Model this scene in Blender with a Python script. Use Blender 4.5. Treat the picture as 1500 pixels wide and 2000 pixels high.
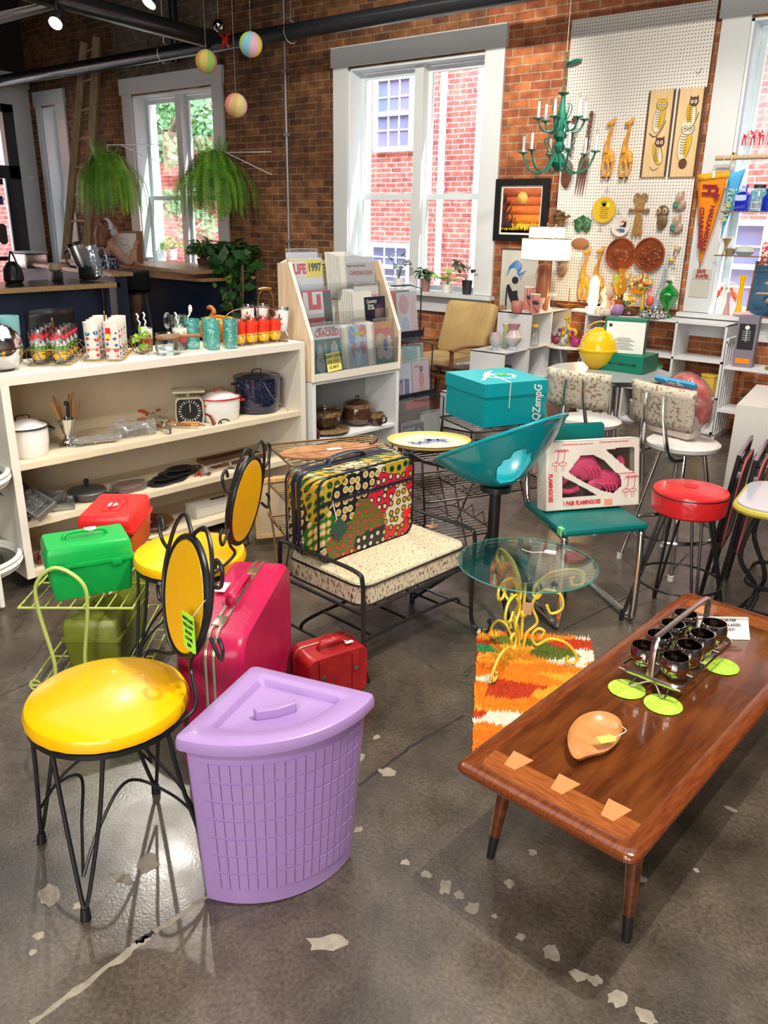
import bpy,bmesh,math,random
import numpy as np
from mathutils import Vector,Matrix,Euler
random.seed(7)
for o in list(bpy.data.objects):bpy.data.objects.remove(o)
SC=bpy.context.scene
COL=SC.collection
pi=math.pi
# --- camera
EYE=1.65
FPX=1585.0
# camera axes in the room's frame: x along the brick wall, y towards it, z up
_n=np.array([-75.,4430.,FPX]);_dn=_n/np.linalg.norm(_n);_up=-_dn
_fw=np.array([0,0,1.]);_fw=_fw-_up*(_fw@_up);_fw/=np.linalg.norm(_fw)
_rt=np.cross(_fw,_up);_rt=_rt if _rt[0]>0 else-_rt
_R=np.stack([_rt,_fw,_up])
_az=math.radians(-52)
_wd=-np.array([math.sin(_az),math.cos(_az),0]);_wn=np.array([-_wd[1],_wd[0],0])
RW=np.stack([_wd,_wn,np.array([0,0,1.])])@_R
cam_data=bpy.data.cameras.new('camera')
cam_data.sensor_fit='VERTICAL';cam_data.sensor_height=36;cam_data.lens=FPX/2000*36
cam_data.clip_start=.05;cam_data.clip_end=200
cam=bpy.data.objects.new('camera',cam_data);COL.objects.link(cam)
cm=Matrix.Identity(4)
for i in range(3):
 cm[i][0]=RW[i,0];cm[i][1]=-RW[i,1];cm[i][2]=-RW[i,2]
cm[2][3]=EYE
cam.matrix_world=cm
SC.camera=cam
def P(px,py,z=None,u=None,v=None):
 """the point of the room seen at a photograph pixel on a given horizontal or vertical plane"""
 d=RW@np.array([px-750.,py-1000.,FPX])
 t=(z-EYE)/d[2]if z is not None else(u/d[0]if u is not None else v/d[1])
 return Vector((d[0]*t,d[1]*t,EYE+d[2]*t))
# --- world, sun, lights, exposure
SC.view_settings.view_transform='Standard'
SC.view_settings.look='None'
SC.view_settings.gamma=1
SC.view_settings.use_curve_mapping=False
SC.view_settings.exposure=EXPOSURE=0.27
try:
 SC.cycles.use_denoising=True
 SC.cycles.max_bounces=8;SC.cycles.transparent_max_bounces=24
 SC.cycles.glossy_bounces=4;SC.cycles.transmission_bounces=6
 SC.cycles.sample_clamp_indirect=6
 SC.cycles.caustics_reflective=False;SC.cycles.caustics_refractive=False
except Exception:pass
w=bpy.data.worlds.new('sky');SC.world=w;w.use_nodes=True
nt=w.node_tree;bg=nt.nodes['Background']
bg.inputs[0].default_value=(.66,.82,1,1);bg.inputs[1].default_value=14
def lamp(kind,name,loc,energy,color=(1,1,1),target=None,**kw):
 d=bpy.data.lights.new(name,kind);d.energy=energy;d.color=color
 for k,v in kw.items():setattr(d,k,v)
 o=bpy.data.objects.new(name,d);COL.objects.link(o);o.location=loc
 if target is not None:
  o.rotation_euler=(Vector(target)-Vector(loc)).to_track_quat('-Z','Y').to_euler()
 return o
lamp('SUN','sun',(0,0,10),16,(1,.96,.9),target=(-1.0,-.35,10-1.25),angle=.01)
# soft fill lamps added behind the camera and below the ceiling, no real source
lamp('AREA','rear_fill',(1.2,-3.4,2.3),240,(1,.96,.9),target=(-3,4,.6),shape='RECTANGLE',size=4.5,size_y=2.8)
lamp('AREA','ceiling_fill',(-3.5,3.2,4.4),110,(1,.96,.9),target=(-3.5,3.2,0),shape='RECTANGLE',size=7,size_y=4)
for(x,y,z,e,tx,ty,tz)in((-.15,2.3,3.9,340,-1.4,.9,.5),(.6,2.1,3.9,210,-1.1,1.6,.5),(-1.6,4.6,3.9,300,-3.9,3.0,.5),(-2.2,2.2,3.9,260,-3.9,2.0,.5),(-1.2,4.3,3.9,220,-2.7,7.3,2.0),(-4.2,4.4,3.9,330,-5.2,7.3,2.2),(-1.3,3.2,3.9,290,-1.4,4.5,.5),(-5.3,3.6,3.9,200,-3.8,3.2,.6),(-1.9,5.2,3.9,160,-2.6,6.9,.9)):
 lamp('SPOT','track_spot',(x,y,z),e,(1,.93,.82),target=(tx,ty,tz),spot_size=1.25,spot_blend=.6,shadow_soft_size=.035)
lamp('SPOT','rear_fill_spot',(-.2,-1.6,3.9),330,(1,.95,.86),target=(-1.9,1.7,.7),spot_size=1.1,spot_blend=.8,shadow_soft_size=.25)  # added fill spot from behind the camera, brightens the yellow chair backs
# --- helpers
MATS={}
def _n2(nt,t,**kw):
 n=nt.nodes.new(t)
 for k,v in kw.items():setattr(n,k,v)
 return n
def c4(c):return(c[0],c[1],c[2],1)
def mat(name,col=(.8,.8,.8),rough=.5,metal=0,col2=None,nscale=8,ndetail=4,stretch=None,bump=0,bscale=60,emis=0,coat=0,trans=0,ior=1.45,sheen=0,sub=0,thr=None):
 """a principled material, its colour mottled between col and col2 by noise"""
 if name in MATS:return MATS[name]
 m=bpy.data.materials.new(name);m.use_nodes=True;nt=m.node_tree;L=nt.links
 b=nt.nodes['Principled BSDF']
 b.inputs['Base Color'].default_value=c4(col);b.inputs['Roughness'].default_value=rough
 b.inputs['Metallic'].default_value=metal;b.inputs['IOR'].default_value=ior
 b.inputs['Coat Weight'].default_value=coat;b.inputs['Transmission Weight'].default_value=trans
 b.inputs['Sheen Weight'].default_value=sheen
 if sub:b.inputs['Subsurface Weight'].default_value=sub;b.inputs['Subsurface Scale'].default_value=.02
 if emis:
  b.inputs['Emission Color'].default_value=c4(col);b.inputs['Emission Strength'].default_value=emis
 tc=_n2(nt,'ShaderNodeTexCoord')
 mp=_n2(nt,'ShaderNodeMapping');L.new(tc.outputs['Object'],mp.inputs[0])
 if stretch:mp.inputs['Scale'].default_value=stretch
 if col2 is not None:
  ns=_n2(nt,'ShaderNodeTexNoise');ns.inputs['Scale'].default_value=nscale;ns.inputs['Detail'].default_value=ndetail
  L.new(mp.outputs[0],ns.inputs['Vector'])
  r=_n2(nt,'ShaderNodeValToRGB');r.color_ramp.elements[0].color=c4(col);r.color_ramp.elements[1].color=c4(col2)
  lo,hi=thr or(.35,.65)
  r.color_ramp.elements[0].position=lo;r.color_ramp.elements[1].position=hi
  L.new(ns.outputs['Fac'],r.inputs[0]);L.new(r.outputs[0],b.inputs['Base Color'])
 if bump:
  nb=_n2(nt,'ShaderNodeTexNoise');nb.inputs['Scale'].default_value=bscale;L.new(mp.outputs[0],nb.inputs['Vector'])
  bp=_n2(nt,'ShaderNodeBump');bp.inputs['Strength'].default_value=bump;bp.inputs['Distance'].default_value=.004
  L.new(nb.outputs['Fac'],bp.inputs['Height']);L.new(bp.outputs[0],b.inputs['Normal'])
 MATS[name]=m;return m
def glass(name,tint=(1,1,1),refl=.12,rough=.02,body=0,bcol=(1,1,1),bump=0,bscale=40):
 """thin clear glass or plastic film: see-through, tinted, with a reflective skin"""
 if name in MATS:return MATS[name]
 m=bpy.data.materials.new(name);m.use_nodes=True;nt=m.node_tree;L=nt.links
 out=nt.nodes['Material Output'];nt.nodes.remove(nt.nodes['Principled BSDF'])
 t=_n2(nt,'ShaderNodeBsdfTransparent');t.inputs[0].default_value=c4(tint)
 g=_n2(nt,'ShaderNodeBsdfGlossy');g.inputs['Roughness'].default_value=rough;g.inputs[0].default_value=(1,1,1,1)
 f=_n2(nt,'ShaderNodeLayerWeight');f.inputs[0].default_value=.18
 mul=_n2(nt,'ShaderNodeMath',operation='MULTIPLY_ADD');mul.inputs[1].default_value=.6;mul.inputs[2].default_value=refl*.6
 mul.use_clamp=True
 L.new(f.outputs['Fresnel'],mul.inputs[0])
 mx=_n2(nt,'ShaderNodeMixShader');L.new(mul.outputs[0],mx.inputs[0]);L.new(t.outputs[0],mx.inputs[1]);L.new(g.outputs[0],mx.inputs[2])
 last=mx
 if body:
  d=_n2(nt,'ShaderNodeBsdfDiffuse');d.inputs[0].default_value=c4(bcol)
  m2=_n2(nt,'ShaderNodeMixShader');m2.inputs[0].default_value=body
  L.new(mx.outputs[0],m2.inputs[1]);L.new(d.outputs[0],m2.inputs[2]);last=m2
 if bump:
  nb=_n2(nt,'ShaderNodeTexNoise');nb.inputs['Scale'].default_value=bscale
  tc=_n2(nt,'ShaderNodeTexCoord');L.new(tc.outputs['Object'],nb.inputs['Vector'])
  bp=_n2(nt,'ShaderNodeBump');bp.inputs['Strength'].default_value=bump;bp.inputs['Distance'].default_value=.01
  L.new(nb.outputs['Fac'],bp.inputs['Height']);L.new(bp.outputs[0],g.inputs['Normal'])
 L.new(last.outputs[0],out.inputs[0])
 MATS[name]=m;return m
def T(loc=(0,0,0),rz=0,rx=0,ry=0,s=1):
 sm=Matrix.Diagonal((s,s,s,1))if not hasattr(s,'__len__')else Matrix.Diagonal((s[0],s[1],s[2],1))
 return Matrix.Translation(loc)@Euler((rx,ry,rz)).to_matrix().to_4x4()@sm
def smooth(pts,k=6,closed=False):
 pts=[Vector(p)for p in pts];n=len(pts);out=[]
 rng=n if closed else n-1
 for i in range(rng):
  if closed:a,b,c,d=pts[i-1],pts[i],pts[(i+1)%n],pts[(i+2)%n]
  else:a,b,c,d=pts[max(i-1,0)],pts[i],pts[i+1],pts[min(i+2,n-1)]
  for j in range(k):
   t=j/k
   out.append(.5*((2*b)+(c-a)*t+(2*a-5*b+4*c-d)*t*t+(3*b-a-3*c+d)*t**3))
 if not closed:out.append(pts[-1])
 return out
class G:
 """collects shapes for ONE mesh object"""
 def __init__(s,m=None):
  s.bm=bmesh.new();s.mats=[];s.mi=0;s.M=Matrix.Identity(4)
  if m:s.m(m)
 def m(s,m):
  if m not in s.mats:s.mats.append(m)
  s.mi=s.mats.index(m);return s
 def V(s,co):return s.bm.verts.new(s.M@Vector(co))
 def F(s,vs):
  try:f=s.bm.faces.new(vs)
  except ValueError:return None
  f.material_index=s.mi;f.smooth=True;return f
 def poly(s,pts):return s.F([s.V(p)for p in pts])
 def box(s,c,d,R=None,bev=0):
  M0=s.M;s.M=M0@Matrix.Translation(c)@(R if R is not None else Matrix.Identity(4))
  x,y,z=d[0]/2,d[1]/2,d[2]/2
  if bev:
   b=min(bev,x*.95,y*.95,z*.95);rings=[]
   for(zz,q)in((-z,b),(-z+b*.3,b*.3),(-z+b,0),(z-b,0),(z-b*.3,b*.3),(z,b)):
    X,Y=x-q,y-q;r=b*.8
    ring=[]
    for(sx,sy)in((1,1),(-1,1),(-1,-1),(1,-1)):
     cx,cy=sx*(X-r),sy*(Y-r)
     a0={(1,1):0,(-1,1):pi/2,(-1,-1):pi,(1,-1):1.5*pi}[(sx,sy)]
     for k in range(4):
      a=a0+k*pi/6;ring.append(s.V((cx+r*math.cos(a),cy+r*math.sin(a),zz)))
    rings.append(ring)
   s._rings(rings,True,True)
  else:
   v=[s.V((sx*x,sy*y,sz*z))for sz in(-1,1)for(sx,sy)in((-1,-1),(1,-1),(1,1),(-1,1))]
   for f in((0,3,2,1),(4,5,6,7),(0,1,5,4),(1,2,6,5),(2,3,7,6),(3,0,4,7)):s.F([v[i]for i in f])
  s.M=M0;return s
 def b2(s,lo,hi,bev=0):
  return s.box([(lo[i]+hi[i])/2 for i in range(3)],[abs(hi[i]-lo[i])for i in range(3)],bev=bev)
 def _rings(s,rings,cap0=True,cap1=True,closed=False):
  n=len(rings[0])
  pairs=list(zip(rings[:-1],rings[1:]))
  if closed:pairs.append((rings[-1],rings[0]))
  for a,b in pairs:
   for i in range(n):
    j=(i+1)%n
    s.F([a[i],a[j],b[j],b[i]])
  if not closed:
   if cap0:s.F(list(reversed(rings[0])))
   if cap1:s.F(rings[-1])
 def tube(s,pts,r,n=8,closed=False,sq=None):
  pts=[Vector(p)for p in pts];N=len(pts)
  rr=r if hasattr(r,'__len__')else[r]*N
  rings=[];up=None
  for i,p in enumerate(pts):
   if closed:t=pts[(i+1)%N]-pts[i-1]
   else:t=pts[min(i+1,N-1)]-pts[max(i-1,0)]
   if t.length<1e-9:t=Vector((0,0,1))
   t.normalize()
   if up is None:
    up=Vector((0,0,1))if abs(t.z)<.9 else Vector((1,0,0))
   a=up-t*up.dot(t)
   if a.length<1e-6:a=t.orthogonal()
   a.normalize();up=a;b=t.cross(a)
   fa,fb=sq or(1,1)
   rings.append([s.V(p+(a*math.cos(2*pi*k/n)*fa+b*math.sin(2*pi*k/n)*fb)*rr[i])for k in range(n)])
  s._rings(rings,closed=closed);return s
 def cyl(s,a,b,r,r2=None,n=16):
  return s.tube([a,b],[r,r if r2 is None else r2],n)
 def lathe(s,prof,n=28,c=(0,0,0),M=None,sx=1,sy=1,wob=None):
  M0=s.M;s.M=M0@Matrix.Translation(c)@(M if M is not None else Matrix.Identity(4))
  rings=[]
  for(r,z)in prof:
   r=max(r,.0004)
   rings.append([s.V((sx*r*(1 if wob is None else wob(2*pi*k/n,z))*math.cos(2*pi*k/n),sy*r*(1 if wob is None else wob(2*pi*k/n,z))*math.sin(2*pi*k/n),z))for k in range(n)])
  s._rings(rings);s.M=M0;return s
 def sph(s,c,r,n=16,R=None):
  r=r if hasattr(r,'__len__')else(r,r,r)
  M0=s.M;s.M=M0@Matrix.Translation(c)@(R if R is not None else Matrix.Identity(4))@Matrix.Diagonal((r[0],r[1],r[2],1))
  h=max(6,n//2+1)
  s._rings([[s.V((math.sin(a)*math.cos(2*pi*k/n),math.sin(a)*math.sin(2*pi*k/n),-math.cos(a)))for k in range(n)]for a in[max(.02,min(pi-.02,pi*i/h))for i in range(h+1)]])
  s.M=M0;return s
 def prism(s,poly,z0,z1,M=None,inset=0):
  M0=s.M
  if M is not None:s.M=M0@M
  a=[s.V((p[0],p[1],z0))for p in poly];b=[s.V((p[0],p[1],z1))for p in poly]
  s._rings([a,b]);s.M=M0;return s
 def grid(s,fn,nu,nv,wrapu=False):
  vs=[[s.V(fn(i/(nu if wrapu else nu-1),j/(nv-1)))for j in range(nv)]for i in range(nu)]
  for i in range(nu if wrapu else nu-1):
   for j in range(nv-1):
    s.F([vs[i][j],vs[(i+1)%nu][j],vs[(i+1)%nu][j+1],vs[i][j+1]])
  return s
 def obj(s,name,parent=None,label=None,loc=(0,0,0),rz=0,ang=38,solid=0,bev=0,sub=0,normals=True):
  bm=s.bm
  if normals:bmesh.ops.recalc_face_normals(bm,faces=bm.faces)
  ca=math.radians(ang)
  for e in bm.edges:
   if len(e.link_faces)==2:
    try:e.smooth=e.calc_face_angle()<ca
    except ValueError:e.smooth=True
  me=bpy.data.meshes.new(name);bm.to_mesh(me);bm.free()
  for m in s.mats:me.materials.append(m)
  o=bpy.data.objects.new(name,me);COL.objects.link(o);o.location=loc;o.rotation_euler=(0,0,rz)
  if parent is not None:o.parent=parent
  if label:o['label']=label
  if solid:
   md=o.modifiers.new('solid','SOLIDIFY');md.thickness=solid;md.offset=0
  if bev:
   md=o.modifiers.new('bev','BEVEL');md.width=bev;md.segments=2;md.limit_method='ANGLE'
  if sub:
   md=o.modifiers.new('sub','SUBSURF');md.levels=sub;md.render_levels=sub
  return o
def thing(name,label,cat,loc=(0,0,0),rz=0,group=None,rx=0,ry=0):
 o=bpy.data.objects.new(name,None);COL.objects.link(o);o.empty_display_size=.1
 o.location=loc;o.rotation_euler=(rx,ry,rz);o['label']=label;o['category']=cat
 if group:o['group']=group
 return o
def tag(o,label,cat,group=None,rot=None,kind=None):
 o['label']=label;o['category']=cat
 if group:o['group']=group
 if kind:o['kind']=kind
 if rot:o.rotation_euler=rot
 return o
def struct(o):o['kind']='structure';return o
def dup(root,loc=None,rz=None,label=None,group=None,parent=None,rot=None):
 r=root.copy();COL.objects.link(r)
 if parent is not None:r.parent=parent
 if loc is not None:r.location=loc
 if rz is not None:r.rotation_euler=(r.rotation_euler[0],r.rotation_euler[1],rz)
 if rot is not None:r.rotation_euler=rot
 if label:r['label']=label
 if group:r['group']=group
 for ch in list(root.children):
  c=ch.copy();COL.objects.link(c);c.parent=r
  for g in list(ch.children):
   d=g.copy();COL.objects.link(d);d.parent=c
 return r
FONT=None
def text(s,size,m,parent,M,name='lettering',ext=.0006,bold=0,sx=1,align='CENTER',shear=0,space=1,label=None):
 """real lettering as a thin mesh; M puts the text's own x/y plane in its parent's frame"""
 c=bpy.data.curves.new('t','FONT');c.body=s;c.size=size;c.extrude=ext;c.offset=bold;c.align_x=align;c.align_y='CENTER'
 c.shear=shear;c.space_character=space;c.resolution_u=3
 o=bpy.data.objects.new('t',c);COL.objects.link(o)
 dg=bpy.context.evaluated_depsgraph_get();dg.update()
 me=bpy.data.meshes.new_from_object(o.evaluated_get(dg));bpy.data.objects.remove(o);bpy.data.curves.remove(c)
 me.transform(M@Matrix.Diagonal((sx,1,1,1)));me.materials.clear();me.materials.append(m);me.name=name
 ob=bpy.data.objects.new(name,me);COL.objects.link(ob)
 if parent is not None:ob.parent=parent
 if label:ob['label']=label
 return ob
def UP(rz=0,loc=(0,0,0)):
 """text plane standing upright, facing -y turned by rz"""
 return Matrix.Translation(loc)@Euler((pi/2,0,rz)).to_matrix().to_4x4()
def scroll(c,r0,r1,a0,a1,n=18):
 """flat spiral points (x,z) round c"""
 return[(c[0]+(r0+(r1-r0)*i/n)*math.cos(a0+(a1-a0)*i/n),0,c[1]+(r0+(r1-r0)*i/n)*math.sin(a0+(a1-a0)*i/n))for i in range(n+1)]
def ngon(r,n=20,rx=None,c=(0,0)):
 return[(c[0]+(rx or r)*math.cos(2*pi*k/n),c[1]+r*math.sin(2*pi*k/n))for k in range(n)]
def rrect(w,h,r,n=4):
 o=[]
 for(sx,sy,a0)in((1,1,0),(-1,1,pi/2),(-1,-1,pi),(1,-1,1.5*pi)):
  for k in range(n+1):
   a=a0+k*pi/2/n;o.append((sx*(w/2-r)+r*math.cos(a),sy*(h/2-r)+r*math.sin(a)))
 return o
# common materials
WHITE=mat('white paint',(.80,.79,.76),.45)
TRIM=mat('trim paint',(.66,.68,.68),.45)
BLACKM=mat('black painted iron',(.012,.012,.013),.35)
CHROME=mat('chrome',(.75,.76,.78),.12,1)
STEEL=mat('brushed steel',(.6,.6,.6),.3,1)
TAGW=mat('paper tag',(.85,.84,.78),.8)
STRING=mat('string',(.8,.76,.66),.9)
INK=mat('ink',(.02,.02,.03),.6)
PANE=glass('window pane',(.97,1,1),.03)
CLEAR=glass('clear glass',(.93,.96,.96),.10,.03)
FILM=glass('plastic film',(.97,.98,1),.05,.10,body=.06,bcol=(.9,.95,1),bump=.5,bscale=25)
BRASSW=mat('brass wire',(.45,.30,.10),.3,1)
GREENL=mat('leaf green',(.10,.32,.03),.5,col2=(.22,.5,.06),nscale=30)
DKLEAF=mat('dark leaf',(.015,.07,.015),.45,col2=(.04,.14,.03),nscale=20)
# --- the room
WV=7.32
def brick_mat(name,c1,c2,mortar,dark,tint=None,scale=1,msize=.012,noise_s=.6,swap=False,rough=.85):
 m=bpy.data.materials.new(name);m.use_nodes=True;nt=m.node_tree;L=nt.links;b=nt.nodes['Principled BSDF']
 b.inputs['Roughness'].default_value=rough
 tc=_n2(nt,'ShaderNodeTexCoord');sp=_n2(nt,'ShaderNodeSeparateXYZ');cb=_n2(nt,'ShaderNodeCombineXYZ')
 L.new(tc.outputs['Object'],sp.inputs[0]);L.new(sp.outputs[1 if swap else 0],cb.inputs[0]);L.new(sp.outputs[2],cb.inputs[1])
 nz=_n2(nt,'ShaderNodeTexNoise');nz.inputs['Scale'].default_value=5;nz.inputs['Detail'].default_value=2
 L.new(cb.outputs[0],nz.inputs['Vector'])
 mixv=_n2(nt,'ShaderNodeVectorMath',operation='MULTIPLY_ADD');mixv.inputs[1].default_value=(.014,.014,0)
 L.new(nz.outputs['Color'],mixv.inputs[0]);L.new(cb.outputs[0],mixv.inputs[2])
 br=_n2(nt,'ShaderNodeTexBrick');br.inputs['Scale'].default_value=1/scale
 br.inputs['Brick Width'].default_value=.205;br.inputs['Row Height'].default_value=.072;br.inputs['Mortar Size'].default_value=msize*.55
 br.inputs['Mortar Smooth'].default_value=.3;br.inputs['Bias'].default_value=0
 br.inputs['Color1'].default_value=c4(c1);br.inputs['Color2'].default_value=c4(c2);br.inputs['Mortar'].default_value=c4(mortar)
 L.new(mixv.outputs[0],br.inputs['Vector'])
 n2=_n2(nt,'ShaderNodeTexNoise');n2.inputs['Scale'].default_value=noise_s;n2.inputs['Detail'].default_value=5;n2.inputs['Roughness'].default_value=.65
 L.new(cb.outputs[0],n2.inputs['Vector'])
 r=_n2(nt,'ShaderNodeValToRGB');r.color_ramp.elements[0].position=.35;r.color_ramp.elements[1].position=.62
 r.color_ramp.elements[0].color=c4(dark);r.color_ramp.elements[1].color=(1,1,1,1)
 L.new(n2.outputs['Fac'],r.inputs[0])
 mx=_n2(nt,'ShaderNodeMix',data_type='RGBA',blend_type='MULTIPLY');mx.inputs[0].default_value=1
 L.new(br.outputs['Color'],mx.inputs[6]);L.new(r.outputs[0],mx.inputs[7])
 n3=_n2(nt,'ShaderNodeTexNoise');n3.inputs['Scale'].default_value=9;n3.inputs['Detail'].default_value=4
 L.new(cb.outputs[0],n3.inputs['Vector'])
 r3=_n2(nt,'ShaderNodeValToRGB');r3.color_ramp.elements[0].color=(.55,.5,.5,1);r3.color_ramp.elements[1].color=(1.35,1.3,1.2,1)
 r3.color_ramp.elements[0].position=.3;r3.color_ramp.elements[1].position=.7
 L.new(n3.outputs['Fac'],r3.inputs[0])
 m3=_n2(nt,'ShaderNodeMix',data_type='RGBA',blend_type='MULTIPLY');m3.inputs[0].default_value=1
 L.new(mx.outputs[2],m3.inputs[6]);L.new(r3.outputs[0],m3.inputs[7])
 L.new(m3.outputs[2],b.inputs['Base Color'])
 bp=_n2(nt,'ShaderNodeBump');bp.inputs['Strength'].default_value=.7;bp.inputs['Distance'].default_value=.012;bp.invert=True
 L.new(br.outputs['Fac'],bp.inputs['Height']);L.new(bp.outputs[0],b.inputs['Normal'])
 MATS[name]=m;return m
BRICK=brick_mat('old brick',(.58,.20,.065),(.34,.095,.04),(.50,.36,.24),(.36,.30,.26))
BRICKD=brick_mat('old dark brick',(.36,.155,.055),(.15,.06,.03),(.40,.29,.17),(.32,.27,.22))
BRICKX=brick_mat('red outside brick',(.60,.17,.12),(.42,.10,.08),(.62,.50,.44),(.75,.7,.7),msize=.014)
BLOCKM=brick_mat('concrete block',(.20,.17,.12),(.15,.12,.09),(.26,.22,.16),(.6,.55,.5),scale=2.1)
PLASTER=mat('white plaster',(.62,.66,.68),.7,col2=(.70,.72,.73),nscale=2)
# floor
def floor_mat():
 m=bpy.data.materials.new('polished concrete');m.use_nodes=True;nt=m.node_tree;L=nt.links;b=nt.nodes['Principled BSDF']
 tc=_n2(nt,'ShaderNodeTexCoord')
 def noise(s,d,lo,hi,c0,c1,rgh=.6):
  n=_n2(nt,'ShaderNodeTexNoise');n.inputs['Scale'].default_value=s;n.inputs['Detail'].default_value=d;n.inputs['Roughness'].default_value=rgh
  L.new(tc.outputs['Object'],n.inputs['Vector'])
  r=_n2(nt,'ShaderNodeValToRGB');r.color_ramp.elements[0].position=lo;r.color_ramp.elements[1].position=hi
  r.color_ramp.elements[0].color=c4(c0);r.color_ramp.elements[1].color=c4(c1);L.new(n.outputs['Fac'],r.inputs[0]);return r
 a=noise(2.2,6,.35,.7,(.040,.031,.023),(.135,.108,.082))
 f=noise(90,3,.3,.7,(.62,.62,.62),(1.45,1.42,1.38))
 g=noise(9,5,.35,.75,(.75,.73,.7),(1.2,1.2,1.2))
 mx=_n2(nt,'ShaderNodeMix',data_type='RGBA',blend_type='MULTIPLY');mx.inputs[0].default_value=1
 L.new(a.outputs[0],mx.inputs[6]);L.new(f.outputs[0],mx.inputs[7])
 m2=_n2(nt,'ShaderNodeMix',data_type='RGBA',blend_type='MULTIPLY');m2.inputs[0].default_value=1
 L.new(mx.outputs[2],m2.inputs[6]);L.new(g.outputs[0],m2.inputs[7]);L.new(m2.outputs[2],b.inputs['Base Color'])
 rr=noise(5,5,.3,.7,(.17,.17,.17),(.40,.40,.40));L.new(rr.outputs[0],b.inputs['Roughness'])
 bp=_n2(nt,'ShaderNodeBump');bp.inputs['Strength'].default_value=.25;bp.inputs['Distance'].default_value=.002
 n=_n2(nt,'ShaderNodeTexNoise');n.inputs['Scale'].default_value=120;L.new(tc.outputs['Object'],n.inputs['Vector'])
 L.new(n.outputs['Fac'],bp.inputs['Height']);L.new(bp.outputs[0],b.inputs['Normal'])
 b.inputs['Specular IOR Level'].default_value=.7;b.inputs['Coat Weight'].default_value=.3;b.inputs['Coat Roughness'].default_value=.3
 return m
FLOOR=floor_mat()
PATCH=mat('pale floor patch',(.36,.31,.25),.6,col2=(.26,.22,.17),nscale=30)
CRACK=mat('dark floor joint',(.02,.017,.015),.7)
g=G(FLOOR);g.poly([(-14.5,-5,0),(4.5,-5,0),(4.5,7.5,0),(-14.5,7.5,0)])
rnd=random.Random(3)
def blot(p,r,st=1.0,an=0):
 n=14;pts=[]
 for k in range(n):
  a=2*pi*k/n;q=r*(.65+.6*rnd.random());x,y=q*st*math.cos(a),q*math.sin(a)
  pts.append((p.x+x*math.cos(an)-y*math.sin(an),p.y+x*math.sin(an)+y*math.cos(an),.0006+r*.01))
 f=g.poly(pts)
g.m(PATCH)
for(px,py,r,st)in((640,1840,.024,2.2),(755,1508,.022,1.3),(792,1685,.012,1),(833,1708,.013,1),(870,1733,.018,1.4),(897,1750,.015,1),(923,1774,.016,1.4),(966,1790,.008,1),(995,1726,.014,1.2),(1017,1830,.012,1.1),(1078,1860,.02,1.4),(1130,1906,.017,1.3),(1163,1914,.015,1),(1204,1948,.02,1.3),(1262,1985,.018,1.4),(1252,1718,.014,1.2),(700,1620,.014,1),(735,1440,.012,1.3),(290,1685,.03,1.3),(95,1750,.025,1.5),(240,1715,.018,2),(152,1770,.012,1),(75,1828,.012,1.4),(1040,1665,.012,1),(65,1860,.01,1),(1428,1580,.01,2),(1360,1700,.008,1),(700,1480,.02,1.2)):
 blot(P(px,py,z=0),r,st,rnd.random()*3)
def line(pts,w0,m_):
 g.m(m_);pts=[P(px,py,z=0)for px,py in pts];out=[]
 for a,b in zip(pts[:-1],pts[1:]):
  for k in range(9):out.append(a.lerp(b,k/9))
 out.append(pts[-1]);L_,R_=[],[]
 for i,p in enumerate(out):
  t=(out[min(i+1,len(out)-1)]-out[max(i-1,0)]).normalized();nrm=Vector((-t.y,t.x,0));q=w0*(.6+.9*rnd.random())
  c=p+nrm*(rnd.random()-.5)*w0*.6
  L_.append(g.V((c.x+nrm.x*q/2,c.y+nrm.y*q/2,.0004)));R_.append(g.V((c.x-nrm.x*q/2,c.y-nrm.y*q/2,.0004)))
 for i in range(len(out)-1):g.F([L_[i],R_[i],R_[i+1],L_[i+1]])
line([(60,2000),(250,1860),(290,1830)],.016,PATCH);line([(265,1842),(300,1820)],.013,CRACK)
line([(300,1820),(420,1742)],.014,PATCH);line([(700,1535),(800,1460),(905,1398)],.010,CRACK)
line([(1100,1230),(1300,1130),(1345,1080)],.006,CRACK);line([(0,1360),(60,1332)],.005,CRACK)
line([(560,1690),(480,1740)],.006,PATCH)
struct(g.obj('floor',normals=False))
# brick wall with four window openings
ZS,ZH=.94,3.16
OPEN=[(-12.31,-11.90),(-10.09,-8.46),(-6.29,-4.59),(-2.22,-.53)]
VT=WV+.36
def wallpiece(u0,u1,z0,z1,m_):
 g=G(m_);g.b2((u0,WV,z0),(u1,VT,z1));struct(g.obj('wall_back'))
edges=[-13.0]+[x for o in OPEN for x in o]+[4.6]
for k in range(0,len(edges),2):
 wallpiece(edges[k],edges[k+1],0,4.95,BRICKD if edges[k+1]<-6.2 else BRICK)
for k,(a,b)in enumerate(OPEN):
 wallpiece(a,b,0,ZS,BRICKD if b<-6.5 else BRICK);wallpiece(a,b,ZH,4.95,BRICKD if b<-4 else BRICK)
g=G(BRICKX);g.b2((-19,WV,-.2),(-13.16,VT,7));struct(g.obj('wall_sky_block'))  # unseen wall added to keep open sky light off the alley brick
g=G(BLOCKM);g.b2((-10.4,WV-.012,3.37),(-8.3,WV+.01,4.3));struct(g.obj('wall_back'))
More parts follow.
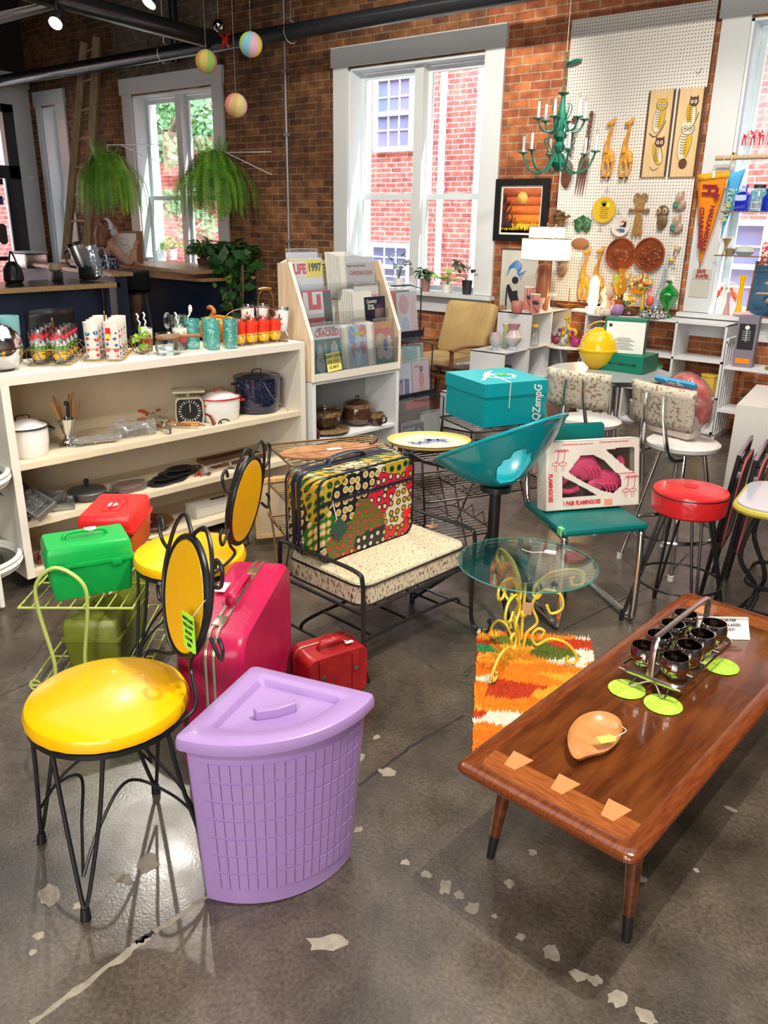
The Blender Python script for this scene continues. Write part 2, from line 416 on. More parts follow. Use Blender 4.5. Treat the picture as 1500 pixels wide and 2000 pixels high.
def window(k,o0,o1,i0,i1,mull=True):
 root=bpy.data.objects.new('window_%d'%k,None);COL.objects.link(root);struct(root);root.location=(0,0,0)
 for(a,b)in((o0,i0),(i1,o1)):
  g=G(TRIM);g.b2((a,WV-.028,.96),(b,WV+.02,3.18));g.obj('casing',root)
 g=G(TRIM);g.b2((o0-.02,WV-.045,3.18),(o1+.02,WV+.02,3.37));g.obj('header',root)
 g=G(TRIM);g.b2((o0-.03,WV-.10,.92),(o1+.03,WV+.02,.955));g.b2((i0,WV,.92),(i1,VT,.955));g.obj('sill',root)
 g=G(TRIM);g.b2((o0,WV-.03,.76),(o1,WV+.01,.92));g.obj('apron',root)
 REV=mat('white window reveal',(.72,.80,.82),.5)
 g=G(REV)
 g.b2((i0,WV,.95),(i0+.02,VT,ZH));g.b2((i1-.02,WV,.95),(i1,VT,ZH));g.b2((i0,WV,ZH-.02),(i1,VT,ZH));g.obj('jamb',root)
 m0=(i0+i1)/2
 bays=[(i0+.02,m0-.05),(m0+.05,i1-.02)]if mull else[(i0+.02,i1-.02)]
 if mull:
  g=G(TRIM);g.b2((m0-.055,WV+.10,.955),(m0+.055,WV+.22,ZH-.02));g.obj('mullion',root)
 for(a,b)in bays:
  for(z0,z1,vv)in((1.88,ZH-.03,WV+.19),(.96,1.93,WV+.15)):
   g=G(REV);s=.055
   g.b2((a,vv,z0),(a+s,vv+.035,z1));g.b2((b-s,vv,z0),(b,vv+.035,z1));g.b2((a+s,vv,z1-s),(b-s,vv+.035,z1));g.b2((a+s,vv,z0),(b-s,vv+.035,z0+s))
   sa=g.obj('sash',root)
   g=G(PANE);g.b2((a+s,vv+.012,z0+s),(b-s,vv+.018,z1-s));g.obj('pane',sa)
 return root
window(1,-12.43,-11.66,*OPEN[0],mull=False)
window(2,-10.28,-8.27,*OPEN[1]);window(3,-6.49,-4.38,*OPEN[2]);window(4,-2.44,-.31,*OPEN[3])
# other walls and the ceiling
g=G(PLASTER);g.b2((-13.15,7.03,0),(-12.62,7.32,3.62));struct(g.obj('wall_left'))
g=G(mat('dark upper wall',(.03,.026,.024),.9));g.b2((-13.15,-5,3.62),(-12.62,7.32,4.95));struct(g.obj('wall_left'))
g=G(PLASTER);g.b2((-13.15,-5,0),(-12.62,3.2,3.62));struct(g.obj('wall_left'))
g=G(PLASTER);g.b2((-13.15,3.2,3.19),(-12.62,7.03,3.62));struct(g.obj('wall_left'))
g=G(TRIM);g.b2((-12.63,3.0,3.42),(-12.55,7.31,3.62));struct(g.obj('trim_1'))
CEIL=mat('black ceiling',(.022,.02,.019),.9,col2=(.04,.034,.03),nscale=3)
g=G(CEIL);g.b2((-14.5,-5,4.9),(4.6,7.7,5.05))
for k in range(30):g.b2((-13+k*.6,-5,4.62),(-12.93+k*.6,7.32,4.9))
struct(g.obj('ceiling'))
g=G(mat('warm white wall',(.55,.53,.5),.8));g.b2((4.4,-5,0),(4.6,7.5,4.9));struct(g.obj('wall_right'))
g=G(MATS['warm white wall']);g.b2((-13,-5.2,0),(4.6,-5,4.9));struct(g.obj('wall_front'))
# black framed shop door and side light in the left wall
DKF=mat('dark metal door frame',(.02,.02,.024),.4)
g=G(DKF)
for(a,b,z0,z1)in((6.86,7.03,0,3.19),(5.5,5.62,0,3.19),(3.2,3.3,0,3.19),(3.2,7.03,3.08,3.19),(3.2,7.03,2.17,2.35),(3.2,7.03,0,.1)):
 g.b2((-12.72,a,z0),(-12.60,b,z1))
dr=struct(g.obj('door_1'))
g=G(PANE);g.b2((-12.67,3.2,.1),(-12.66,6.9,3.1));g.obj('pane',dr)
g=G(BLACKM);g.b2((-12.60,6.76,.1),(-12.56,6.86,2.17));g.b2((-12.58,5.7,1.0),(-12.50,6.7,1.06));g.b2((-12.6,6.0,2.08),(-12.54,6.7,2.16));g.obj('door_handle',dr)
text('S',.2,mat('door letter',(.12,.12,.14),.6),dr,Matrix.Translation((-12.60,6.68,2.66))@Euler((pi/2,0,-pi/2)).to_matrix().to_4x4())
g=G(mat('blue door sticker',(.05,.06,.35),.5));g.b2((-12.61,6.52,1.80),(-12.605,6.70,1.92));g.obj('sticker',dr)
g=G(mat('dark door sticker',(.04,.04,.04),.5));g.M=T((-12.61,6.63,1.38),ry=pi/2);g.prism(rrect(.3,.13,.06),0,.004);g.obj('sticker',dr)
g=G(WHITE);g.lathe([(.045,0),(.05,.012),(.03,.03)],M=T(ry=pi/2),n=16)
tag(g.obj('wall_sensor',loc=(-12.62,7.2,2.2)),'round white wall sensor on the left wall beside the brick','sensor')
# --- outside
VX=10.8
b=thing('brick_building','sunlit red brick building across the alley outside the windows','building',(0,VX,0))
g=G(BRICKX);g.b2((-17.0,0,-.5),(5,.4,7.5));g.obj('wall',b)
FR=mat('white outside frame',(.85,.85,.88),.6);DGL=mat('outside window glass',(.16,.17,.28),.15,col2=(.25,.2,.28),nscale=1.2)
def outwin(px0,py0,px1,py1,grid=3):
 a=P(px0,py0,v=VX);c=P(px1,py1,v=VX);u0,u1,z1,z0=a.x,c.x,a.z,c.z
 g=G(DGL);g.b2((u0,-.03,z0),(u1,.01,z1));pn=g.obj('window',b)
 g=G(FR);t=.07
 g.b2((u0-t,-.08,z0-t),(u0,-.0,z1+t));g.b2((u1,-.08,z0-t),(u1+t,0,z1+t));g.b2((u0,-.08,z1),(u1,0,z1+t));g.b2((u0,-.08,z0-t),(u1,0,z0));zm=(z0+z1)/2
 g.b2((u0,-.08,zm-.03),(u1,-.03,zm+.03))
 for k in range(1,grid):x=u0+(u1-u0)*k/grid;g.b2((x-.01,-.05,z0),(x+.01,-.03,z1))
 for q in(.25,.75):zz=z0+(z1-z0)*q;g.b2((u0,-.05,zz-.01),(u1,-.03,zz+.01))
 g.obj('window_frame',pn)
 return pn
outwin(742,160,803,285);outwin(732,482,797,560);outwin(1420,440,1470,600,1);
FRL=mat('blind',(.6,.6,.68),.7)
for px in(868,941):
 a=P(px,150,v=VX-.08);c=P(px-12,560,v=VX-.08)
 g=G(FR);g.cyl((a.x,-.08,-.4),(a.x,-.08,6.5),.05,n=10)
 for z in(.8,2.1,3.4,4.6):g.cyl((a.x,-.08,z),(a.x,-.08,z+.08),.062,n=10)
 g.obj('downpipe',b)
g=G(mat('alley paving',(.30,.29,.27),.9));g.b2((-24,WV+.36,-.6),(10,VX+.3,-.5))
struct(g.obj('ground_outside'))
# climbing greenery and trees in the alley beyond the second window
def leafcloud(g,c,r,n,size,rnd,flat=.6):
 for _ in range(n):
  a,e,q=rnd.random()*2*pi,math.acos(2*rnd.random()-1),rnd.random()**.4
  p=Vector((c[0]+r[0]*q*math.sin(e)*math.cos(a),c[1]+r[1]*q*math.sin(e)*math.sin(a),c[2]+r[2]*q*math.cos(e)))
  g.M=Matrix.Translation(p)@Euler((rnd.random()*6,rnd.random()*6,rnd.random()*6)).to_matrix().to_4x4()
  s=size*(.6+.8*rnd.random())
  g.poly([(0,0,0),(s*.35,s*.4,0),(0,s,s*.15),(-s*.35,s*.4,0)])
 g.M=Matrix.Identity(4)
XL=mat('outside leaves',(.20,.42,.16),.6,col2=(.35,.6,.3),nscale=4)
t=thing('tree','leafy green tree in the alley outside the window with the hanging ferns','tree',(-14.0,10.2,-.5))
rr=random.Random(5);g=G(XL)
for(px,py,v_,r)in((310,235,10.3,.65),(390,215,10.3,.6),(330,290,10.3,.4),(400,270,10.4,.3),(300,210,10.3,.4),(330,400,10.2,.3),(385,440,10.2,.3)):
 p=P(px,py,v=v_);leafcloud(g,(p.x+14.0,p.y-10.2,p.z+.5),(r,.25,r*.8),420,.12,rr)
g.obj('foliage',t,normals=False)
g=G(mat('bark',(.2,.15,.1),.9));g.tube(smooth([(0,0,0),(.1,0,1.2),(0,.05,2.6),(.2,0,4.1)]),.07);g.tube(smooth([(0,0,2.6),(.9,0,3.5),(1.6,0,4.2)]),.04);g.obj('trunk',t)
# shop front street seen through the left door
g=G(mat('street paving',(.3,.29,.27),.9));g.b2((-24,-18,-.2),(-13.15,12,-.15));struct(g.obj('ground_street'))
b2=thing('brick_building','brick building across the street seen through the glass door','building',(-22,5,0))
g=G(brick_mat('far brick',(.5,.2,.15),(.4,.14,.1),(.6,.5,.45),(.8,.8,.8),swap=True));g.b2((-.4,-22,-.2),(0,9,9));g.obj('wall',b2)  # lengthened out of view to keep bright sky out of the pane reflections
for k in range(6):g=G(FR);g.b2((.0,-5.5+k*1.9,1.0),(.06,-4.7+k*1.9,2.6));g.obj('window',b2)
# --- pipes, lights and lanterns overhead
PIPE=mat('black gloss pipe',(.015,.016,.018),.3,coat=.3)
g=G(PIPE);g.cyl((-12.6,6.62,3.41),(4.3,6.62,3.41),.075,n=20)
t=tag(g.obj('ceiling_pipe'),'long black pipe running along the brick wall above the windows','pipe')
a=P(432,82,z=3.46);b_=P(95,-8,z=3.46);d=(b_-a)*4
g=G(PIPE);g.cyl(a+Vector((0,-.1,0)),a+d,.085,n=20);g.cyl(a+Vector((0,-.12,0)),a+Vector((0,-.2,0)),.1,n=20)
tag(g.obj('ceiling_pipe'),'thick black pipe branching from the long pipe towards the camera','pipe')
g=G(mat('grey conduit',(.35,.35,.34),.4,.5));g.cyl((-7.2,7.29,.3),(-7.2,7.29,4.6),.016,n=10)
for z in(1.4,2.55,3.2):g.b2((-7.23,7.27,z),(-7.17,7.318,z+.03))
tag(g.obj('wall_conduit'),'thin grey vertical conduit on the brick wall left of the widest window','pipe')
g=G(PIPE);g.cyl((-9.0,7.22,3.45),(-9.0,7.22,4.85),.05)
tag(g.obj('ceiling_pipe'),'black vertical pipe rising above the window with the hanging ferns','pipe')
for(x,lab)in((-8.45,'wire pipe hanger left of the paper lanterns'),(-6.45,'wire pipe hanger above the widest window'),(-12.2,'wire pipe hanger at the far left end of the pipe')):
 g=G(STEEL);g.tube([(x,6.62+.1*math.cos(q),3.41+.1*math.sin(q))for q in[k*pi/8 for k in range(16)]],.006,closed=True,n=6)
 g.cyl((x,6.62,3.51),(x,6.62,4.7),.006,n=6);tag(g.obj('pipe_hanger'),lab,'hanger')
g=G(BLACKM);g.cyl((-6.9,6.5,3.75),(-6.9,6.5,4.7),.005,n=6);g.tube([(-6.9+.05*math.cos(q),6.5,3.70+.05*math.sin(q))for q in[pi*.6-k*pi/8 for k in range(12)]],.008,n=6)
tag(g.obj('iron_hook'),'small black iron hook hanging in front of the pipe over the brick','hook')
# lights
def spot(loc,rot,label):
 t=thing('track_light',label,'light',loc,group=None)
 g=G(BLACKM);g.cyl((0,0,0),(0,0,.14),.012,n=8);g.box((0,0,.15),(.1,.03,.02));g.obj('bracket',t)
 R=Euler(rot).to_matrix().to_4x4()
 g=G(BLACKM);g.lathe([(.03,-.12),(.05,-.1),(.065,.0),(.065,.06),(.058,.06),(.055,.03)],M=R);g.obj('lamp_head',t)
 g=G(mat('lit lamp',(1,.95,.85),emis=25));g.lathe([(.001,.045),(.054,.045),(.054,.05),(.001,.051)],M=R);g.obj('bulb',t)
spot(P(112,38,v=4.6),(2.3,0,.55),'lit black track spotlight near the upper left corner')
spot(P(297,-4,v=4.9),(2.5,0,0),'track spotlight at the top edge above the second window')
g=G(mat('off white duct',(.5,.48,.45),.5));a=P(-40,40,v=4.0);b_=P(100,8,v=4.9);g.cyl(a,b_,.03,n=12)
tag(g.obj('ceiling_pipe'),'pale thin pipe in the upper left corner of the ceiling','pipe')
g=G(mat('track rail',(.25,.25,.26),.35,.4));a=P(-20,48,v=4.1);b_=P(110,14,v=4.7)
g.tube([a,b_],.016,n=4);g.tube([a+Vector((0,0,.05)),b_+Vector((0,0,.05))],.008,n=6)
tag(g.obj('lighting_track'),'thin metal lighting track below the pale pipe at upper left','track')
# mirror ball and paper lanterns
mb=mat('mirror ball',(.75,.75,.78),.08,1,col2=(.1,.1,.12),nscale=45,thr=(.48,.52))
c=P(427,50,v=6.3)
t=thing('mirror_ball','small mirror ball hanging on a string above the red clamp ornament','ball',c)
g=G(mb);g.sph((0,0,0),.057,n=22);g.obj('ball',t)
g=G(STRING);g.cyl((0,0,.05),(0,0,4.6-c.z),.0015,n=4);g.obj('string',t)
c=P(440,78,v=6.53)
g=G(mat('red enamel',(.55,.02,.02),.3))
for s_ in(-1,1):
 g.tube(smooth([(s_*.075,0,.05),(s_*.03,0,.03),(s_*.025,0,-.03),(s_*.065,0,-.07)]),.014,n=8)
g.box((0,0,0),(.06,.04,.05),bev=.01)
tag(g.obj('pipe_clamp',loc=c),'small red clamp ornament hanging beside the pipe joint','clamp')
def lantern(loc,r,cols,rz,lean,label):
 t=thing('paper_lantern',label,'lantern',loc,rz,group='striped paper lanterns')
 g=G();nb=24;rings=25
 ms=[mat('lantern '+str(i)+label[-12:],c_,.75)for i,c_ in enumerate(cols)]
 R=Euler((0,lean,0)).to_matrix().to_4x4();g.M=R
 vs=[[g.V(((r*(1+(.0 if j%2 else-.03)))*math.sin(pi*(j+.6)/(rings+.2))*math.cos(2*pi*i/nb),r*math.sin(pi*(j+.6)/(rings+.2))*math.sin(2*pi*i/nb),r*math.cos(pi*(j+.6)/(rings+.2))))for j in range(rings)]for i in range(nb)]
 for i in range(nb):
  g.m(ms[(i*len(ms)*2//nb)%len(ms)])
  for j in range(rings-1):g.F([vs[i][j],vs[(i+1)%nb][j],vs[(i+1)%nb][j+1],vs[i][j+1]])
 g.obj('shade',t)
 g=G(STRING);g.cyl((0,0,r*.9),(0,0,4.6-loc.z),.0012,n=4);g.obj('string',t)
lantern(P(403,120,v=5.9),.105,[(1,.3,.25),(1,.55,.12),(1,.8,.2),(.45,.85,.2)],.2,.15,'round paper lantern striped red, orange, yellow and green')
lantern(P(490,87,v=5.8),.105,[(.95,.75,.1),(.5,.8,.1),(.35,.75,.95),(1,.6,.7)],0,.35,'round paper lantern striped lime green and sky blue')
lantern(P(461,206,v=5.75),.105,[(1,.6,.6),(1,.35,.35),(1,.62,.25),(1,.85,.3)],.1,.3,'lowest round paper lantern, striped pink, coral and orange')
# --- ladder and hanging ferns
LW=mat('old ladder wood',(.30,.21,.11),.7,col2=(.46,.34,.2),nscale=6,stretch=(6,6,.6))
t=thing('wooden_ladder','tall old wooden ladder leaning on the brick wall','ladder',(-11.1,7.0,0),0)
tl,tr_=Vector((-10.82,7.18,3.84)),Vector((-10.56,7.2,3.88));bl,brr=Vector((-11.56,6.75,0)),Vector((-10.92,6.75,0))
og=Vector((-11.1,7.0,0))
for(a,b_)in((tl,bl),(tr_,brr)):
 g=G(LW);g.tube([b_-og,a-og],.074,n=4,sq=(.7,1));g.obj('rail',t)
for k in range(11):
 q=.04+k*.093;a=bl.lerp(tl,q)-og;b_=brr.lerp(tr_,q)-og
 g=G(LW);g.cyl(a,b_,.016,n=8);g.obj('rung',t)
FERN=mat('fern green',(.04,.22,.02),.5,col2=(.16,.50,.05),nscale=7);FERN2=mat('fern bright',(.22,.52,.02),.5,col2=(.42,.75,.08),nscale=7)
def fern(loc,seed,label,nf=190,L0=.62,bx=1):
 r=random.Random(seed);t=thing('hanging_fern',label,'plant',loc)
 g=G(mat('basket',(.12,.08,.05),.8));g.lathe([(.06,-.12),(.12,-.08),(.15,0),(.14,0),(.1,-.05)]);g.obj('pot',t)
 g=G(BLACKM)
 for k in range(3):g.cyl((.14*math.cos(k*2.1),.14*math.sin(k*2.1),0),(0,0,.3),.003,n=5)
 g.obj('hanger',t)
 g=G()
 for k in range(nf):
  g.m(FERN2 if r.random()<.5 else FERN)
  az_=r.random()*2*pi;el=r.random();L=L0*(.6+.5*r.random())
  up=.26*(1-el)+.05;reach=(.16+.24*el)*(.6+.6*r.random())
  p0=Vector((.08*math.cos(az_),.08*math.sin(az_),0));d=Vector((math.cos(az_),math.sin(az_),0));side=Vector((-d.y,d.x,0))
  if el<.12:c=[p0,p0+d*.06+Vector((0,0,.2)),p0+d*.14+Vector((0,0,.34+.1*r.random()))]
  else:c=[p0,p0+d*reach*.5+Vector((0,0,up)),p0+d*reach+Vector((0,0,up*.3-.1)),p0+d*reach*1.15+Vector((0,0,-L*.75))]
  c=smooth(c,6);n=len(c);W=.036+.014*r.random()
  for i in range(n-1):
   a,b_=c[i],c[i+1];tt=(b_-a)
   ww=W*math.sin(pi*min(1,.12+.85*i/n))
   for h in range(3):
    m_=a.lerp(b_,h/3);
    for s_ in(-1,1):
     tip=m_+side*s_*ww+tt*.3+Vector((0,0,-.006))
     g.F([g.V(m_),g.V(m_+tt*.2),g.V(tip)])
 g.obj('foliage',t,normals=False,label='arching fern fronds')
 return t
fern(P(211,342,v=6.75),1,'hanging fern on the left, in front of the ladder',170)
fern(P(417,345,v=6.8),2,'hanging fern on the right, against the second window',170,.62)
for(px,py,dx,lab)in((209,283,.45,'thin metal wall bracket holding the left fern'),(414,298,.42,'thin metal wall bracket holding the right fern')):
 p=P(px,py,v=6.78)
 g=G(mat('pale bracket',(.55,.55,.55),.4,.6));g.cyl(p,p+Vector((dx,WV-p.y,.03)),.006,n=6);g.cyl(p+Vector((dx*.25,(WV-p.y)*.25,.0)),p+Vector((dx,WV-p.y,-.22)),.006,n=6)
 g.cyl(p,p+Vector((0,0,-.08)),.005,n=6)
 tag(g.obj('wall_bracket'),lab,'bracket')
# --- cafe corner
NAVY=mat('navy panel',(.012,.026,.06),.55,col2=(.02,.04,.085),nscale=3)
PINE=mat('pine edge',(.50,.30,.13),.5,col2=(.62,.42,.2),nscale=5,stretch=(1,8,8))
OAK=mat('pine top',(.42,.24,.11),.4,col2=(.56,.36,.18),nscale=5,stretch=(1,8,8))
t=thing('cafe_counter','navy cafe counter with dark top and pale wood edge behind the white shelf','counter',(-8.1,4.0,0))
g=G(NAVY);g.b2((-.45,-1.5,0),(.32,1.17,.96));g.obj('cabinet',t)
g=G(PINE);g.b2((.38,-1.5,.955),(.42,1.24,1.0));g.b2((-.45,1.20,.955),(.42,1.24,1.0));g.obj('edge',t)
g=G(mat('black counter top',(.02,.02,.022),.25));g.b2((-.45,-1.5,.96),(.38,1.2,.998));g.obj('worktop',t)
g=G(BLACKM);p=P(205,620,u=-7.74)-Vector((-8.1,4.0,0));g.cyl((p.x,p.y,0),(p.x,p.y,.955),.022,n=12);g.cyl((p.x,p.y,.62),(p.x,p.y,.68),.03,n=12);g.obj('leg',t)
t=thing('serving_ledge','raised narrow pine ledge on a navy panel behind the counter','ledge',(-9.6,5.8,0),math.atan2(-.5,3.06))
g=G(OAK);g.b2((-1.6,-.12,1.03),(1.52,.14,1.07));g.obj('shelf_top',t)
g=G(NAVY);g.b2((-1.6,-.06,0),(1.48,.08,1.03));g.obj('panel',t)
t=thing('window_bar','navy panelled bar with stepped wooden tops under the second window','bar',(-8.6,6.6,0))
g=G(NAVY);g.b2((-2.1,.05,0),(-.3,.7,.96));g.b2((-.29,.03,0),(.8,.7,.96));g.obj('cabinet',t)
g=G(OAK);g.b2((-.9,-.32,.965),(1.0,.5,1.0));g.obj('lower_top',t)
g=G(OAK);g.prism([(-2.2,-.15),(-.7,-.15),(.95,-.42),(.95,.5),(.7,.7),(-2.2,.7)],1.05,1.09);g.obj('upper_top',t)
g=G(OAK);g.prism([(-.9,-.25),(.7,-.3),(.7,.3),(-.9,.3)],1.0,1.05);g.obj('spacer',t)
def barstool(loc,rz,label,sh=.78):
 t=thing('bar_chair',label,'chair',loc,rz);K=mat('black seat plastic',(.02,.022,.025),.35)
 g=G(K);g.grid(lambda a,b:((a-.5)*.42,(b-.5)*.40,sh+.04*(2*a-1)**2+.015*(2*b-1)**4),10,10);g.obj('seat',t,solid=.02)
 g=G(K);g.grid(lambda a,b:((a-.5)*.42,.2+.12*b+.03-.04*(2*a-1)**2,sh+.03+.26*b),10,6);g.obj('backrest',t,solid=.015)
 for sx in(-1,1):
  for sy in(-1,1):
   g=G(mat('steel leg blue',(.10,.12,.15),.4,.6));g.cyl((sx*.16,sy*.14,sh),(sx*.23,sy*.22,0),.014,n=8);g.obj('leg',t)
 g=G(BLACKM);g.tube([(-.2,-.19,.26),(.2,-.19,.26),(.2,.19,.26),(-.2,.19,.26)],.009,closed=True,n=6);g.obj('footrest',t)
 return t
q=P(268,565,z=.8);barstool((q.x+.25,q.y-.25,0),-2.2,'black bar chair with steel legs beside the drawing girl')
q=P(66,600,z=.88)
t=thing('cafe_chair','black moulded chair back showing between the counter and the glassware shelf','chair',(q.x+.1,q.y,0),pi/2)
K=mat('black seat plastic',(.02,.022,.025),.35)
g=G(K);g.grid(lambda a,b:((a-.5)*(.50-.05*b),-.12-.03*b-.10*(2*a-1)**2*-1+(-.1),.46+.44*b-.02*(2*a-1)**2*b),16,8);g.obj('backrest',t,solid=.015)
g=G(K);g.grid(lambda a,b:((a-.5)*.48,-.2+.42*b,.45),8,8);g.obj('seat',t,solid=.02)
for sx in(-1,1):
 for sy in(-1,1):
  g=G(BLACKM);g.cyl((sx*.17,.02+sy*.15,.45),(sx*.22,.02+sy*.2,0),.012,n=8);g.obj('leg',t)
# things on the counter
q=P(166,546,z=1.0)
t=thing('blender','tall blender with a steel jar and an upturned clear jar on the counter','blender',q,.6)
g=G(BLACKM);g.box((.05,0,.07),(.17,.17,.14),bev=.02);g.obj('base',t)
R=T((-.02,.05,.12),ry=-.32)
g=G(STEEL);g.lathe([(.055,0),(.075,.05),(.08,.24),(.076,.24),(.07,.05),(.05,.01)],M=R,n=24);g.obj('steel_jar',t)
g=G(BLACKM);g.lathe([(.083,.235),(.085,.27),(.03,.28),(.001,.281)],M=R);g.tube(smooth([R@Vector((-.08,0,.22)),R@Vector((-.14,0,.2)),R@Vector((-.15,0,.08)),R@Vector((-.08,0,.03))]),.01);g.obj('lid',t)
CJ=glass('clear jar',(.85,.93,.97),.22,.04,body=.12,bcol=(.8,.9,.95),bump=.6,bscale=14)
g=G(CJ);R2=T((.16,.0,.0),ry=-.22)
g.lathe([(.045,.02),(.07,.04),(.085,.3),(.09,.36),(.085,.36),(.065,.05)],M=R2,n=8);g.tube(smooth([R2@Vector((.08,0,.3)),R2@Vector((.15,0,.3)),R2@Vector((.14,0,.1)),R2@Vector((.08,0,.07))]),.012);g.obj('clear_jar',t)
q=P(110,549,z=1.0)
t=thing('coffee_grinder','small white hand grinder with a brown hopper on the counter','grinder',q)
g=G(mat('tan plastic',(.42,.33,.22),.5));g.lathe([(.05,.1),(.075,.12),(.06,.18),(.03,.19)],n=8);g.obj('hopper',t)
g=G(WHITE);g.prism([(-.1,-.03),(-.02,-.03),(-.04,.03),(-.08,.03)],0,.13);g.obj('body',t)
g=G(BLACKM);g.box((.02,0,.05),(.12,.08,.1),bev=.01);g.obj('base',t)
q=P(28,552,z=1.0)
t=thing('kettle','black kettle held by a hand at the left edge of the counter','kettle',q)
g=G(BLACKM);g.lathe([(.08,0),(.1,.03),(.09,.14),(.05,.2),(.02,.21)]);g.obj('body',t)
g=G(BLACKM);g.tube(smooth([(-.06,0,.18),(0,0,.3),(.08,0,.22),(.1,0,.1)]),.01);g.obj('handle',t)
q=P(-6,540,z=1.03)
SKIN=mat('skin',(.62,.36,.26),.5,sub=.05)
t=thing('person','person at the left edge of whom only a hand and forearm show','person',(q.x-.55,q.y-.25,0))
g=G(SKIN)
g.tube(smooth([(-.1,0,1.35),(.15,.05,1.16),(.4,.12,1.14),(.52,.17,1.16)]),[.06]*7+[.05]*6+[.038]*5+[.03],n=10)
for k,(dy,l)in enumerate(((-.03,.075),(-.01,.085),(.012,.082),(.034,.065))):
 g.tube(smooth([(.50,.17+dy*.8,1.165),(.50+l*.6,.18+dy,1.18),(.50+l,.19+dy,1.15),(.50+l*1.05,.19+dy,1.12)]),.010,n=7)
g.tube(smooth([(.47,.13,1.15),(.52,.11,1.13),(.55,.12,1.10)]),.011,n=7);g.sph((.48,.17,1.16),(.05,.045,.02));g.sph((-.15,-.1,1.58),(.09,.1,.12));g.tube([(-.12,-.08,1.3),(-.14,-.1,1.5)],.05)
g.tube([(-.2,-.1,.05),(-.2,-.1,.9),(-.18,-.1,1.3)],[.12,.15,.17]);g.obj('body',t)
g=G(mat('grey shirt',(.2,.2,.22),.9));g.tube([(-.2,-.1,.75),(-.2,-.1,1.1),(-.18,-.1,1.38)],[.17,.17,.19]);g.obj('shirt',t)
q=P(20,512,z=1.08)
t=thing('espresso_machine','grey and chrome coffee machine at the far left of the counter','machine',(q.x-.1,q.y+.3,1.0))
g=G(STEEL);g.box((0,0,.09),(.45,.3,.18),bev=.02);g.obj('body',t)
g=G(mat('blue plastic sheet',(.5,.6,.75),.3));g.box((0,0,.195),(.48,.32,.02),bev=.005);g.obj('top',t)
# the girl drawing at the bar
q=P(205,478,v=6.12);GX,GY=q.x,q.y
t=thing('person','girl in a patterned tank top and headphones drawing on a board at the bar','person',(GX,GY,0))
HAIRM=mat('brown hair',(.14,.05,.03),.6,col2=(.3,.13,.08),nscale=30,stretch=(1,1,.3))
g=G(SKIN)
g.tube(smooth([(-.02,0,.80),(-.02,0,.98),(-.01,.02,1.14),(.0,.04,1.26),(0,.05,1.31),(0,.06,1.36),(.0,.07,1.42)],4),[.15]*4+[.125]*4+[.14]*4+[.15]*3+[.12]*2+[.07]*3+[.05]*5,n=16,sq=(.72,1.15))
g.sph((.0,.09,1.47),(.078,.095,.115));g.sph((-.01,.185,1.455),(.016,.022,.022))
HX=Matrix.Translation((-.14,-.05,0))
# right arm: shoulder, elbow on the bar, hand at the drawing
g.tube(smooth([(.13,.03,1.28),(.22,.06,1.19),(.28,.12,1.125),(.26,.19,1.18),(.22,.25,1.27)],5),[.05]*5+[.046]*5+[.042]*5+[.034]*5+[.028],n=12)
g.M=HX;g.sph((.36,.33,1.31),(.03,.024,.042))
for dx,dz in((-.022,.05),(-.008,.058),(.008,.056),(.022,.045)):
 g.tube(smooth([(.36+dx,.335,1.33),(.355+dx,.36,1.32+dz),(.35+dx,.39,1.32+dz*.6)]),.0085,n=6)
g.tube(smooth([(.335,.335,1.30),(.325,.36,1.33),(.335,.385,1.335)]),.0095,n=6)
g.M=Matrix.Identity(4);g.tube(smooth([(-.13,.03,1.28),(-.15,.14,1.16),(-.02,.26,1.12),(.16,.27,1.11)],5),[.05]*5+[.04]*5+[.032]*5+[.026],n=12)
for k in range(4):g.tube(smooth([(.15,.25+.018*k,1.11),(.2,.25+.018*k,1.125),(.235,.25+.018*k,1.11)]),.009,n=6)
for s_ in(-1,1):
 g.tube(smooth([(s_*.08,.0,.82),(s_*.09,.30,.80),(s_*.09,.34,.55),(s_*.1,.22,.34)],5),[.09]*5+[.065]*5+[.048]*5+[.035],n=12)
 g.tube([(s_*.1,.2,.34),(s_*.1,.28,.31),(s_*.1,.38,.30)],[.035,.035,.025],n=8)
g.obj('body',t)
g=G(HAIRM);g.sph((0,.055,1.50),(.098,.10,.118));g.sph((.01,-.03,1.615),(.04,.04,.035))
g.tube(smooth([(.02,-.02,1.52),(.04,-.07,1.40),(.05,-.09,1.30),(.03,-.10,1.2)]),[.085]*6+[.07]*6+[.05]*5+[.03]*2,n=12);g.obj('hair',t)
g=G(mat('patterned navy top',(.03,.04,.15),.8,col2=(.7,.7,.75),nscale=40,thr=(.5,.55)))
g.tube(smooth([(-.02,0,.86),(-.02,0,.98),(-.01,.02,1.14),(.0,.035,1.22)],4),[.157]*4+[.135]*4+[.15]*4+[.152],n=16,sq=(.75,1.17));g.obj('tank_top',t)
g=G(mat('dark shorts',(.02,.02,.025),.9));g.tube([(0,-.02,.76),(-.01,0,.9)],.165,n=14,sq=(.8,1.1))
for s_ in(-1,1):g.tube(smooth([(s_*.08,.0,.82),(s_*.09,.18,.82)]),.102,n=12)
g.obj('shorts',t)
g=G(mat('pale headphones',(.5,.6,.65),.4));g.tube([(.105*math.cos(a),.06,1.49+.135*math.sin(a))for a in[pi*k/14 for k in range(15)]],.012,n=8)
for s_ in(-1,1):g.sph((s_*.105,.06,1.47),(.025,.04,.045))
g.obj('headphones',t)
g=G(mat('head scarf',(.45,.55,.6),.8,col2=(.9,.9,.9),nscale=25));g.tube([(.104*math.cos(a)-.0,.02+.03*math.sin(a),1.50+.122*math.sin(a))for a in[pi*k/14 for k in range(15)]],.02,n=8);g.obj('headscarf',t)
barstool((GX,GY,0),0,'black bar chair under the drawing girl',.76)
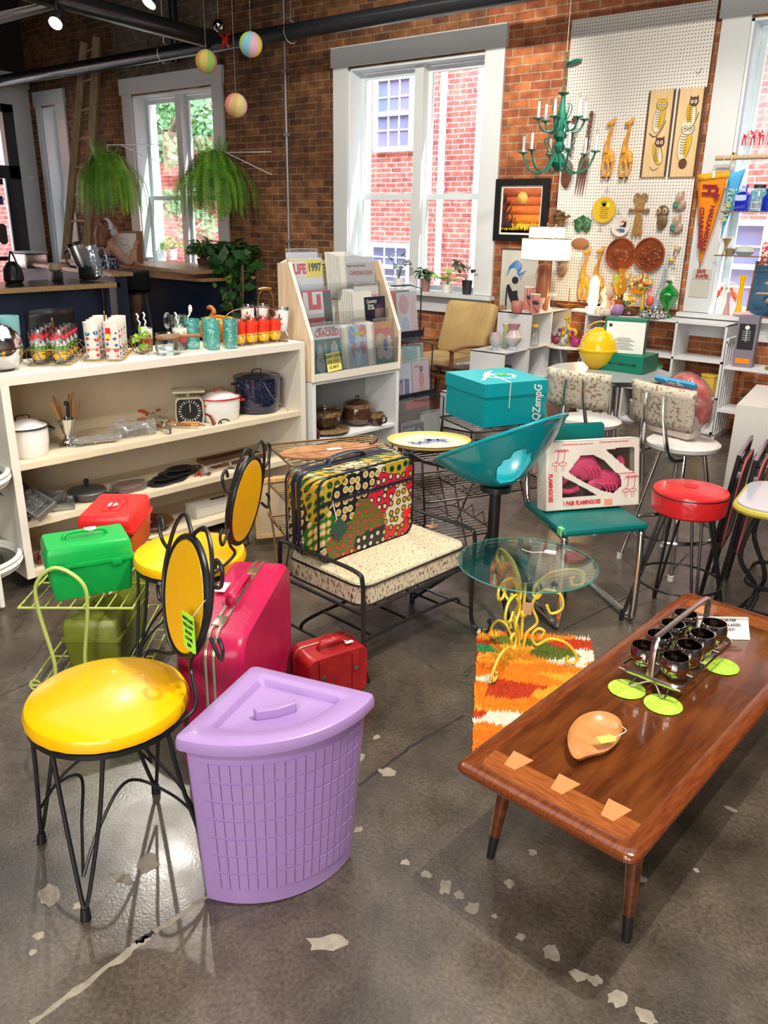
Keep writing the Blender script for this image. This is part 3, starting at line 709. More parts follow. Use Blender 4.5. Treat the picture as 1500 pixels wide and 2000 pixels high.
q=P(243,506,v=6.5);q.z=1.091
t=thing('drawing_board','brown drawing board with a white sheet standing on the bar','board',q,.62,rx=-.15)
g=G(mat('brown board',(.34,.18,.09),.7));g.b2((-.24,0,0),(.24,.012,.40));g.obj('board',t)
g=G(TAGW);g.b2((-.14,-.006,.02),(.16,-.001,.37));g.obj('paper',t)
g=G(mat('pencil',(.15,.15,.16),.8));rr=random.Random(3)
for(cx,cz,r_)in((.0,.26,.055),(.0,.17,.075),(-.02,.25,.02),(.03,.2,.03)):g.tube([(cx+r_*math.cos(a)*(1+.2*math.sin(3*a)),-.008,cz+r_*.8*math.sin(a))for a in[k*pi/9 for k in range(18)]],.0018,closed=True,n=4)
g.obj('pencil_drawing',t)
g=G(BLACKM);g.b2((-.21,-.012,.1),(-.16,-.002,.18));g.obj('clip',t)
q=P(276,507,z=1.095)
t=thing('laptop','pale blue closed laptop lying on the bar','laptop',q,.1)
g=G(mat('pale blue metal',(.35,.5,.62),.3,.3));g.box((0,0,.012),(.34,.22,.02),bev=.006);g.obj('base',t)
g=G(MATS['pale blue metal']);g.box((0,0,.03),(.34,.22,.008),bev=.003);g.obj('lid',t)
# plants
def leafy(name,label,loc,pot,leaf,n,R,H,seed,size=.07,potr=.06,poth=.1,stems=True,up=.4,round_=False,cat='plant',z0=0):
 r=random.Random(seed);t=thing(name,label,cat,loc)
 if pot:
  g=G(pot);g.lathe([(potr*.7,0),(potr*.8,.005),(potr,poth),(potr*.9,poth),(potr*.85,poth*.85),(.001,poth*.85)]);g.obj('pot',t)
 else:poth=z0
 g=G(leaf);st=G(mat('plant stem',(.12,.22,.05),.6))
 for k in range(n):
  az_=r.random()*2*pi;e=r.random();q=Vector((R*math.sqrt(e)*math.cos(az_),R*math.sqrt(e)*math.sin(az_),poth+H*(.25+.75*r.random())*(1.1-.6*e)))
  st.tube([(0,0,poth*.85),(q.x*.5,q.y*.5,poth+(q.z-poth)*.7),q],.0025,n=4)
  g.M=Matrix.Translation(q)@Euler((up*r.uniform(-1,.6)+.3,r.uniform(-.4,.4),az_-pi/2)).to_matrix().to_4x4()
  s=size*r.uniform(.7,1.2)
  if round_:g.poly([(s*.5*math.cos(a),s*.5+s*.5*math.sin(a),0)for a in[k_*pi/5 for k_ in range(10)]])
  else:g.F([g.V((0,0,0)),g.V((s*.36,s*.35,.01)),g.V((s*.25,s*.75,0)),g.V((0,s*1.1,-.02)),g.V((-s*.25,s*.75,0)),g.V((-s*.36,s*.35,.01))])
 g.M=Matrix.Identity(4);g.obj('foliage',t,normals=False,solid=.001)
 if stems:st.obj('stem',t)
 else:st.bm.free()
 return t
LIME=mat('lime leaf',(.20,.48,.04),.45,col2=(.4,.65,.1),nscale=12)
GREYPOT=mat('grey pot',(.5,.52,.52),.6);TERRA=mat('maroon pot',(.20,.06,.05),.6)
leafy('potted_plant','bushy lime green plant on the bar beside the drawing board',P(290,505,z=1.095)+Vector((.1,.15,0)),GREYPOT,LIME,60,.16,.2,11,.09)
leafy('potted_plant','small green plant in a white pot on the bar by the window',P(322,507,z=1.095)+Vector((.05,.1,0)),WHITE,LIME,50,.12,.14,12,.06,.07,.14)
leafy('potted_plant','tall maroon leaved plant in a terracotta and white pot on the bar',P(360,507,z=1.095)+Vector((0,.1,0)),mat('terracotta',(.45,.2,.14),.6),mat('maroon leaf',(.25,.08,.07),.5,col2=(.4,.2,.12),nscale=20),36,.16,.36,13,.16,.085,.2,up=1)
leafy('potted_plant','dense dark green plant at the right part of the bar top',P(397,518,z=1.095),TERRA,mat('mid leaf',(.05,.18,.03),.5,col2=(.12,.32,.06),nscale=20),260,.19,.24,14,.055,.08,.08)
leafy('potted_plant','dark glossy plant hanging over the right corner of the bar',P(458,522,z=1.095)+Vector((.0,-.05,0)),TERRA,DKLEAF,170,.27,.20,15,.12,.09,.08)
q=P(462,630,v=6.75)
t=thing('tall_plant','tall thin stemmed plant on the floor at the right end of the bar','plant',(q.x+.05,6.72,0))
g=G(TERRA);g.lathe([(.12,0),(.16,.28),(.14,.28),(.12,.2),(.001,.2)]);g.obj('pot',t)
g=G(mat('tan stem',(.35,.2,.1),.8))
for k in range(4):g.tube(smooth([(.02*k-.03,0,.2),(.08*math.sin(k*2),.06*math.cos(k),.7),(.18*math.sin(k*1.7),.1*math.cos(k*2),1.15)]),.009,n=6)
g.obj('stem',t)
g=G(DKLEAF);leafcloud(g,(0,0,.75),(.22,.2,.35),46,.13,random.Random(4));leafcloud(g,(-.05,0,1.15),(.28,.25,.16),90,.15,random.Random(6));g.m(LIME);leafcloud(g,(-.1,-.1,.8),(.15,.1,.2),8,.12,random.Random(8));g.obj('foliage',t,normals=False)
# window sill plants by the wide window
def silly(px,pot,kind,label):
 q=P(px,568,z=.955);q=Vector((q.x,WV+.01,.955));q.x=P(px,560,v=WV).x
 return q
q=silly(777,0,0,'');leafy('potted_plant','grey green plant in a white pot on the window sill, leftmost of four',q,WHITE,mat('grey leaf',(.25,.28,.24),.5,col2=(.4,.42,.38),nscale=10),16,.10,.26,21,.10,.055,.12,up=1)
q=silly(830,0,0,'');leafy('potted_plant','dark green succulent in a brown pot on the window sill',q,mat('brown mauve pot',(.30,.16,.15),.5),DKLEAF,26,.07,.10,22,.08,.055,.13,up=1.2)
q=silly(872,0,0,'');leafy('potted_plant','round leaved lime green plant in a white pot on the window sill',q,WHITE,LIME,14,.09,.14,23,.08,.06,.09,round_=True)
q=silly(911,0,0,'');leafy('potted_plant','sparse rubber plant in a black pot at the right end of the window sill',q,mat('black pot',(.03,.03,.035),.5),mat('rubber leaf',(.16,.10,.12),.4,col2=(.2,.3,.15),nscale=8),10,.12,.28,24,.11,.055,.14,up=1)
# --- the long white shelf unit
SA=math.radians(84.4)
def LS(s_,d,z):return Vector((-3.43+math.cos(SA)*s_-math.sin(SA)*d,1.70+math.sin(SA)*s_+math.cos(SA)*d,z))
SHW=mat('cream shelf board',(.64,.54,.38),.5,col2=(.72,.62,.46),nscale=3)
SHF=mat('white shelf edge',(.72,.66,.57),.45)
t=thing('display_shelf','long low cream shelf unit crowded with glassware and pans','shelf',LS(0,0,0),SA)
DW,DD=1.72,.42
g=G(SHF);g.b2((0,0,.955),(DW,DD,.994));g.obj('top',t)
for x0,x1 in((-.0,.036),(DW-.036,DW)):
 g=G(SHF);g.b2((x0,.0,.05),(x1,DD,.955));g.obj('side_panel',t)
g=G(SHW);g.b2((.036,DD-.012,.05),(DW-.036,DD,.955));g.obj('back_panel',t)
for z in(.60,.325,.08):
 g=G(SHW);g.b2((.036,.004,z-.03),(DW-.036,DD-.012,z));g.obj('shelf_board',t)
for x in(.06,DW-.06):
 for y in(.05,DD-.05):
  g=G(BLACKM);g.cyl((x-.012,y,.027),(x+.012,y,.027),.027,n=14);g.cyl((x,y,.03),(x,y,.05),.01);g.obj('caster',t)
TOP,S2,S3,S4=.9945,.6005,.3255,.0805
# chrome ball and ribbed vase
q=LS(.085,.19,TOP)
t=thing('roly_poly','polished chrome ball shaped ice bucket at the left end of the shelf top','ice bucket',q)
g=G(CHROME);g.lathe([(.045,0),(.075,.015),(.1,.06),(.107,.1),(.107,.101),(.102,.14),(.085,.17),(.06,.192),(.02,.204),(.001,.205)],n=36);g.obj('body',t)
g=G(mat('dark seam',(.08,.08,.09),.3,1));g.lathe([(.1075,.1),(.1078,.102),(.1075,.104)],n=36);g.sph((0,0,.212),(.012,.012,.01));g.obj('rim',t)
AQUA=mat('aqua ceramic',(.20,.45,.46),.45)
q=LS(.20,.355,TOP);g=G(AQUA)
g.lathe([(.048,0),(.052,.01),(.058,.17),(.060,.215),(.055,.215),(.052,.17),(.04,.02),(.001,.015)],n=60,wob=lambda a,z:1+.018*math.cos(20*a))
tag(g.obj('ribbed_vase',loc=q),'ribbed aqua ceramic vase behind the tumblers near the chrome ball','vase')
def pattern_glass(name,bands,kind='VOR',scale=60,cov=.45,clear=(.93,.96,.96),thin=None):
 """clear glass printed with coloured marks, the colour changing with height"""
 if name in MATS:return MATS[name]
 m=bpy.data.materials.new(name);m.use_nodes=True;nt=m.node_tree;L=nt.links
 out=nt.nodes['Material Output'];pb=nt.nodes['Principled BSDF'];pb.inputs['Roughness'].default_value=.3
 t_=_n2(nt,'ShaderNodeBsdfTransparent');t_.inputs[0].default_value=c4(clear);gl=_n2(nt,'ShaderNodeBsdfGlossy');gl.inputs['Roughness'].default_value=.03
 f=_n2(nt,'ShaderNodeLayerWeight');f.inputs[0].default_value=.35
 mm=_n2(nt,'ShaderNodeMath',operation='MULTIPLY_ADD');mm.inputs[1].default_value=.8;mm.inputs[2].default_value=.1;mm.use_clamp=True;L.new(f.outputs['Fresnel'],mm.inputs[0])
 g1=_n2(nt,'ShaderNodeMixShader');L.new(mm.outputs[0],g1.inputs[0]);L.new(t_.outputs[0],g1.inputs[1]);L.new(gl.outputs[0],g1.inputs[2])
 tc=_n2(nt,'ShaderNodeTexCoord');sp=_n2(nt,'ShaderNodeSeparateXYZ');L.new(tc.outputs['Object'],sp.inputs[0])
 r=_n2(nt,'ShaderNodeValToRGB');r.color_ramp.interpolation='CONSTANT'
 mz=_n2(nt,'ShaderNodeMath',operation='MULTIPLY');mz.inputs[1].default_value=1/.2;L.new(sp.outputs[2],mz.inputs[0]);L.new(mz.outputs[0],r.inputs[0])
 cr=r.color_ramp
 while len(cr.elements)<len(bands):cr.elements.new(.5)
 for e,(z,c_)in zip(cr.elements,bands):e.position=z/.2;e.color=(c_[0],c_[1],c_[2],1 if len(c_)<4 else c_[3])
 L.new(r.outputs[0],pb.inputs['Base Color'])
 at=_n2(nt,'ShaderNodeMath',operation='ARCTAN2');L.new(sp.outputs[1],at.inputs[0]);L.new(sp.outputs[0],at.inputs[1])
 ms=_n2(nt,'ShaderNodeMath',operation='MULTIPLY');ms.inputs[1].default_value=.038;L.new(at.outputs[0],ms.inputs[0])
 cb=_n2(nt,'ShaderNodeCombineXYZ');L.new(ms.outputs[0],cb.inputs[0]);L.new(sp.outputs[2],cb.inputs[1])
 if kind=='VOR':
  v=_n2(nt,'ShaderNodeTexVoronoi');v.inputs['Scale'].default_value=scale;v.distance='CHEBYCHEV';v.inputs['Randomness'].default_value=.6
  L.new(cb.outputs[0],v.inputs['Vector']);fac=v.outputs['Distance']
  c1=_n2(nt,'ShaderNodeMath',operation='SUBTRACT');c1.inputs[1].default_value=.26;L.new(fac,c1.inputs[0])
  c2=_n2(nt,'ShaderNodeMath',operation='ABSOLUTE');L.new(c1.outputs[0],c2.inputs[0])
  lt=_n2(nt,'ShaderNodeMath',operation='LESS_THAN');lt.inputs[1].default_value=cov*.25;L.new(c2.outputs[0],lt.inputs[0])
 else:
  v=_n2(nt,'ShaderNodeTexNoise');v.inputs['Scale'].default_value=scale;L.new(cb.outputs[0],v.inputs['Vector'])
  lt=_n2(nt,'ShaderNodeMath',operation='GREATER_THAN');lt.inputs[1].default_value=1-cov-.06;L.new(v.outputs['Fac'],lt.inputs[0])
 al=_n2(nt,'ShaderNodeMath',operation='MULTIPLY');L.new(lt.outputs[0],al.inputs[0]);L.new(r.outputs['Alpha'],al.inputs[1])
 mx=_n2(nt,'ShaderNodeMixShader');L.new(al.outputs[0],mx.inputs[0]);L.new(g1.outputs[0],mx.inputs[1]);L.new(pb.outputs[0],mx.inputs[2])
 L.new(mx.outputs[0],out.inputs[0]);MATS[name]=m;return m
GEO=pattern_glass('geometric tumbler',[(0,(1,1,1,0)),(.02,(1,.55,.03,.9)),(.055,(.12,.4,.06)),(.082,(.75,.78,.8,.8)),(.108,(.85,.05,.08)),(.132,(1,1,1,0))],scale=62,cov=.62)
def tumbler(label,loc,m,r,h,group,name='tumbler',m2=None):
 t=thing(name,label,'glass',loc,0,group)
 g=G(m);g.lathe([(r*.72,0),(r*.78,.004),(r,h),(r*.955,h),(r*.74,.012),(.001,.011)],n=24);g.obj('glass',t)
 return t
def carrier(name,label,loc,rz,L_,W_,h,zr,handle,m=BRASSW,cat='carrier',top=.1):
 t=thing(name,label,cat,loc,rz)
 g=G(m)
 for z in(.006,zr):
  g.tube([(x,y,z)for x,y in rrect(L_,W_,.03,4)],.0022,closed=True,n=6)
 n=5
 for k in range(n):
  x=-L_/2+.02+(L_-.04)*k/(n-1)
  g.tube(smooth([(x,-W_/2-.002,zr),(x,-W_/2-.022,zr*.5),(x,-W_/2+.01,.006),(x,W_/2-.01,.006),(x,W_/2+.022,zr*.5),(x,W_/2+.002,zr)],5),.002,n=6)
 g.obj('frame',t)
 g=G(m);g.tube(smooth([(-.012,0,.006),(-.012,0,h*.6),(-.012,0,h),(0,0,h+.02),(.012,0,h),(.012,0,h*.6),(.012,0,.006)],4)if not handle else smooth([(-L_/2,0,zr),(-L_/2,0,h*.8),(-L_/4,0,h),(L_/4,0,h),(L_/2,0,h*.8),(L_/2,0,zr)],4),.003,n=6);g.obj('handle',t)
 return t
GA,GB=math.radians(45.8),math.radians(137.5)
def GP(o,i,k):return Vector((o[0]+i*.092*math.cos(GA)+k*.088*math.cos(GB),o[1]+i*.092*math.sin(GA)+k*.088*math.sin(GB),TOP+.009))
G1,G2=(-3.605,1.992),(-3.54,2.232)
def cmid(o):q=GP(o,.5,1.5);q.z=TOP;return q
carrier('glass_carrier','brass wire carrier holding the geometric tumblers',cmid(G1),GB,.36,.19,.18,.075,False)
DEP=('nearest','second','third','rearmost')
for k in range(4):
 for j in range(2):tumbler('red, green and yellow geometric tumbler, %s of the %s row in its carrier'%(DEP[k],('left','right')[j]),GP(G1,j,k),GEO,.039,.148,'geometric print tumblers in the brass carrier')
# frosted tumblers with red and blue leaf drops
FROST=mat('frosted glass',(.80,.76,.70),.35);RLEAF=mat('printed red',(.75,.02,.03),.3);BLEAF=mat('printed blue',(.02,.16,.34),.3)
def frosted(label,loc,seed):
 t=thing('frosted_tumbler',label,'glass',loc,0,'frosted leaf print tumblers in the second carrier')
 H,r=.175,.036
 g=G(FROST);g.lathe([(r*.85,0),(r*.9,.004),(r,H),(r*.94,H),(r*.84,.012),(.001,.011)],n=24);g.obj('glass',t)
 rr=random.Random(seed);g=G()
 for i in range(5):
  for j in range(6):
   z=.018+j*.026+(.012 if i%2 else 0)+rr.uniform(-.004,.004)
   if z>.14:continue
   a=2*pi*i/5+rr.uniform(-.2,.2);big=rr.choice((.008,.011,.016));g.m(RLEAF if(i+j+(rr.random()<.3))%2 else BLEAF)
   R_=r*(.9+.1*z/H)+.0006
   pts=[(u,v)for u,v in[(-1,0),(-.5,.5),(0,.68),(.5,.5),(1,0),(.5,-.5),(0,-.68),(-.5,-.5)]]
   g.poly([(R_*math.cos(a+u*big/R_),R_*math.sin(a+u*big/R_),z+v*big)for u,v in pts])
 g.obj('leaf_print',t,normals=False)
 return t
carrier('glass_carrier','dark wire carrier with round ends holding the frosted leaf tumblers',cmid(G2),GB,.35,.185,.2,.06,False,BRASSW)
i=0
for k in range(4):
 for j in range(2):
  f=frosted('frosted tumbler with red and blue leaf drops, %s of the %s row'%(DEP[k],('left','right')[j]),GP(G2,j,k),i);i+=1
  if k==0 and j==1:
   g=G(mat('yellow paper tag',(.85,.75,.1),.8));g.m(RLEAF);g.b2((.037,-.012,.115),(.039,.012,.15));g.m(MATS['yellow paper tag']);g.b2((.0391,-.01,.10),(.0395,.01,.122));g.obj('price_tag',f,rz=-1.0)
# wire basket with a leafy sprig
q=LS(.80,.20,TOP)
t=thing('wire_basket','brass wire basket holding a green leafy sprig','basket',q,SA)
g=G(BRASSW)
for k in range(7):a=k*pi/7;g.tube(smooth([(.05*math.cos(a),.05*math.sin(a),.09),(.045*math.cos(a),.045*math.sin(a),.02),(0,0,.003),(-.045*math.cos(a),-.045*math.sin(a),.02),(-.05*math.cos(a),-.05*math.sin(a),.09)],3),.0016,n=5)
g.tube([(.05*math.cos(k*pi/8),.05*math.sin(k*pi/8),.09)for k in range(16)],.002,closed=True,n=5);g.obj('frame',t)
g=G(LIME);leafcloud(g,(0,0,.08),(.04,.04,.05),16,.05,random.Random(2));g.obj('leaves',t,normals=False)
# glass pipkin, stirrers, cartoon glass
q=LS(.90,.11,TOP)
t=thing('glass_saucepan','round clear glass saucepan with a wooden collar and handle','saucepan',q,SA-.4)
g=G(CLEAR);g.lathe([(.055,0),(.064,.01),(.068,.04),(.055,.085),(.060,.105),(.057,.105),(.052,.086),(.065,.04),(.06,.012),(.001,.008)],n=30);g.obj('bowl',t)
WOODM=mat('mid wood',(.20,.09,.035),.4,col2=(.3,.15,.06),nscale=8,stretch=(1,8,8))
g=G(WOODM);g.lathe([(.057,.078),(.062,.082),(.062,.09),(.057,.094)],n=30);g.obj('collar',t)
g=G(WOODM);g.box((.115,0,.088),(.11,.018,.018),bev=.006);g.obj('handle',t)
def glass1(label,loc,m,r,h,n=22,cat='glass',name='drinking_glass',group=None):
 g=G(m);g.lathe([(r*.8,0),(r*.85,.004),(r,h),(r*.95,h),(r*.8,.012),(.001,.01)],n=n);return tag(g.obj(name,loc=loc),label,cat,group)
CARTOON=pattern_glass('printed juice glass',[(0,(1,1,1,0)),(.02,(.1,.05,.1)),(.04,(.5,.03,.05)),(.065,(.85,.6,.3)),(.09,(.9,.85,.8)),(.115,(1,1,1,0))],'NOI',60,.55)
glass1('clear juice glass with dark red print behind the glass saucepan',LS(1.03,.2,TOP),CARTOON,.04,.13)
glass1('clear glass with red print holding two spiral stirrers',LS(.87,.27,TOP),CARTOON,.036,.12)
STIRM=mat('pearly plastic',(.75,.75,.7),.3)
for k,(s_,d,lean,lab)in enumerate(((.865,.265,-.22,'pearly spiral stirrer leaning left in the printed glass'),(.885,.27,-.1,'pearly spiral stirrer standing in the printed glass'),(1.04,.19,-.2,'pearly spiral stirrer in the clear juice glass'),(1.06,.24,.35,'pearly spoon ended stirrer leaning right over the juice glass'))):
 g=G(STIRM);R=T(ry=lean)
 g.tube([R@Vector((.0035*math.cos(z*180),.0035*math.sin(z*180),z))for z in[.0+.005*i for i in range(38)]],.0042,n=6)
 if k==3:g.sph(R@Vector((0,0,.2)),(.012,.006,.022))
 tag(g.obj('drink_stirrer',loc=LS(s_,d,TOP+.013),rz=SA),lab,'stirrer')
q=LS(.99,.25,TOP);g=G(CLEAR);g.tube([(0.0,.035*math.cos(a),.15+.035*math.sin(a))for a in[k*pi/10 for k in range(20)]],.008,closed=True);g.lathe([(.05,0),(.055,.01),(.03,.02),(.006,.03),(.006,.11),(.001,.115)])
tag(g.obj('glass_stopper',loc=q,rz=.6),'clear glass ring shaped stopper standing among the stirrers','stopper')
AQG=glass('aqua crinkle glass',(.68,.93,.90),.2,.08,body=.14,bcol=(.15,.75,.70),bump=1,bscale=70)
for k,(s_,d)in enumerate(((1.16,.09),(1.26,.07),(1.10,.19),(1.20,.18))):
 lab=('front left','front right','back left','back right')[k]
 g=G(AQG);g.lathe([(.032,0),(.034,.004),(.036,.03),(.041,.155),(.038,.155),(.031,.03),(.001,.016)],n=26,wob=lambda a,z:1+.012*math.sin(9*a+90*z))
 tag(g.obj('crinkle_tumbler',loc=LS(s_,d,TOP)),'aqua crinkled glass tumbler, %s of the four'%lab,'glass','aqua crinkle tumblers')
g=G(glass('pale green glass',(.8,.92,.85),.2,.06,bump=1,bscale=60));g.lathe([(.034,0),(.036,.005),(.042,.165),(.039,.165),(.03,.02),(.001,.016)],n=26);tag(g.obj('clear_tumbler',loc=LS(1.09,.30,TOP)),'taller clear green tinted tumbler behind the aqua ones','glass')
q=LS(1.36,.37,TOP)
t=thing('ceramic_pumpkin','small orange ceramic pumpkin behind the aqua tumblers','pumpkin',q)
ORG=mat('orange glaze',(.80,.27,.02),.25)
g=G(ORG);g.lathe([(.04,0),(.07,.02),(.085,.06),(.08,.10),(.05,.13),(.02,.125),(.001,.12)],n=48,wob=lambda a,z:1+.06*abs(math.cos(4*a)));g.obj('body',t)
g=G(mat('brown stem glaze',(.42,.13,.03),.35));g.tube(smooth([(0,0,.12),(0,0,.145),(.01,0,.165),(-.015,0,.185),(-.04,0,.18)]),[.022]*6+[.014]*6+[.012]*6+[.011]*6+[.009],n=10);g.obj('stem',t)
SUNG=pattern_glass('sunflower tumbler',[(0,(1,1,1,0)),(.008,(.95,.55,.02)),(.05,(.9,.5,.02)),(.056,(.85,.06,.02)),(.12,(1,1,1,0))],'NOI',40,.75)
SUNR=mat('sunflower red',(.85,.03,.02),.35);SUNY=mat('sunflower yellow',(.95,.55,.02),.35)
carrier('glass_carrier','pale wire carrier with a long arched handle holding the flower tumblers',LS(1.47,.155,TOP),SA,.36,.19,.19,.06,True,mat('champagne wire',(.6,.5,.38),.3,1))
for k in range(4):
 for j in range(2):
  t=tumbler('tumbler with red and yellow daisies, %s from the left in the %s row'%(('first','second','third','last')[k],('front','back')[j]),LS(1.345+k*.083,.11+j*.085,TOP+.009),SUNG,.038,.13,'daisy print tumblers in the pale carrier')
  g=G()
  for a in(0,1.3,2.6,3.9,5.1,-1.1):
   for(z,m_,rr_)in((.085,SUNR,.022),(.04,SUNY,.017)):
    R_=.0375+.0005
    g.m(m_)
    for pz in range(10):
     b1=pz*2*pi/10;pts=[]
     for(ra,bb)in((.3,-.22),(1,-.12),(1,.12),(.3,.22)):pts.append((ra*rr_*math.cos(b1+bb),ra*rr_*math.sin(b1+bb)))
     g.poly([(R_*math.cos(a+x/R_),R_*math.sin(a+x/R_),z+y)for x,y in pts])
  g.obj('daisy_print',t,normals=False)
g=G(ORG);g.box((0,0,.165),(.02,.14,.016),bev=.004);tag(g.obj('wooden_spoon_rest',loc=LS(1.33,.22,TOP)+Vector((0,0,-.02)),rz=SA),'flat orange dish resting across the daisy tumblers','dish')
# pilsner glasses and gold carrier
PIL=pattern_glass('frosted pilsner',[(0,(1,1,1,0)),(.062,(.85,.87,.88)),(.172,(1,1,1,0))],'NOI',3,.99)
GOLDL=mat('gold leaf print',(.35,.16,.03),.3,.6,col2=(.6,.1,.02),nscale=40)
def pilsner(label,loc,rz):
 t=thing('pilsner_glass',label,'glass',loc,rz,'frosted pilsner glasses with gold leaves')
 g=G(PIL);g.lathe([(.034,0),(.034,.003),(.006,.01),(.006,.03),(.012,.04),(.026,.065),(.036,.12),(.04,.19),(.038,.19),(.024,.068),(.001,.05)],n=26);g.obj('glass',t)
 g=G(GOLDL)
 for a0 in(0,2.1,4.2):
  for(dz,da,ln,an)in((.0,0,.03,pi/2),(-.01,.1,.026,.7),(-.01,-.1,.026,pi-.7),(-.03,.1,.022,.2),(-.03,-.1,.022,pi-.2)):
   cx,cz=.0,.13+dz;R_=.0375;pts=[]
   for(l,w_)in((0,0),(.5,.22),(1,0),(.5,-.22)):
    x=ln*(l*math.cos(an)-w_*math.sin(an));z=ln*(l*math.sin(an)+w_*math.cos(an));pts.append((x,cz+z))
   g.poly([((R_+.001*(z-.12)/.05)*math.cos(a0+x/R_),(R_+.001*(z-.12)/.05)*math.sin(a0+x/R_),z)for x,z in pts])
 g.obj('gold_leaf_print',t,normals=False);return t
pilsner('frosted pilsner glass with a gold leaf, front one beside the magazine rack',LS(1.64,.10,TOP),-1.2)
pilsner('frosted pilsner glass with a gold leaf, left one behind the carrier',LS(1.58,.34,TOP),-.8)
pilsner('frosted pilsner glass with a gold leaf, back one in the gold carrier',LS(1.68,.33,TOP),.3)
carrier('glass_carrier','gold wire carrier with a woven handle beside the magazine rack',LS(1.66,.27,TOP),SA,.11,.22,.27,.09,True,BRASSW)
g=G(BRASSW);g.sph((0,0,.28),(.05,.012,.012));tag(g.obj('rattan_grip',loc=LS(1.66,.27,TOP),rz=SA),'woven rattan grip on the gold wire carrier','grip')
# ---- second shelf
ENAM=mat('white enamel',(.82,.80,.77),.2,coat=.5)
def pot(label,loc,rx_,ry_,h,body,rim,rz=SA,handles=True,knob=None,dome=.03):
 t=thing('stock_pot',label,'pot',loc,rz)
 g=G(body);g.lathe([(.86,0),(.92,.01),(.99,h*.5),(1,h),(1.02,h),(.97,h-.003),(.9,.02),(.001,.02)],n=36,M=Matrix.Diagonal((rx_,ry_,1,1)));g.obj('body',t)
 g=G(rim);g.tube([(rx_*1.02*math.cos(k*pi/18),ry_*1.02*math.sin(k*pi/18),h)for k in range(36)],.0045,closed=True,n=8);r_=g.obj('rim',t)
 g=G(body);g.lathe([(1.0,h),(.93,h+.004),(.85,h+.004),(.6,h+dome*.7),(.3,h+dome),(.001,h+dome)],n=36,M=Matrix.Diagonal((rx_,ry_,1,1)));ld=g.obj('lid',t)
 g=G(knob or rim);g.tube(smooth([(-.03,0,h+dome-.004),(-.028,0,h+dome+.018),(.028,0,h+dome+.018),(.03,0,h+dome-.004)],4),.0045,n=8,sq=(.6,1.4));g.obj('lid_handle',ld)
 if handles:
  for s_ in(-1,1):
   g=G(rim);g.tube(smooth([(s_*rx_*.98,-.035,h-.03),(s_*(rx_+.025),-.03,h-.028),(s_*(rx_+.025),.03,h-.028),(s_*rx_*.98,.035,h-.03)],5),.006,n=8);g.obj('handle',t)
 return t
pot('large white enamel pot with a black rim at the left of the second shelf',LS(.135,.15,S2),.105,.105,.135,ENAM,BLACKM)
pot('white enamel casserole with red rim and red handles',LS(1.215,.14,S2),.118,.098,.125,ENAM,mat('red enamel rim',(.5,.02,.02),.3))
SPECK=mat('blue speckled enamel',(.006,.010,.035),.15,coat=.6,col2=(.25,.3,.4),nscale=220,ndetail=0,thr=(.72,.76))
t=pot('tall dark blue speckled stock pot at the right of the second shelf',LS(1.50,.17,S2),.135,.125,.20,SPECK,SPECK,dome=.022)
g=G(STEEL);g.tube(smooth([(-.05,-.125,.19),(0,-.14,.1),(.1,-.14,.02),(.12,-.12,.0)],5),.002,n=6);g.obj('bail',t)
q=LS(.345,.16,S2)
t=thing('knife_holder','chrome urn shaped cup full of bone and wood handled knives','knife holder',q)
g=G(CHROME);g.lathe([(.045,0),(.047,.008),(.03,.02),(.028,.03),(.016,.04),(.014,.05),(.022,.065),(.036,.12),(.044,.135),(.04,.135),(.02,.07),(.001,.066)],n=30);g.obj('cup',t)
for k,(a,l,tone)in enumerate(((-.35,.13,0),(-.22,.14,1),(-.1,.12,0),(.05,.10,2),(.12,.14,1),(.22,.15,0),(.32,.12,1))):
 mm_=(mat('horn handle',(.35,.18,.06),.4),mat('wood handle',(.22,.10,.04),.5),BLACKM)[tone]
 R=T((.03*(k/3-1),.01*((k%3)-1),.11),ry=a,rz=0)
 g=G(STEEL);g.cyl(R@Vector((0,0,0)),R@Vector((0,0,.03)),.004,n=6);g.m(mm_);g.tube([R@Vector((.006*math.sin(z*20),0,z))for z in(.03,.05,.08,l)],[.006,.008,.008,.005],n=8)
 if tone==2:g.sph(R@Vector((0,0,l)),.012)
 tag(g.obj('knife',loc=q,rz=SA),('bone handled knife leaning far left in the chrome cup','wood handled knife second from the left in the chrome cup','bone handled knife third from the left in the chrome cup','black ball ended honing rod in the chrome cup','dark wood handled knife just right of the middle of the chrome cup','longest bone handled knife in the chrome cup','wood handled knife leaning far right in the chrome cup')[k],'knife','knives in the chrome cup')
def bundle(label,loc,rz,L_,r0,r1,seed,metal=True,inner=None):
 rr=random.Random(seed);t=thing('wrapped_bundle',label,'bundle',loc,rz)
 g=G(FILM);n=16
 g.tube([(L_*(i/n-.5),.006*math.sin(i*2.3),r0*.8+.004*math.sin(i*1.7))for i in range(n+1)],[max(.004,(r0+(r1-r0)*i/n)*(1+.12*math.sin(i*2.9))*(1 if i<n-1 else .8))for i in range(n+1)],n=12,sq=(.75,1));g.obj('plastic_wrap',t)
 g=G(inner or STEEL)
 for k in range(6):y=(k-2.5)*r0*.22;g.tube([(-L_*.42,y,r0*.7),(L_*.2,y*.7,r0*.75+.002*k),(L_*.42,y*1.2,r0*.7)],.0035,n=6)
 g.obj('cutlery',t);return t
bundle('clear plastic wrapped bundle of cutlery tied with string',LS(.46,.10,S2+.002),SA-.25,.24,.028,.018,1)
bundle('wider plastic wrapped pack of silver cutlery on the second shelf',LS(.68,.12,S2+.002),SA-.15,.22,.05,.05,2)
g=G(FILM);g.prism([(-.02,0),(.02,0),(.024,.06),(0,.075),(-.018,.055)],-.008,.008,M=T(rx=pi/2));tag(g.obj('plastic_bag',loc=LS(.69,.27,S2),rz=SA),'small clear plastic bag standing on the second shelf','bag')
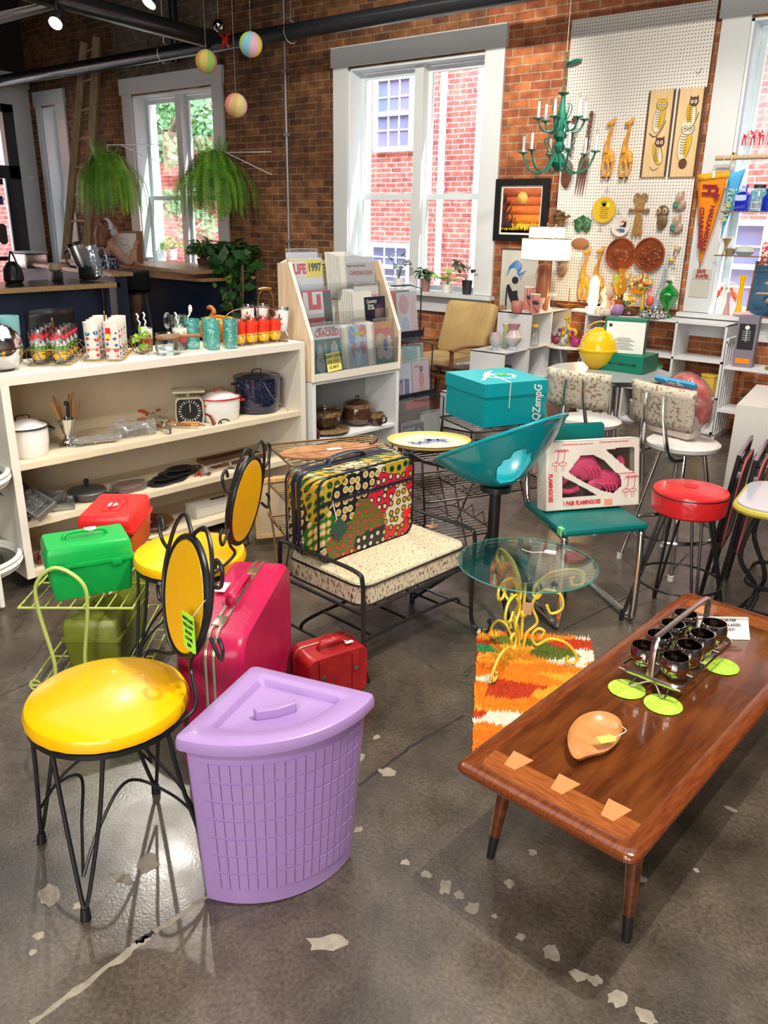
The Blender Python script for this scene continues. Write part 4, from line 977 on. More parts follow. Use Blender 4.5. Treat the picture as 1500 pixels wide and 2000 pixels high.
# gadgets heap
def gadget(k,s_,d,rz,label,kind):
 t=thing(kind,label,'kitchen tool',LS(s_,d,S2+.006),SA+rz)
 if kind=='egg_beater':
  g=G(CHROME);g.tube([(0,.02*math.cos(a),.05+.02*math.sin(a))for a in[i*pi/8 for i in range(16)]],.003,closed=True,n=5)
  for b_ in(-.012,.012):g.tube(smooth([(.03,b_,.05),(.06,b_-.014,.04),(.09,b_,.02),(.06,b_+.014,.04),(.03,b_,.05)],4),.002,n=5)
  g.cyl((-.03,0,.06),(.03,0,.05),.004,n=6);g.obj('whisk',t)
  g=G(mat('red wood',(.35,.05,.02),.4));g.tube([(-.09,0,.07),(-.06,0,.068),(-.03,0,.06)],[.007,.011,.007],n=10);g.cyl((0,.03,.07),(.01,.05,.075),.007);g.obj('handle',t)
 elif kind=='can_opener':
  g=G(CHROME);g.box((0,0,.012),(.09,.014,.006),bev=.002);g.cyl((.03,0,.0),(.03,0,.022),.014,n=14);g.box((.03,0,.03),(.05,.008,.012),bev=.002);g.obj('blade',t)
  g=G(WOODM);g.tube([(-.04,0,.012),(-.07,0,.012),(-.12,0,.012)],[.007,.010,.007],n=10);g.obj('handle',t)
 else:
  g=G(mat('turned wood',(.50,.26,.08),.4));g.tube([(x,0,.011)for x in(-.09,-.085,-.06,-.05,-.02,0,.03,.05,.08,.085)],[.004,.009,.01,.006,.008,.009,.008,.006,.009,.004],n=12);g.obj('handle',t)
  g=G(CHROME);g.cyl((.085,0,.011),(.12,0,.011),.003,n=6);g.obj('shaft',t)
gadget(0,.80,.16,.2,'egg beater with a red handle at the left of the gadget heap','egg_beater')
gadget(1,.86,.24,-1.1,'egg beater with a red handle at the back of the gadget heap','egg_beater')
gadget(2,.83,.07,-1.7,'can opener with a brown wooden handle pointing to the shelf edge','can_opener')
gadget(3,.90,.16,2.2,'can opener lying behind the others in the gadget heap','can_opener')
gadget(4,.95,.10,-.9,'turned light wood handle, nearer of two in front of the scale','corkscrew')
gadget(5,.98,.14,-.8,'turned light wood handle, farther of two in front of the scale','corkscrew')
q=LS(1.035,.17,S2)
t=thing('kitchen_scale','old cream kitchen scale with a black dial and flat tray','scale',q,SA-.5)
CREAM=mat('cream enamel',(.50,.46,.32),.35)
g=G(CREAM);pts=[(-.07,0),(.07,0),(.078,.05),(.074,.13),(.06,.15),(-.06,.15),(-.074,.13),(-.078,.05)]
g.prism([(x,z)for x,z in pts],-.05,.05,M=T(rx=pi/2));g.obj('body',t,bev=.006)
g=G(BLACKM);g.prism([(x*.88,z*.86+.012)for x,z in pts],.05,.053,M=T(rx=pi/2));dl=g.obj('dial',t)
g=G(WHITE)
for k in range(24):
 a=2*pi*k/24;g.M=T((0,-.0545,.078))@T(ry=a);g.box((0,0,.052),(.0025 if k%2 else .0045,.001,.014))
g.M=Matrix.Identity(4);g.box((.003,-.055,.095),(.003,.001,.045));g.obj('scale_marks',dl)
g=G(CREAM);g.cyl((0,0,.15),(0,0,.175),.012);g.box((0,0,.18),(.17,.12,.012),bev=.004);g.obj('tray',t)
g=G(mat('horn dark',(.16,.03,.02),.3));g.tube(smooth([(-.03,.03,.05),(0,0,.045),(.02,-.02,.02),(.025,-.03,.008)]),[.006]*6+[.009]*6+[.011]*6+[.007],n=10)
tag(g.obj('dark_pipe',loc=LS(1.10,.07,S2),rz=SA-.8),'dark red horn handled tool leaning at the foot of the scale','tool')
g=G(BLACKM);g.tube(smooth([(-.03,0,.004),(-.02,0,.02),(.01,0,.025),(.04,0,.012)]),.004,n=6);g.tube([(-.02,0,.02),(-.01,.0,.004)],.004,n=6)
tag(g.obj('small_clamp',loc=LS(1.155,.03,S2),rz=SA),'tiny black metal clip on the second shelf edge','clip')
# ---- third shelf
GRM=mat('dull aluminium',(.38,.38,.38),.35,.9)
def icetray(label,loc,rz,rx,ry=0):
 t=thing('ice_tray',label,'tray',loc,rz,rx=rx,ry=ry,group='aluminium ice trays on the third shelf')
 g=G(GRM);W_,L_=.11,.27
 g.box((0,0,.002),(L_-.02,W_-.02,.004))
 for s_ in(-1,1):g.box((0,s_*(W_/2-.004),.018),(L_,.005,.036),R=Euler((-s_*.15,0,0)).to_matrix().to_4x4());g.box((s_*(L_/2-.004),0,.018),(.005,W_,.036),R=Euler((0,s_*.15,0)).to_matrix().to_4x4())
 g.obj('tray',t)
 g=G(STEEL)
 for k in range(6):g.box((-.1+k*.04,0,.022),(.002,W_-.02,.03))
 g.box((0,0,.022),(L_-.03,.002,.03));g.box((0,0,.042),(L_*.7,.012,.004));g.obj('divider',t)
icetray('aluminium ice tray lying flat under the others',LS(.17,.12,S3+.002),SA-.4,0)
icetray('aluminium ice tray stacked crosswise on top',LS(.14,.16,S3+.046),SA-.9,.0)
icetray('aluminium ice tray tipped against the left side panel',LS(.085,.085,S3+.07),SA-1.3,.5,.3)
q=LS(.40,.14,S3)
t=thing('frying_pan','grey lidded frying pan with a black knob and handle','pan',q,SA)
g=G(mat('worn pan grey',(.10,.10,.10),.4,.7));g.lathe([(.07,0),(.08,.005),(.092,.04),(.09,.04),(.07,.008),(.001,.006)],n=32);g.obj('pan',t)
g=G(MATS['worn pan grey']);g.lathe([(.094,.04),(.09,.046),(.05,.056),(.001,.058)],n=32);g.obj('lid',t)
g=G(BLACKM);g.lathe([(.008,.058),(.01,.07),(.014,.095),(.008,.1),(.001,.1)],n=14);g.obj('knob',t)
g=G(BLACKM);g.tube(smooth([(.06,-.07,.03),(.09,-.12,.028),(.11,-.15,.022),(.13,-.19,.016)]),[.006]*6+[.011]*12+[.009],n=10);g.obj('handle',t)
LEATH=mat('wrapped brown leaves',(.12,.03,.02),.3,col2=(.22,.07,.04),nscale=15)
def leafshape(w,h,n=16):return[(w/2*math.cos(2*pi*k/n)*(1+.12*math.cos(6*pi*k/n)),h/2*math.sin(2*pi*k/n)*(1+.1*math.sin(10*pi*k/n)))for k in range(n)]
for k in range(2):
 t=thing('leaf_tray',('brown leaf shaped tray in a plastic bag, lower of two','brown leaf shaped tray in a plastic bag, upper of two')[k],'tray',LS(.62,.13,S3+.002+k*.017),SA+.2*k,'bagged leaf trays')
 g=G(LEATH);g.prism(leafshape(.19,.13),0,.010);g.obj('tray',t,bev=.003)
 g=G(FILM);g.prism(leafshape(.21,.15),-.0005,.0155);g.obj('bag',t)
BLP=mat('black cast metal',(.02,.021,.023),.3,.4)
for k,(s_,d)in enumerate(((.83,.11),(.95,.17))):
 t=thing('sizzle_platter',('black oval sizzle platter with a dish, left of two','black oval sizzle platter with a dish, right of two')[k],'platter',LS(s_,d,S3+.001+k*.012),SA+.1,'black sizzle platters')
 g=G(BLP);g.prism([(x*1.0,y)for x,y in leafshape(.27,.14,24)],0,.010);g.obj('tray',t,bev=.003)
 g=G(BLP);g.lathe([(.05,.010),(.062,.014),(.072,.024),(.069,.024),(.05,.014),(.001,.013)],n=30,M=T(s=(1.15,.75,1)));g.obj('dish',t)
q=LS(1.14,.06,S3)
t=thing('towel_rail','chrome rail on two square feet lying along the third shelf','rail',q,SA)
for x in(-.09,.07):
 g=G(CHROME);g.lathe([(.032,0),(.03,.006),(.012,.016),(.007,.05)],n=4,c=(x,0,0));g.obj('foot',t)
g=G(CHROME);g.cyl((-.12,0,.05),(.34,.02,.052),.005);g.obj('bar',t)
g=G(mat('dark wood tray',(.09,.035,.015),.35,col2=(.16,.07,.03),nscale=8,stretch=(1,6,6)));g.box((0,0,.006),(.36,.17,.01));
for s_ in(-1,1):g.box((0,s_*.082,.014),(.36,.008,.018));g.box((s_*.178,0,.014),(.006,.17,.018))
tag(g.obj('wooden_tray',loc=LS(1.33,.22,S3),rz=SA),'flat dark wooden tray at the back right of the third shelf','tray')
t=thing('cooking_tongs','small tongs with red handles beside the chrome rail','tongs',LS(1.04,.12,S3),SA+.9)
g=G(CHROME);g.tube(smooth([(0,0,.01),(.04,.01,.03),(.07,.0,.012)]),.004);g.obj('blades',t)
g=G(mat('red wood',(.35,.05,.02),.4));g.tube([(-.07,.01,.01),(0,0,.012)],.008);g.tube([(-.07,-.02,.01),(0,0,.012)],.008);g.obj('handles',t)
# ---- bottom shelf
q=LS(.73,.13,S4)
g=G(mat('copper',(.45,.22,.12),.35,.8));g.lathe([(.05,0),(.09,.015),(.12,.04),(.115,.04),(.085,.018),(.001,.008)],n=32);tag(g.obj('copper_bowl',loc=q),'shallow copper bowl of dark red glass on the bottom shelf','bowl')
rr=random.Random(9);g=G(mat('ruby glass',(.06,.005,.01),.1,coat=.5))
for k in range(9):g.box((rr.uniform(-.05,.05),rr.uniform(-.05,.05),.035+rr.uniform(0,.02)),(.04,.03,.025),R=Euler((rr.random(),rr.random(),rr.random()*3)).to_matrix().to_4x4(),bev=.004)
tag(g.obj('ruby_glass',loc=q),'chunks of dark red glass piled in the copper bowl','glass',kind='stuff')
q=LS(1.10,.13,S4)
t=thing('white_tin','long white box with writing on the bottom shelf','box',q,SA)
g=G(mat('white tin paint',(.62,.60,.54),.4));g.box((0,0,.03),(.24,.11,.06),bev=.005);g.obj('box',t)
g=G(MATS['white tin paint']);g.box((0,0,.064),(.245,.115,.014),bev=.004);g.obj('lid',t)
g=G(BLACKM);g.box((.06,0,.073),(.10,.02,.006),bev=.002);g.obj('handle',t)
g=G(mat('dark berries',(.12,.01,.02),.3,col2=(.3,.05,.03),nscale=40));rr=random.Random(2)
for k in range(26):g.sph((rr.uniform(-.05,.05),rr.uniform(-.03,.03),.012+rr.uniform(0,.05)),.013,n=8)
tag(g.obj('berry_sprig',loc=LS(.11,.07,S4)),'clump of dark red berries at the left of the bottom shelf','decoration',kind='stuff')
q=LS(.24,.06,S4);g=G(ORG);g.box((0,0,.03),(.05,.05,.06),bev=.008);tag(g.obj('orange_box',loc=q,rz=SA),'small orange box on the bottom shelf behind the green rack','box')
# wooden frames leaning against the shelf at right (slats seen behind the yellow chair)
FRW=mat('raw pine',(.55,.33,.13),.55,col2=(.66,.44,.2),nscale=5,stretch=(8,8,1))
for k in range(4):
 q=P(548+k*12,1048-k*3,z=.04);t=thing('picture_frame',('leftmost','second from left','third from left','rightmost')[k]+' of the plain pine frames standing behind the yellow chair','frame',q,1.0,'pine frames behind the yellow chair',ry=0,rx=-.1)
 g=G(FRW)
 for(x0,x1,z0,z1)in((-.13,.13,0,.02),(-.13,.13,.30,.32),(-.13,-.11,.02,.30),(.11,.13,.02,.30)):g.b2((x0,0,z0),(x1,.015,z1))
 g.obj('frame',t);g=G(mat('frame backing',(.5,.38,.24),.7));g.b2((-.11,.005,.02),(.11,.009,.30));g.obj('backing',t)
# white tiered stand at the far left
WR=mat('white rattan',(.72,.72,.66),.4)
q=P(-50,1158,z=.02)
t=thing('tiered_cart','white rounded tiered stand cut off by the left edge of the photo','stand',(q.x,q.y,0))
for z,nm in((.17,'lower'),(.56,'upper')):
 g=G(WR)
 for(r_,zz,th)in((.21,z,.016),(.212,z+.022,.012),(.205,z-.02,.010)):g.tube([(r_*math.cos(k*pi/16),r_*math.sin(k*pi/16),zz)for k in range(32)],th,closed=True,n=8)
 g.obj('rim',t)
 g=G(glass('smoky shelf glass',(.6,.62,.55),.12));g.lathe([(.2,z-.003),(.2,z+.003),(.001,z+.003)],n=32);g.obj('tray',t)
g=G(WR)
for a in(.05,2.2,4.2):g.tube(smooth([(.23*math.cos(a),.23*math.sin(a),.02),(.235*math.cos(a),.235*math.sin(a),.3),(.235*math.cos(a),.235*math.sin(a),.66),(.17*math.cos(a),.17*math.sin(a),.77),(.08*math.cos(a),.08*math.sin(a),.79)],5),.012,n=8)
g.obj('post',t)
g=G(TAGW);g.box((.24,.0,.48),(.004,.03,.06));g.obj('price_tag',t)
# --- magazine display on a white bookcase
def RK(x,d,z):return LS(1.77+x,d,z)
RW_=.755;RD=.29
t=thing('bookcase','white open bookcase holding brown pottery under the magazine display','bookcase',RK(0,0,0),SA)
BCW=mat('white laminate',(.70,.71,.71),.45)
for x0 in(0,RW_-.03):
 g=G(BCW);g.b2((x0,0,.0),(x0+.03,RD+.02,.75));g.obj('side_panel',t)
for z in(.735,.375,.06):
 g=G(BCW);g.b2((.03,.003,z-.0),(RW_-.03,RD,z+.018));g.obj('shelf_board',t)
g=G(mat('grey back board',(.38,.38,.37),.6));g.b2((.03,RD-.005,.0),(RW_-.03,RD+.01,.75));g.obj('back_panel',t)
PLY=mat('birch plywood',(.66,.48,.30),.5,col2=(.76,.60,.42),nscale=4,stretch=(8,8,1))
t=thing('magazine_display','white stepped magazine display with plywood sides on the bookcase','display',RK(0,0,.7545),SA)
prof=[(0,0),(RD,0),(RD,.66),(.19,.665),(0,.24)]
for x0 in(0,RW_-.018):
 g=G(PLY);g.prism([(y,z)for y,z in prof],x0,x0+.018,M=Matrix(((0,0,1,0),(1,0,0,0),(0,1,0,0),(0,0,0,1))))
 sp_=g.obj('side_panel',t)
 g=G(SHF)
 for(a,b_)in(((0,0),(0,.24)),((0,.24),(.19,.665))):
  A=Vector((x0+.009,a[0]-.002,a[1]));B=Vector((x0+.009,b_[0]-.002,b_[1]));g.tube([A,B],.013,n=4)
 g.obj('edge_trim',sp_)
g=G(SHF);g.b2((.018,-.006,0),(RW_-.018,.012,.045));g.b2((.018,0,0),(RW_-.018,RD,.02));g.obj('base',t)
g=G(SHF);g.prism([(0,0),(RW_-.036,0),(RW_-.036,.66)]+[((RW_-.036)*(1-k/20),.66+.045*abs(math.sin(pi*2*(1-k/20))))for k in range(21)],0,.012,M=T((.018,RD,0),rx=pi/2));g.obj('back_panel',t)
for(y,z)in((.11,.02),(.20,.24)):
 g=G(SHF);g.b2((.018,y,z),(RW_-.018,y+.008,z+.20));g.obj('step',t)
for(y,z,h)in((-.004,.045,.16),(.09,.22,.16),(.175,.44,.10)):
 g=G(glass('acrylic lip',(.95,.96,.96),.06));g.b2((.018,y,z),(RW_-.018,y+.003,z+h));g.obj('acrylic_lip',t)
PAGES=mat('paper edges',(.66,.58,.44),.8,col2=(.75,.7,.6),nscale=60,stretch=(1,60,1))
SKT=(.6,.35,.25)
def mag(label,loc,rz,w,h,base,art=None,group='magazines in the white display',lean=-.12,bag=True,texts=(),thick=.006,name='magazine',ry=0):
 """upright magazine facing -y; art: (x0,z0,x1,z1,colour) patches as fractions; texts: (string,x,z,size,colour,bold,sx)"""
 t=thing(name,label,'magazine',loc,rz,group,rx=lean,ry=ry)
 g=G(PAGES);g.b2((-w/2,0,0),(w/2,thick,h));g.obj('pages',t)
 g=G(base if not isinstance(base,tuple)else mat('cover %s'%(tuple(round(b,3)for b in base),),base,.35));g.b2((-w/2,-.0006,0),(w/2,0,h));cv=g.obj('cover',t)
 if art:
  g=G()
  for k,a in enumerate(art):
   g.m(mat('print %s'%(tuple(round(b,3)for b in a[4]),),a[4],.35));y=-.0009-.0002*k
   if len(a)>5:
    g.poly([(w*(-.5+(a[0]+a[2])/2+(a[2]-a[0])/2*math.cos(q*pi/8)),y,h*((a[1]+a[3])/2+(a[3]-a[1])/2*math.sin(q*pi/8)))for q in range(16)])
   else:g.poly([(w*(a[0]-.5),y,h*a[1]),(w*(a[2]-.5),y,h*a[1]),(w*(a[2]-.5),y,h*a[3]),(w*(a[0]-.5),y,h*a[3])])
  g.obj('cover_art',cv,normals=False)
 for(s_,x,z,sz,c_,bo,sx)in texts:
  text(s_,sz,mat('print %s'%(tuple(round(b,3)for b in c_),),c_,.35),cv,UP(0,(w*(x-.5),-.0022,h*z)),bold=bo,sx=sx,ext=.0002)
 if bag:
  g=G(FILM);g.b2((-w/2-.006,-.004,-.001),(w/2+.006,-.0035,h+.015));g.tube([(-w/2-.006,-.002,h+.016),(0,-.005,h+.019),(w/2+.008,-.001,h+.015)],.004,n=5);g.obj('plastic_bag',t)
 return t
RED,BLK,WHT,YEL=(.6,.02,.04),(.02,.02,.03),(.8,.8,.78),(.85,.7,.05)
def pile(x,d,z,w,h,n,step,tilt,names,grp):
 for k in range(n):
  mag(names%('nearest','second','third','fourth','fifth','sixth','rearmost')[k],RK(x+tilt*k,d+step*(k+1),.7545+z),SA,w,h+.004*k,(.62-.05*(k%3),.60-.06*(k%2),.55),group=grp,bag=False)
# bottom tier
pile(.14,.006,.046,.19,.245,5,.012,-.003,'magazine edge behind the cover with the sticky note, %s','magazine edges behind the noted cover')
mag('humour magazine with green group photo and a yellow sticky note',RK(.145,.006,.80),SA,.215,.27,WHT,[(0,0,1,.72,(.04,.16,.13)),(.05,0,.4,.4,(.6,.5,.5),1),(.12,.25,.32,.62,(.25,.4,.25),1),(.35,.2,.5,.66,(.15,.3,.2),1),(.62,.1,.9,.66,(.55,.62,.7),1),(.68,.5,.82,.66,SKT,1),(.2,.46,.3,.58,SKT,1),(.4,.5,.48,.6,SKT,1),(.1,.3,.3,.48,(.7,.5,.45),1)],texts=[('CRACKED',.52,.84,.052,RED,.0016,.80),('ALIEN - ON THE SET',.5,.945,.016,BLK,.0004,1)])
g=G(mat('sticky note',(.85,.72,.18),.8));g.M=T((0,-.012,0),ry=-.06);g.b2((-.055,0,0),(.06,.0012,.11));n_=g.obj('sticky_note',rz=SA,loc=RK(.175,.003,.803));n_.rotation_euler=(-.12,0,SA)
tag(n_,'yellow sticky note with handwriting on the green photo magazine cover','note')
for k,s_ in enumerate(('DONT LOOK',"IT'S TOO",'SCARY!')):text(s_,.024,INK,n_,T((0,-.0125,0),ry=-.06)@UP(0,(.0,0,.088-k*.032)),bold=.0005,ext=.0003)
pile(.37,.006,.046,.13,.24,6,.010,-.006,'comic edge behind the blue comic, %s','comic edges behind the blue comic')
mag('comic with pale blue and pink splash art in the middle of the bottom row',RK(.395,.004,.80),SA,.15,.255,(.55,.7,.85),[(.0,.55,.4,.98,(.2,.4,.75),1),(.1,.25,.5,.6,(.75,.3,.35),1),(.55,.3,.98,.62,(.7,.25,.3),1),(.3,.05,.7,.55,(.7,.85,.95),1),(.35,.35,.65,.5,(.5,.6,.9),1),(.6,.7,1,1,(.8,.3,.1),1)],texts=[('Trimmers',.5,.82,.036,YEL,.0015,.8)])
pile(.55,.006,.046,.13,.245,7,.009,-.012,'comic edge left of the red comic, %s','comic edges by the red comic')
mag('comic with a red sky, white whiskered figure and green bottom, right of the bottom row',RK(.625,.004,.80),SA,.165,.26,(.65,.12,.08),[(0,.85,1,1,(.75,.25,.05)),(.05,.3,.6,.75,(.55,.45,.3),1),(.0,0,1,.2,(.05,.3,.22)),(.02,.1,.5,.45,(.1,.35,.28),1),(.1,.12,.45,.4,(.75,.6,.5),1),(.4,.08,.95,.5,(.7,.62,.6),1),(.65,.4,.9,.68,(.7,.65,.62),1),(.45,.3,.7,.6,(.06,.06,.3),1),(.2,.5,.4,.72,(.7,.5,.25),1)],texts=[('FUNNY',.62,.88,.035,(.8,.35,.05),.0015,1)])
# middle tier
pile(.16,.10,.235,.19,.25,3,.010,-.004,'magazine edge behind the large H cover, %s','magazine edges behind the H cover')
mag('bagged magazine with giant red H blocks and a gold 50',RK(.155,.098,.975),SA,.235,.29,RED,[(.06,.0,.72,.97,(.72,.7,.68)),(.72,.12,1,.97,(.03,.04,.05)),(.22,.62,.36,.97,RED),(.5,.62,.64,.92,RED),(.22,.62,.64,.72,RED),(.06,.40,.72,.46,RED),(.2,.1,.36,.42,RED),(.5,.12,.64,.42,RED),(.2,.3,.64,.4,RED)],texts=[('50',.78,.2,.12,(.45,.36,.10),.004,.8)])
pile(.54,.10,.235,.17,.25,7,.008,-.012,'magazine edge left of the needlework magazine, %s','magazine edges beside the needlework magazine')
mag('pale needlework magazine standing behind the dark country one',RK(.60,.125,.985),SA,.21,.285,(.70,.66,.60),[(0,.68,.25,.74,BLK)],texts=[('NEEDLEWORK',.55,.76,.040,(.62,.12,.15),.0012,.72),("McCall's",.13,.71,.014,WHT,.0003,1)])
mag('dark blue country song magazine tilted at the right of the middle row',RK(.645,.10,.975),SA,.19,.23,(.01,.015,.04),[(.4,.1,.9,.8,(.07,.03,.05),1),(.5,.35,.75,.7,(.12,.06,.06),1)],bag=False,texts=[('Country',.33,.88,.03,(.5,.55,.4),.0008,.9),('Song',.28,.77,.03,(.5,.55,.4),.0008,.9),('Roundup',.3,.69,.018,(.5,.55,.4),.0006,.9)])
# top tier
mag('bagged magazine with a yellow banner dated 1997 at the top left',RK(.15,.185,1.195),SA,.25,.25,(.72,.72,.72),[(0,.55,1,.96,YEL),(.08,.57,.5,.93,(.8,.75,.75))],texts=[('LIFE',.29,.74,.075,RED,.004,.75),('1997',.75,.77,.062,BLK,.003,.85)])
mag('second clear bag behind the yellow bannered magazine',RK(.14,.2,1.20),SA,.24,.275,(.70,.70,.70))
pile(.50,.175,.445,.17,.25,7,.007,-.012,'magazine edge left of the grey Christmas magazine, %s','magazine edges beside the grey Christmas magazine')
mag('grey Christmas crafts magazine at the top right of the display',RK(.585,.175,1.185),SA,.24,.26,(.50,.47,.44),[(0,.86,1,1,(.62,.62,.62)),(.15,0,.8,.35,(.4,.33,.3),1)],texts=[('CHRISTMAS IDEAS',.52,.62,.034,(.5,.08,.08),.001,.72),('Better Homes & Gardens',.36,.79,.015,BLK,.0004,1)])
g=G(mat('sticky note',(.85,.72,.18),.8));g.b2((-.035,0,0),(.035,.001,.045));n_=g.obj('sticky_note');n_.location=RK(.34,.262,1.365);n_.rotation_euler=(0,0,SA)
tag(n_,'small yellow note on the back of the magazine display','note');text('BEST',.018,INK,n_,UP(0,(0,-.0004,.031)),bold=.0003);text('OFFER',.016,INK,n_,UP(0,(0,-.0004,.012)),bold=.0003)
# pottery in the bookcase
BRG=mat('brown drip glaze',(.035,.014,.008),.12,coat=.6,col2=(.07,.03,.015),nscale=10);RIMG=mat('tan drip rim',(.30,.20,.09),.2,coat=.5,col2=(.08,.04,.02),nscale=40)
def pottery(name,label,loc,prof,rimh,extra=None,n=36):
 t=thing(name,label,name.split('_')[-1],loc,0)
 g=G(BRG);g.lathe(prof,n=n);g.obj('body',t)
 r,z=rimh;g=G(RIMG);g.lathe([(r+.001,z-.03),(r+.0025,z-.012),(r+.003,z),(r-.003,z+.002),(r-.006,z-.01),(r-.002,z-.02)],n=n,wob=lambda a,zz:1);g.obj('rim',t)
 if extra:extra(t)
 return t
B1=.394
q=RK(.235,.14,B1)
t=thing('plate','wide brown rimmed plate under the drip glazed bowl','plate',q);g=G(BRG);g.lathe([(.1,0),(.13,.008),(.15,.018),(.147,.022),(.1,.008),(.001,.006)],n=40);g.obj('plate',t);g=G(RIMG);g.lathe([(.149,.017),(.151,.02),(.147,.023)],n=40);g.obj('rim',t)
pottery('mixing_bowl','large dark brown drip glazed bowl on its plate',q+Vector((-.02,.01,.0185)),[(.05,0),(.055,.008),(.10,.05),(.112,.12),(.108,.12),(.09,.05),(.001,.015)],(.109,.118))
def pot_ex(t):
 g=G(BRG);g.lathe([(.085,.14),(.07,.155),(.03,.165),(.012,.168),(.01,.18),(.016,.186),(.001,.19)]);g.obj('lid',t)
pottery('bean_pot','round lidded dark brown bean pot at the back of the bookcase',RK(.53,.16,B1),[(.07,0),(.1,.03),(.108,.07),(.09,.12),(.088,.14),(.001,.14)],(.09,.138),pot_ex)
def mug_ex(t):
 g=G(BRG);g.tube(smooth([(.045,0,.07),(.075,0,.068),(.078,0,.035),(.045,0,.02)],5),.006,n=8);g.obj('handle',t)
 g=G(TAGW);g.box((-.02,-.05,.06),(.014,.002,.03));g.obj('price_tag',t)
pottery('brown_mug','reddish brown drip glazed mug at the front of the bookcase',RK(.60,.05,B1),[(.035,0),(.04,.01),(.046,.085),(.042,.085),(.036,.01),(.001,.008)],(.045,.083),mug_ex)
q=RK(.05,.04,B1)
t=thing('small_jug','little dark red stoneware bottle jug marked PUPPY','jug',q)
g=G(mat('oxblood glaze',(.06,.015,.015),.15,coat=.5));g.lathe([(.028,0),(.034,.01),(.034,.045),(.025,.065),(.011,.08),(.01,.09),(.014,.1),(.001,.1)]);g.obj('body',t)
text('PUPPY',.016,TAGW,t,UP(math.radians(60),(.016,-.031,.03)))
LOW=.0785
t=thing('lidded_crock','dull white round crock with a lid at the bottom of the bookcase','crock',RK(.2,.13,LOW))
g=G(mat('grey white',(.45,.47,.47),.5));g.lathe([(.09,0),(.1,.01),(.105,.1),(.001,.1)]);g.obj('body',t);g=G(MATS['grey white']);g.lathe([(.112,.1),(.112,.12),(.1,.125),(.001,.127)]);g.obj('lid',t)
for k in range(5):
 t=thing('framed_card',('first','second','third','fourth','fifth')[k]+' from left of the thin cards standing at the bottom of the bookcase','card',RK(.34+k*.07,.12,LOW),SA+1.2,'cards at the bottom of the bookcase')
 g=G(mat('dark card',(.08,.08,.09),.5)if k%2 else mat('pale card',(.5,.48,.44),.6));g.b2((-.09,0,0),(.09,.006,.2));g.obj('card',t)
# --- black wire magazine rack
WK=mat('black wire rack',(.01,.012,.02),.3)
def WR_(x,d,z):return RK(.80+x,d,z)
t=thing('wire_magazine_rack','black wire rack of bagged magazines in three tiers beside the display','rack',WR_(0,0,0),SA)
tiers=[(.90,.22,.37),(.50,.10,.40),(.12,-.02,.43)]
WW=.40
g=G(WK)
for x in(0,WW):g.tube([(x,.34,0),(x,.34,1.2),],.006,n=6);g.tube([(x,-.08,.005),(x,.34,.005)],.006,n=6)
g.tube([(0,.34,1.2),(WW,.34,1.2)],.006,n=6);g.obj('frame',t)
for(z,d,h)in tiers:
 g=G(WK)
 for x in(0,WW+.03):g.tube([(x,d+.10,z+.0),(x,d,z),(x,d,z+.06)],.005,n=6)
 g.b2((0,d-.002,z+.002),(WW+.03,d+.002,z+.045))
 for k in range(30):x=(WW+.03)*k/29;g.tube([(x,d,z+.002),(x,d+.01,z-.03),(x,d+.1,z-.03)],.0022,n=4)
 g.tube([(WW+.03,d,z-.03),(WW+.03,d+.03,z-.03),(WW+.03,d+.03,z+h-.05),(WW-.02,d+.09,z+h-.03),(WW-.2,d+.1,z+h-.03)],.005,n=6);g.obj('basket',t)
def wm(i,x,dz,w,h,col,lab,art=None,texts=(),off=.015):
 z,d,_=tiers[i];mag(lab,WR_(x,d+off,z-.026+dz),SA,w,h,col,art,'bagged magazines in the black wire rack',texts=texts,lean=-.1)
wm(0,.12,0,.19,.34,(.65,.08,.03),'orange red cover with pale vine figures in the top wire tier',[(.3,.55,.75,.8,(.8,.5,.25),1),(.45,.3,.8,.5,(.8,.6,.3),1),(.5,.05,.7,.25,(.85,.6,.45),1),(.0,0,1,.08,(.05,.05,.1))],off=.03)
wm(0,.30,0,.2,.33,(.5,.5,.55),'bagged pastel magazine at the right of the top wire tier',[(.1,.55,.6,.95,(.5,.25,.25),1),(.2,.15,.6,.5,(.35,.4,.55),1),(.7,.1,.95,.9,(.6,.4,.4))],off=.02)
for k in range(3):wm(0,.205+k*.012,0,.16,.30,(.45+.1*k,.42,.3),'spine of a magazine in the middle of the top wire tier, %s'%('left','middle','right')[k],off=.035+.006*k)
wm(1,.10,0,.2,.36,(.55,.6,.62),'bagged yellow lettered magazine at the back of the middle wire tier',[(.0,.75,1,.88,(.65,.55,.15))],off=.07)
wm(1,.31,0,.2,.38,(.2,.38,.42),'teal magazine with a yellow label at the back of the middle wire tier',[(.7,.62,.85,.95,(.6,.62,.3))],off=.07)
wm(1,.13,0,.2,.27,(.6,.66,.72),'clear bag with a small dark striped booklet in the middle wire tier',[(.3,.05,.85,.62,(.1,.1,.25)),(.52,.06,.62,.6,(.5,.55,.8)),(.34,.1,.5,.55,(.4,.3,.35),1)],off=.02)
wm(1,.32,0,.18,.27,(.66,.5,.58),'pink coloured booklet with a dancing figure in the middle wire tier',[(.4,.35,.7,.75,(.6,.25,.2),1),(.45,.72,.65,.9,(.1,.06,.06),1),(.4,.1,.55,.4,(.65,.35,.25),1),(.6,.1,.72,.38,(.65,.35,.25),1)],texts=[('FOXY',.3,.88,.02,(.2,.1,.3),.0005,1)],off=.02)
wm(2,.13,0,.22,.26,(.05,.07,.13),'dark magazine marked COUNTRY in the lowest wire tier',[(.1,.35,.5,.8,(.4,.45,.55),1),(.6,.4,.9,.85,(.35,.35,.4),1)],texts=[('COUNTRY',.32,.86,.03,(.5,.55,.65),.001,.8)],off=.02)
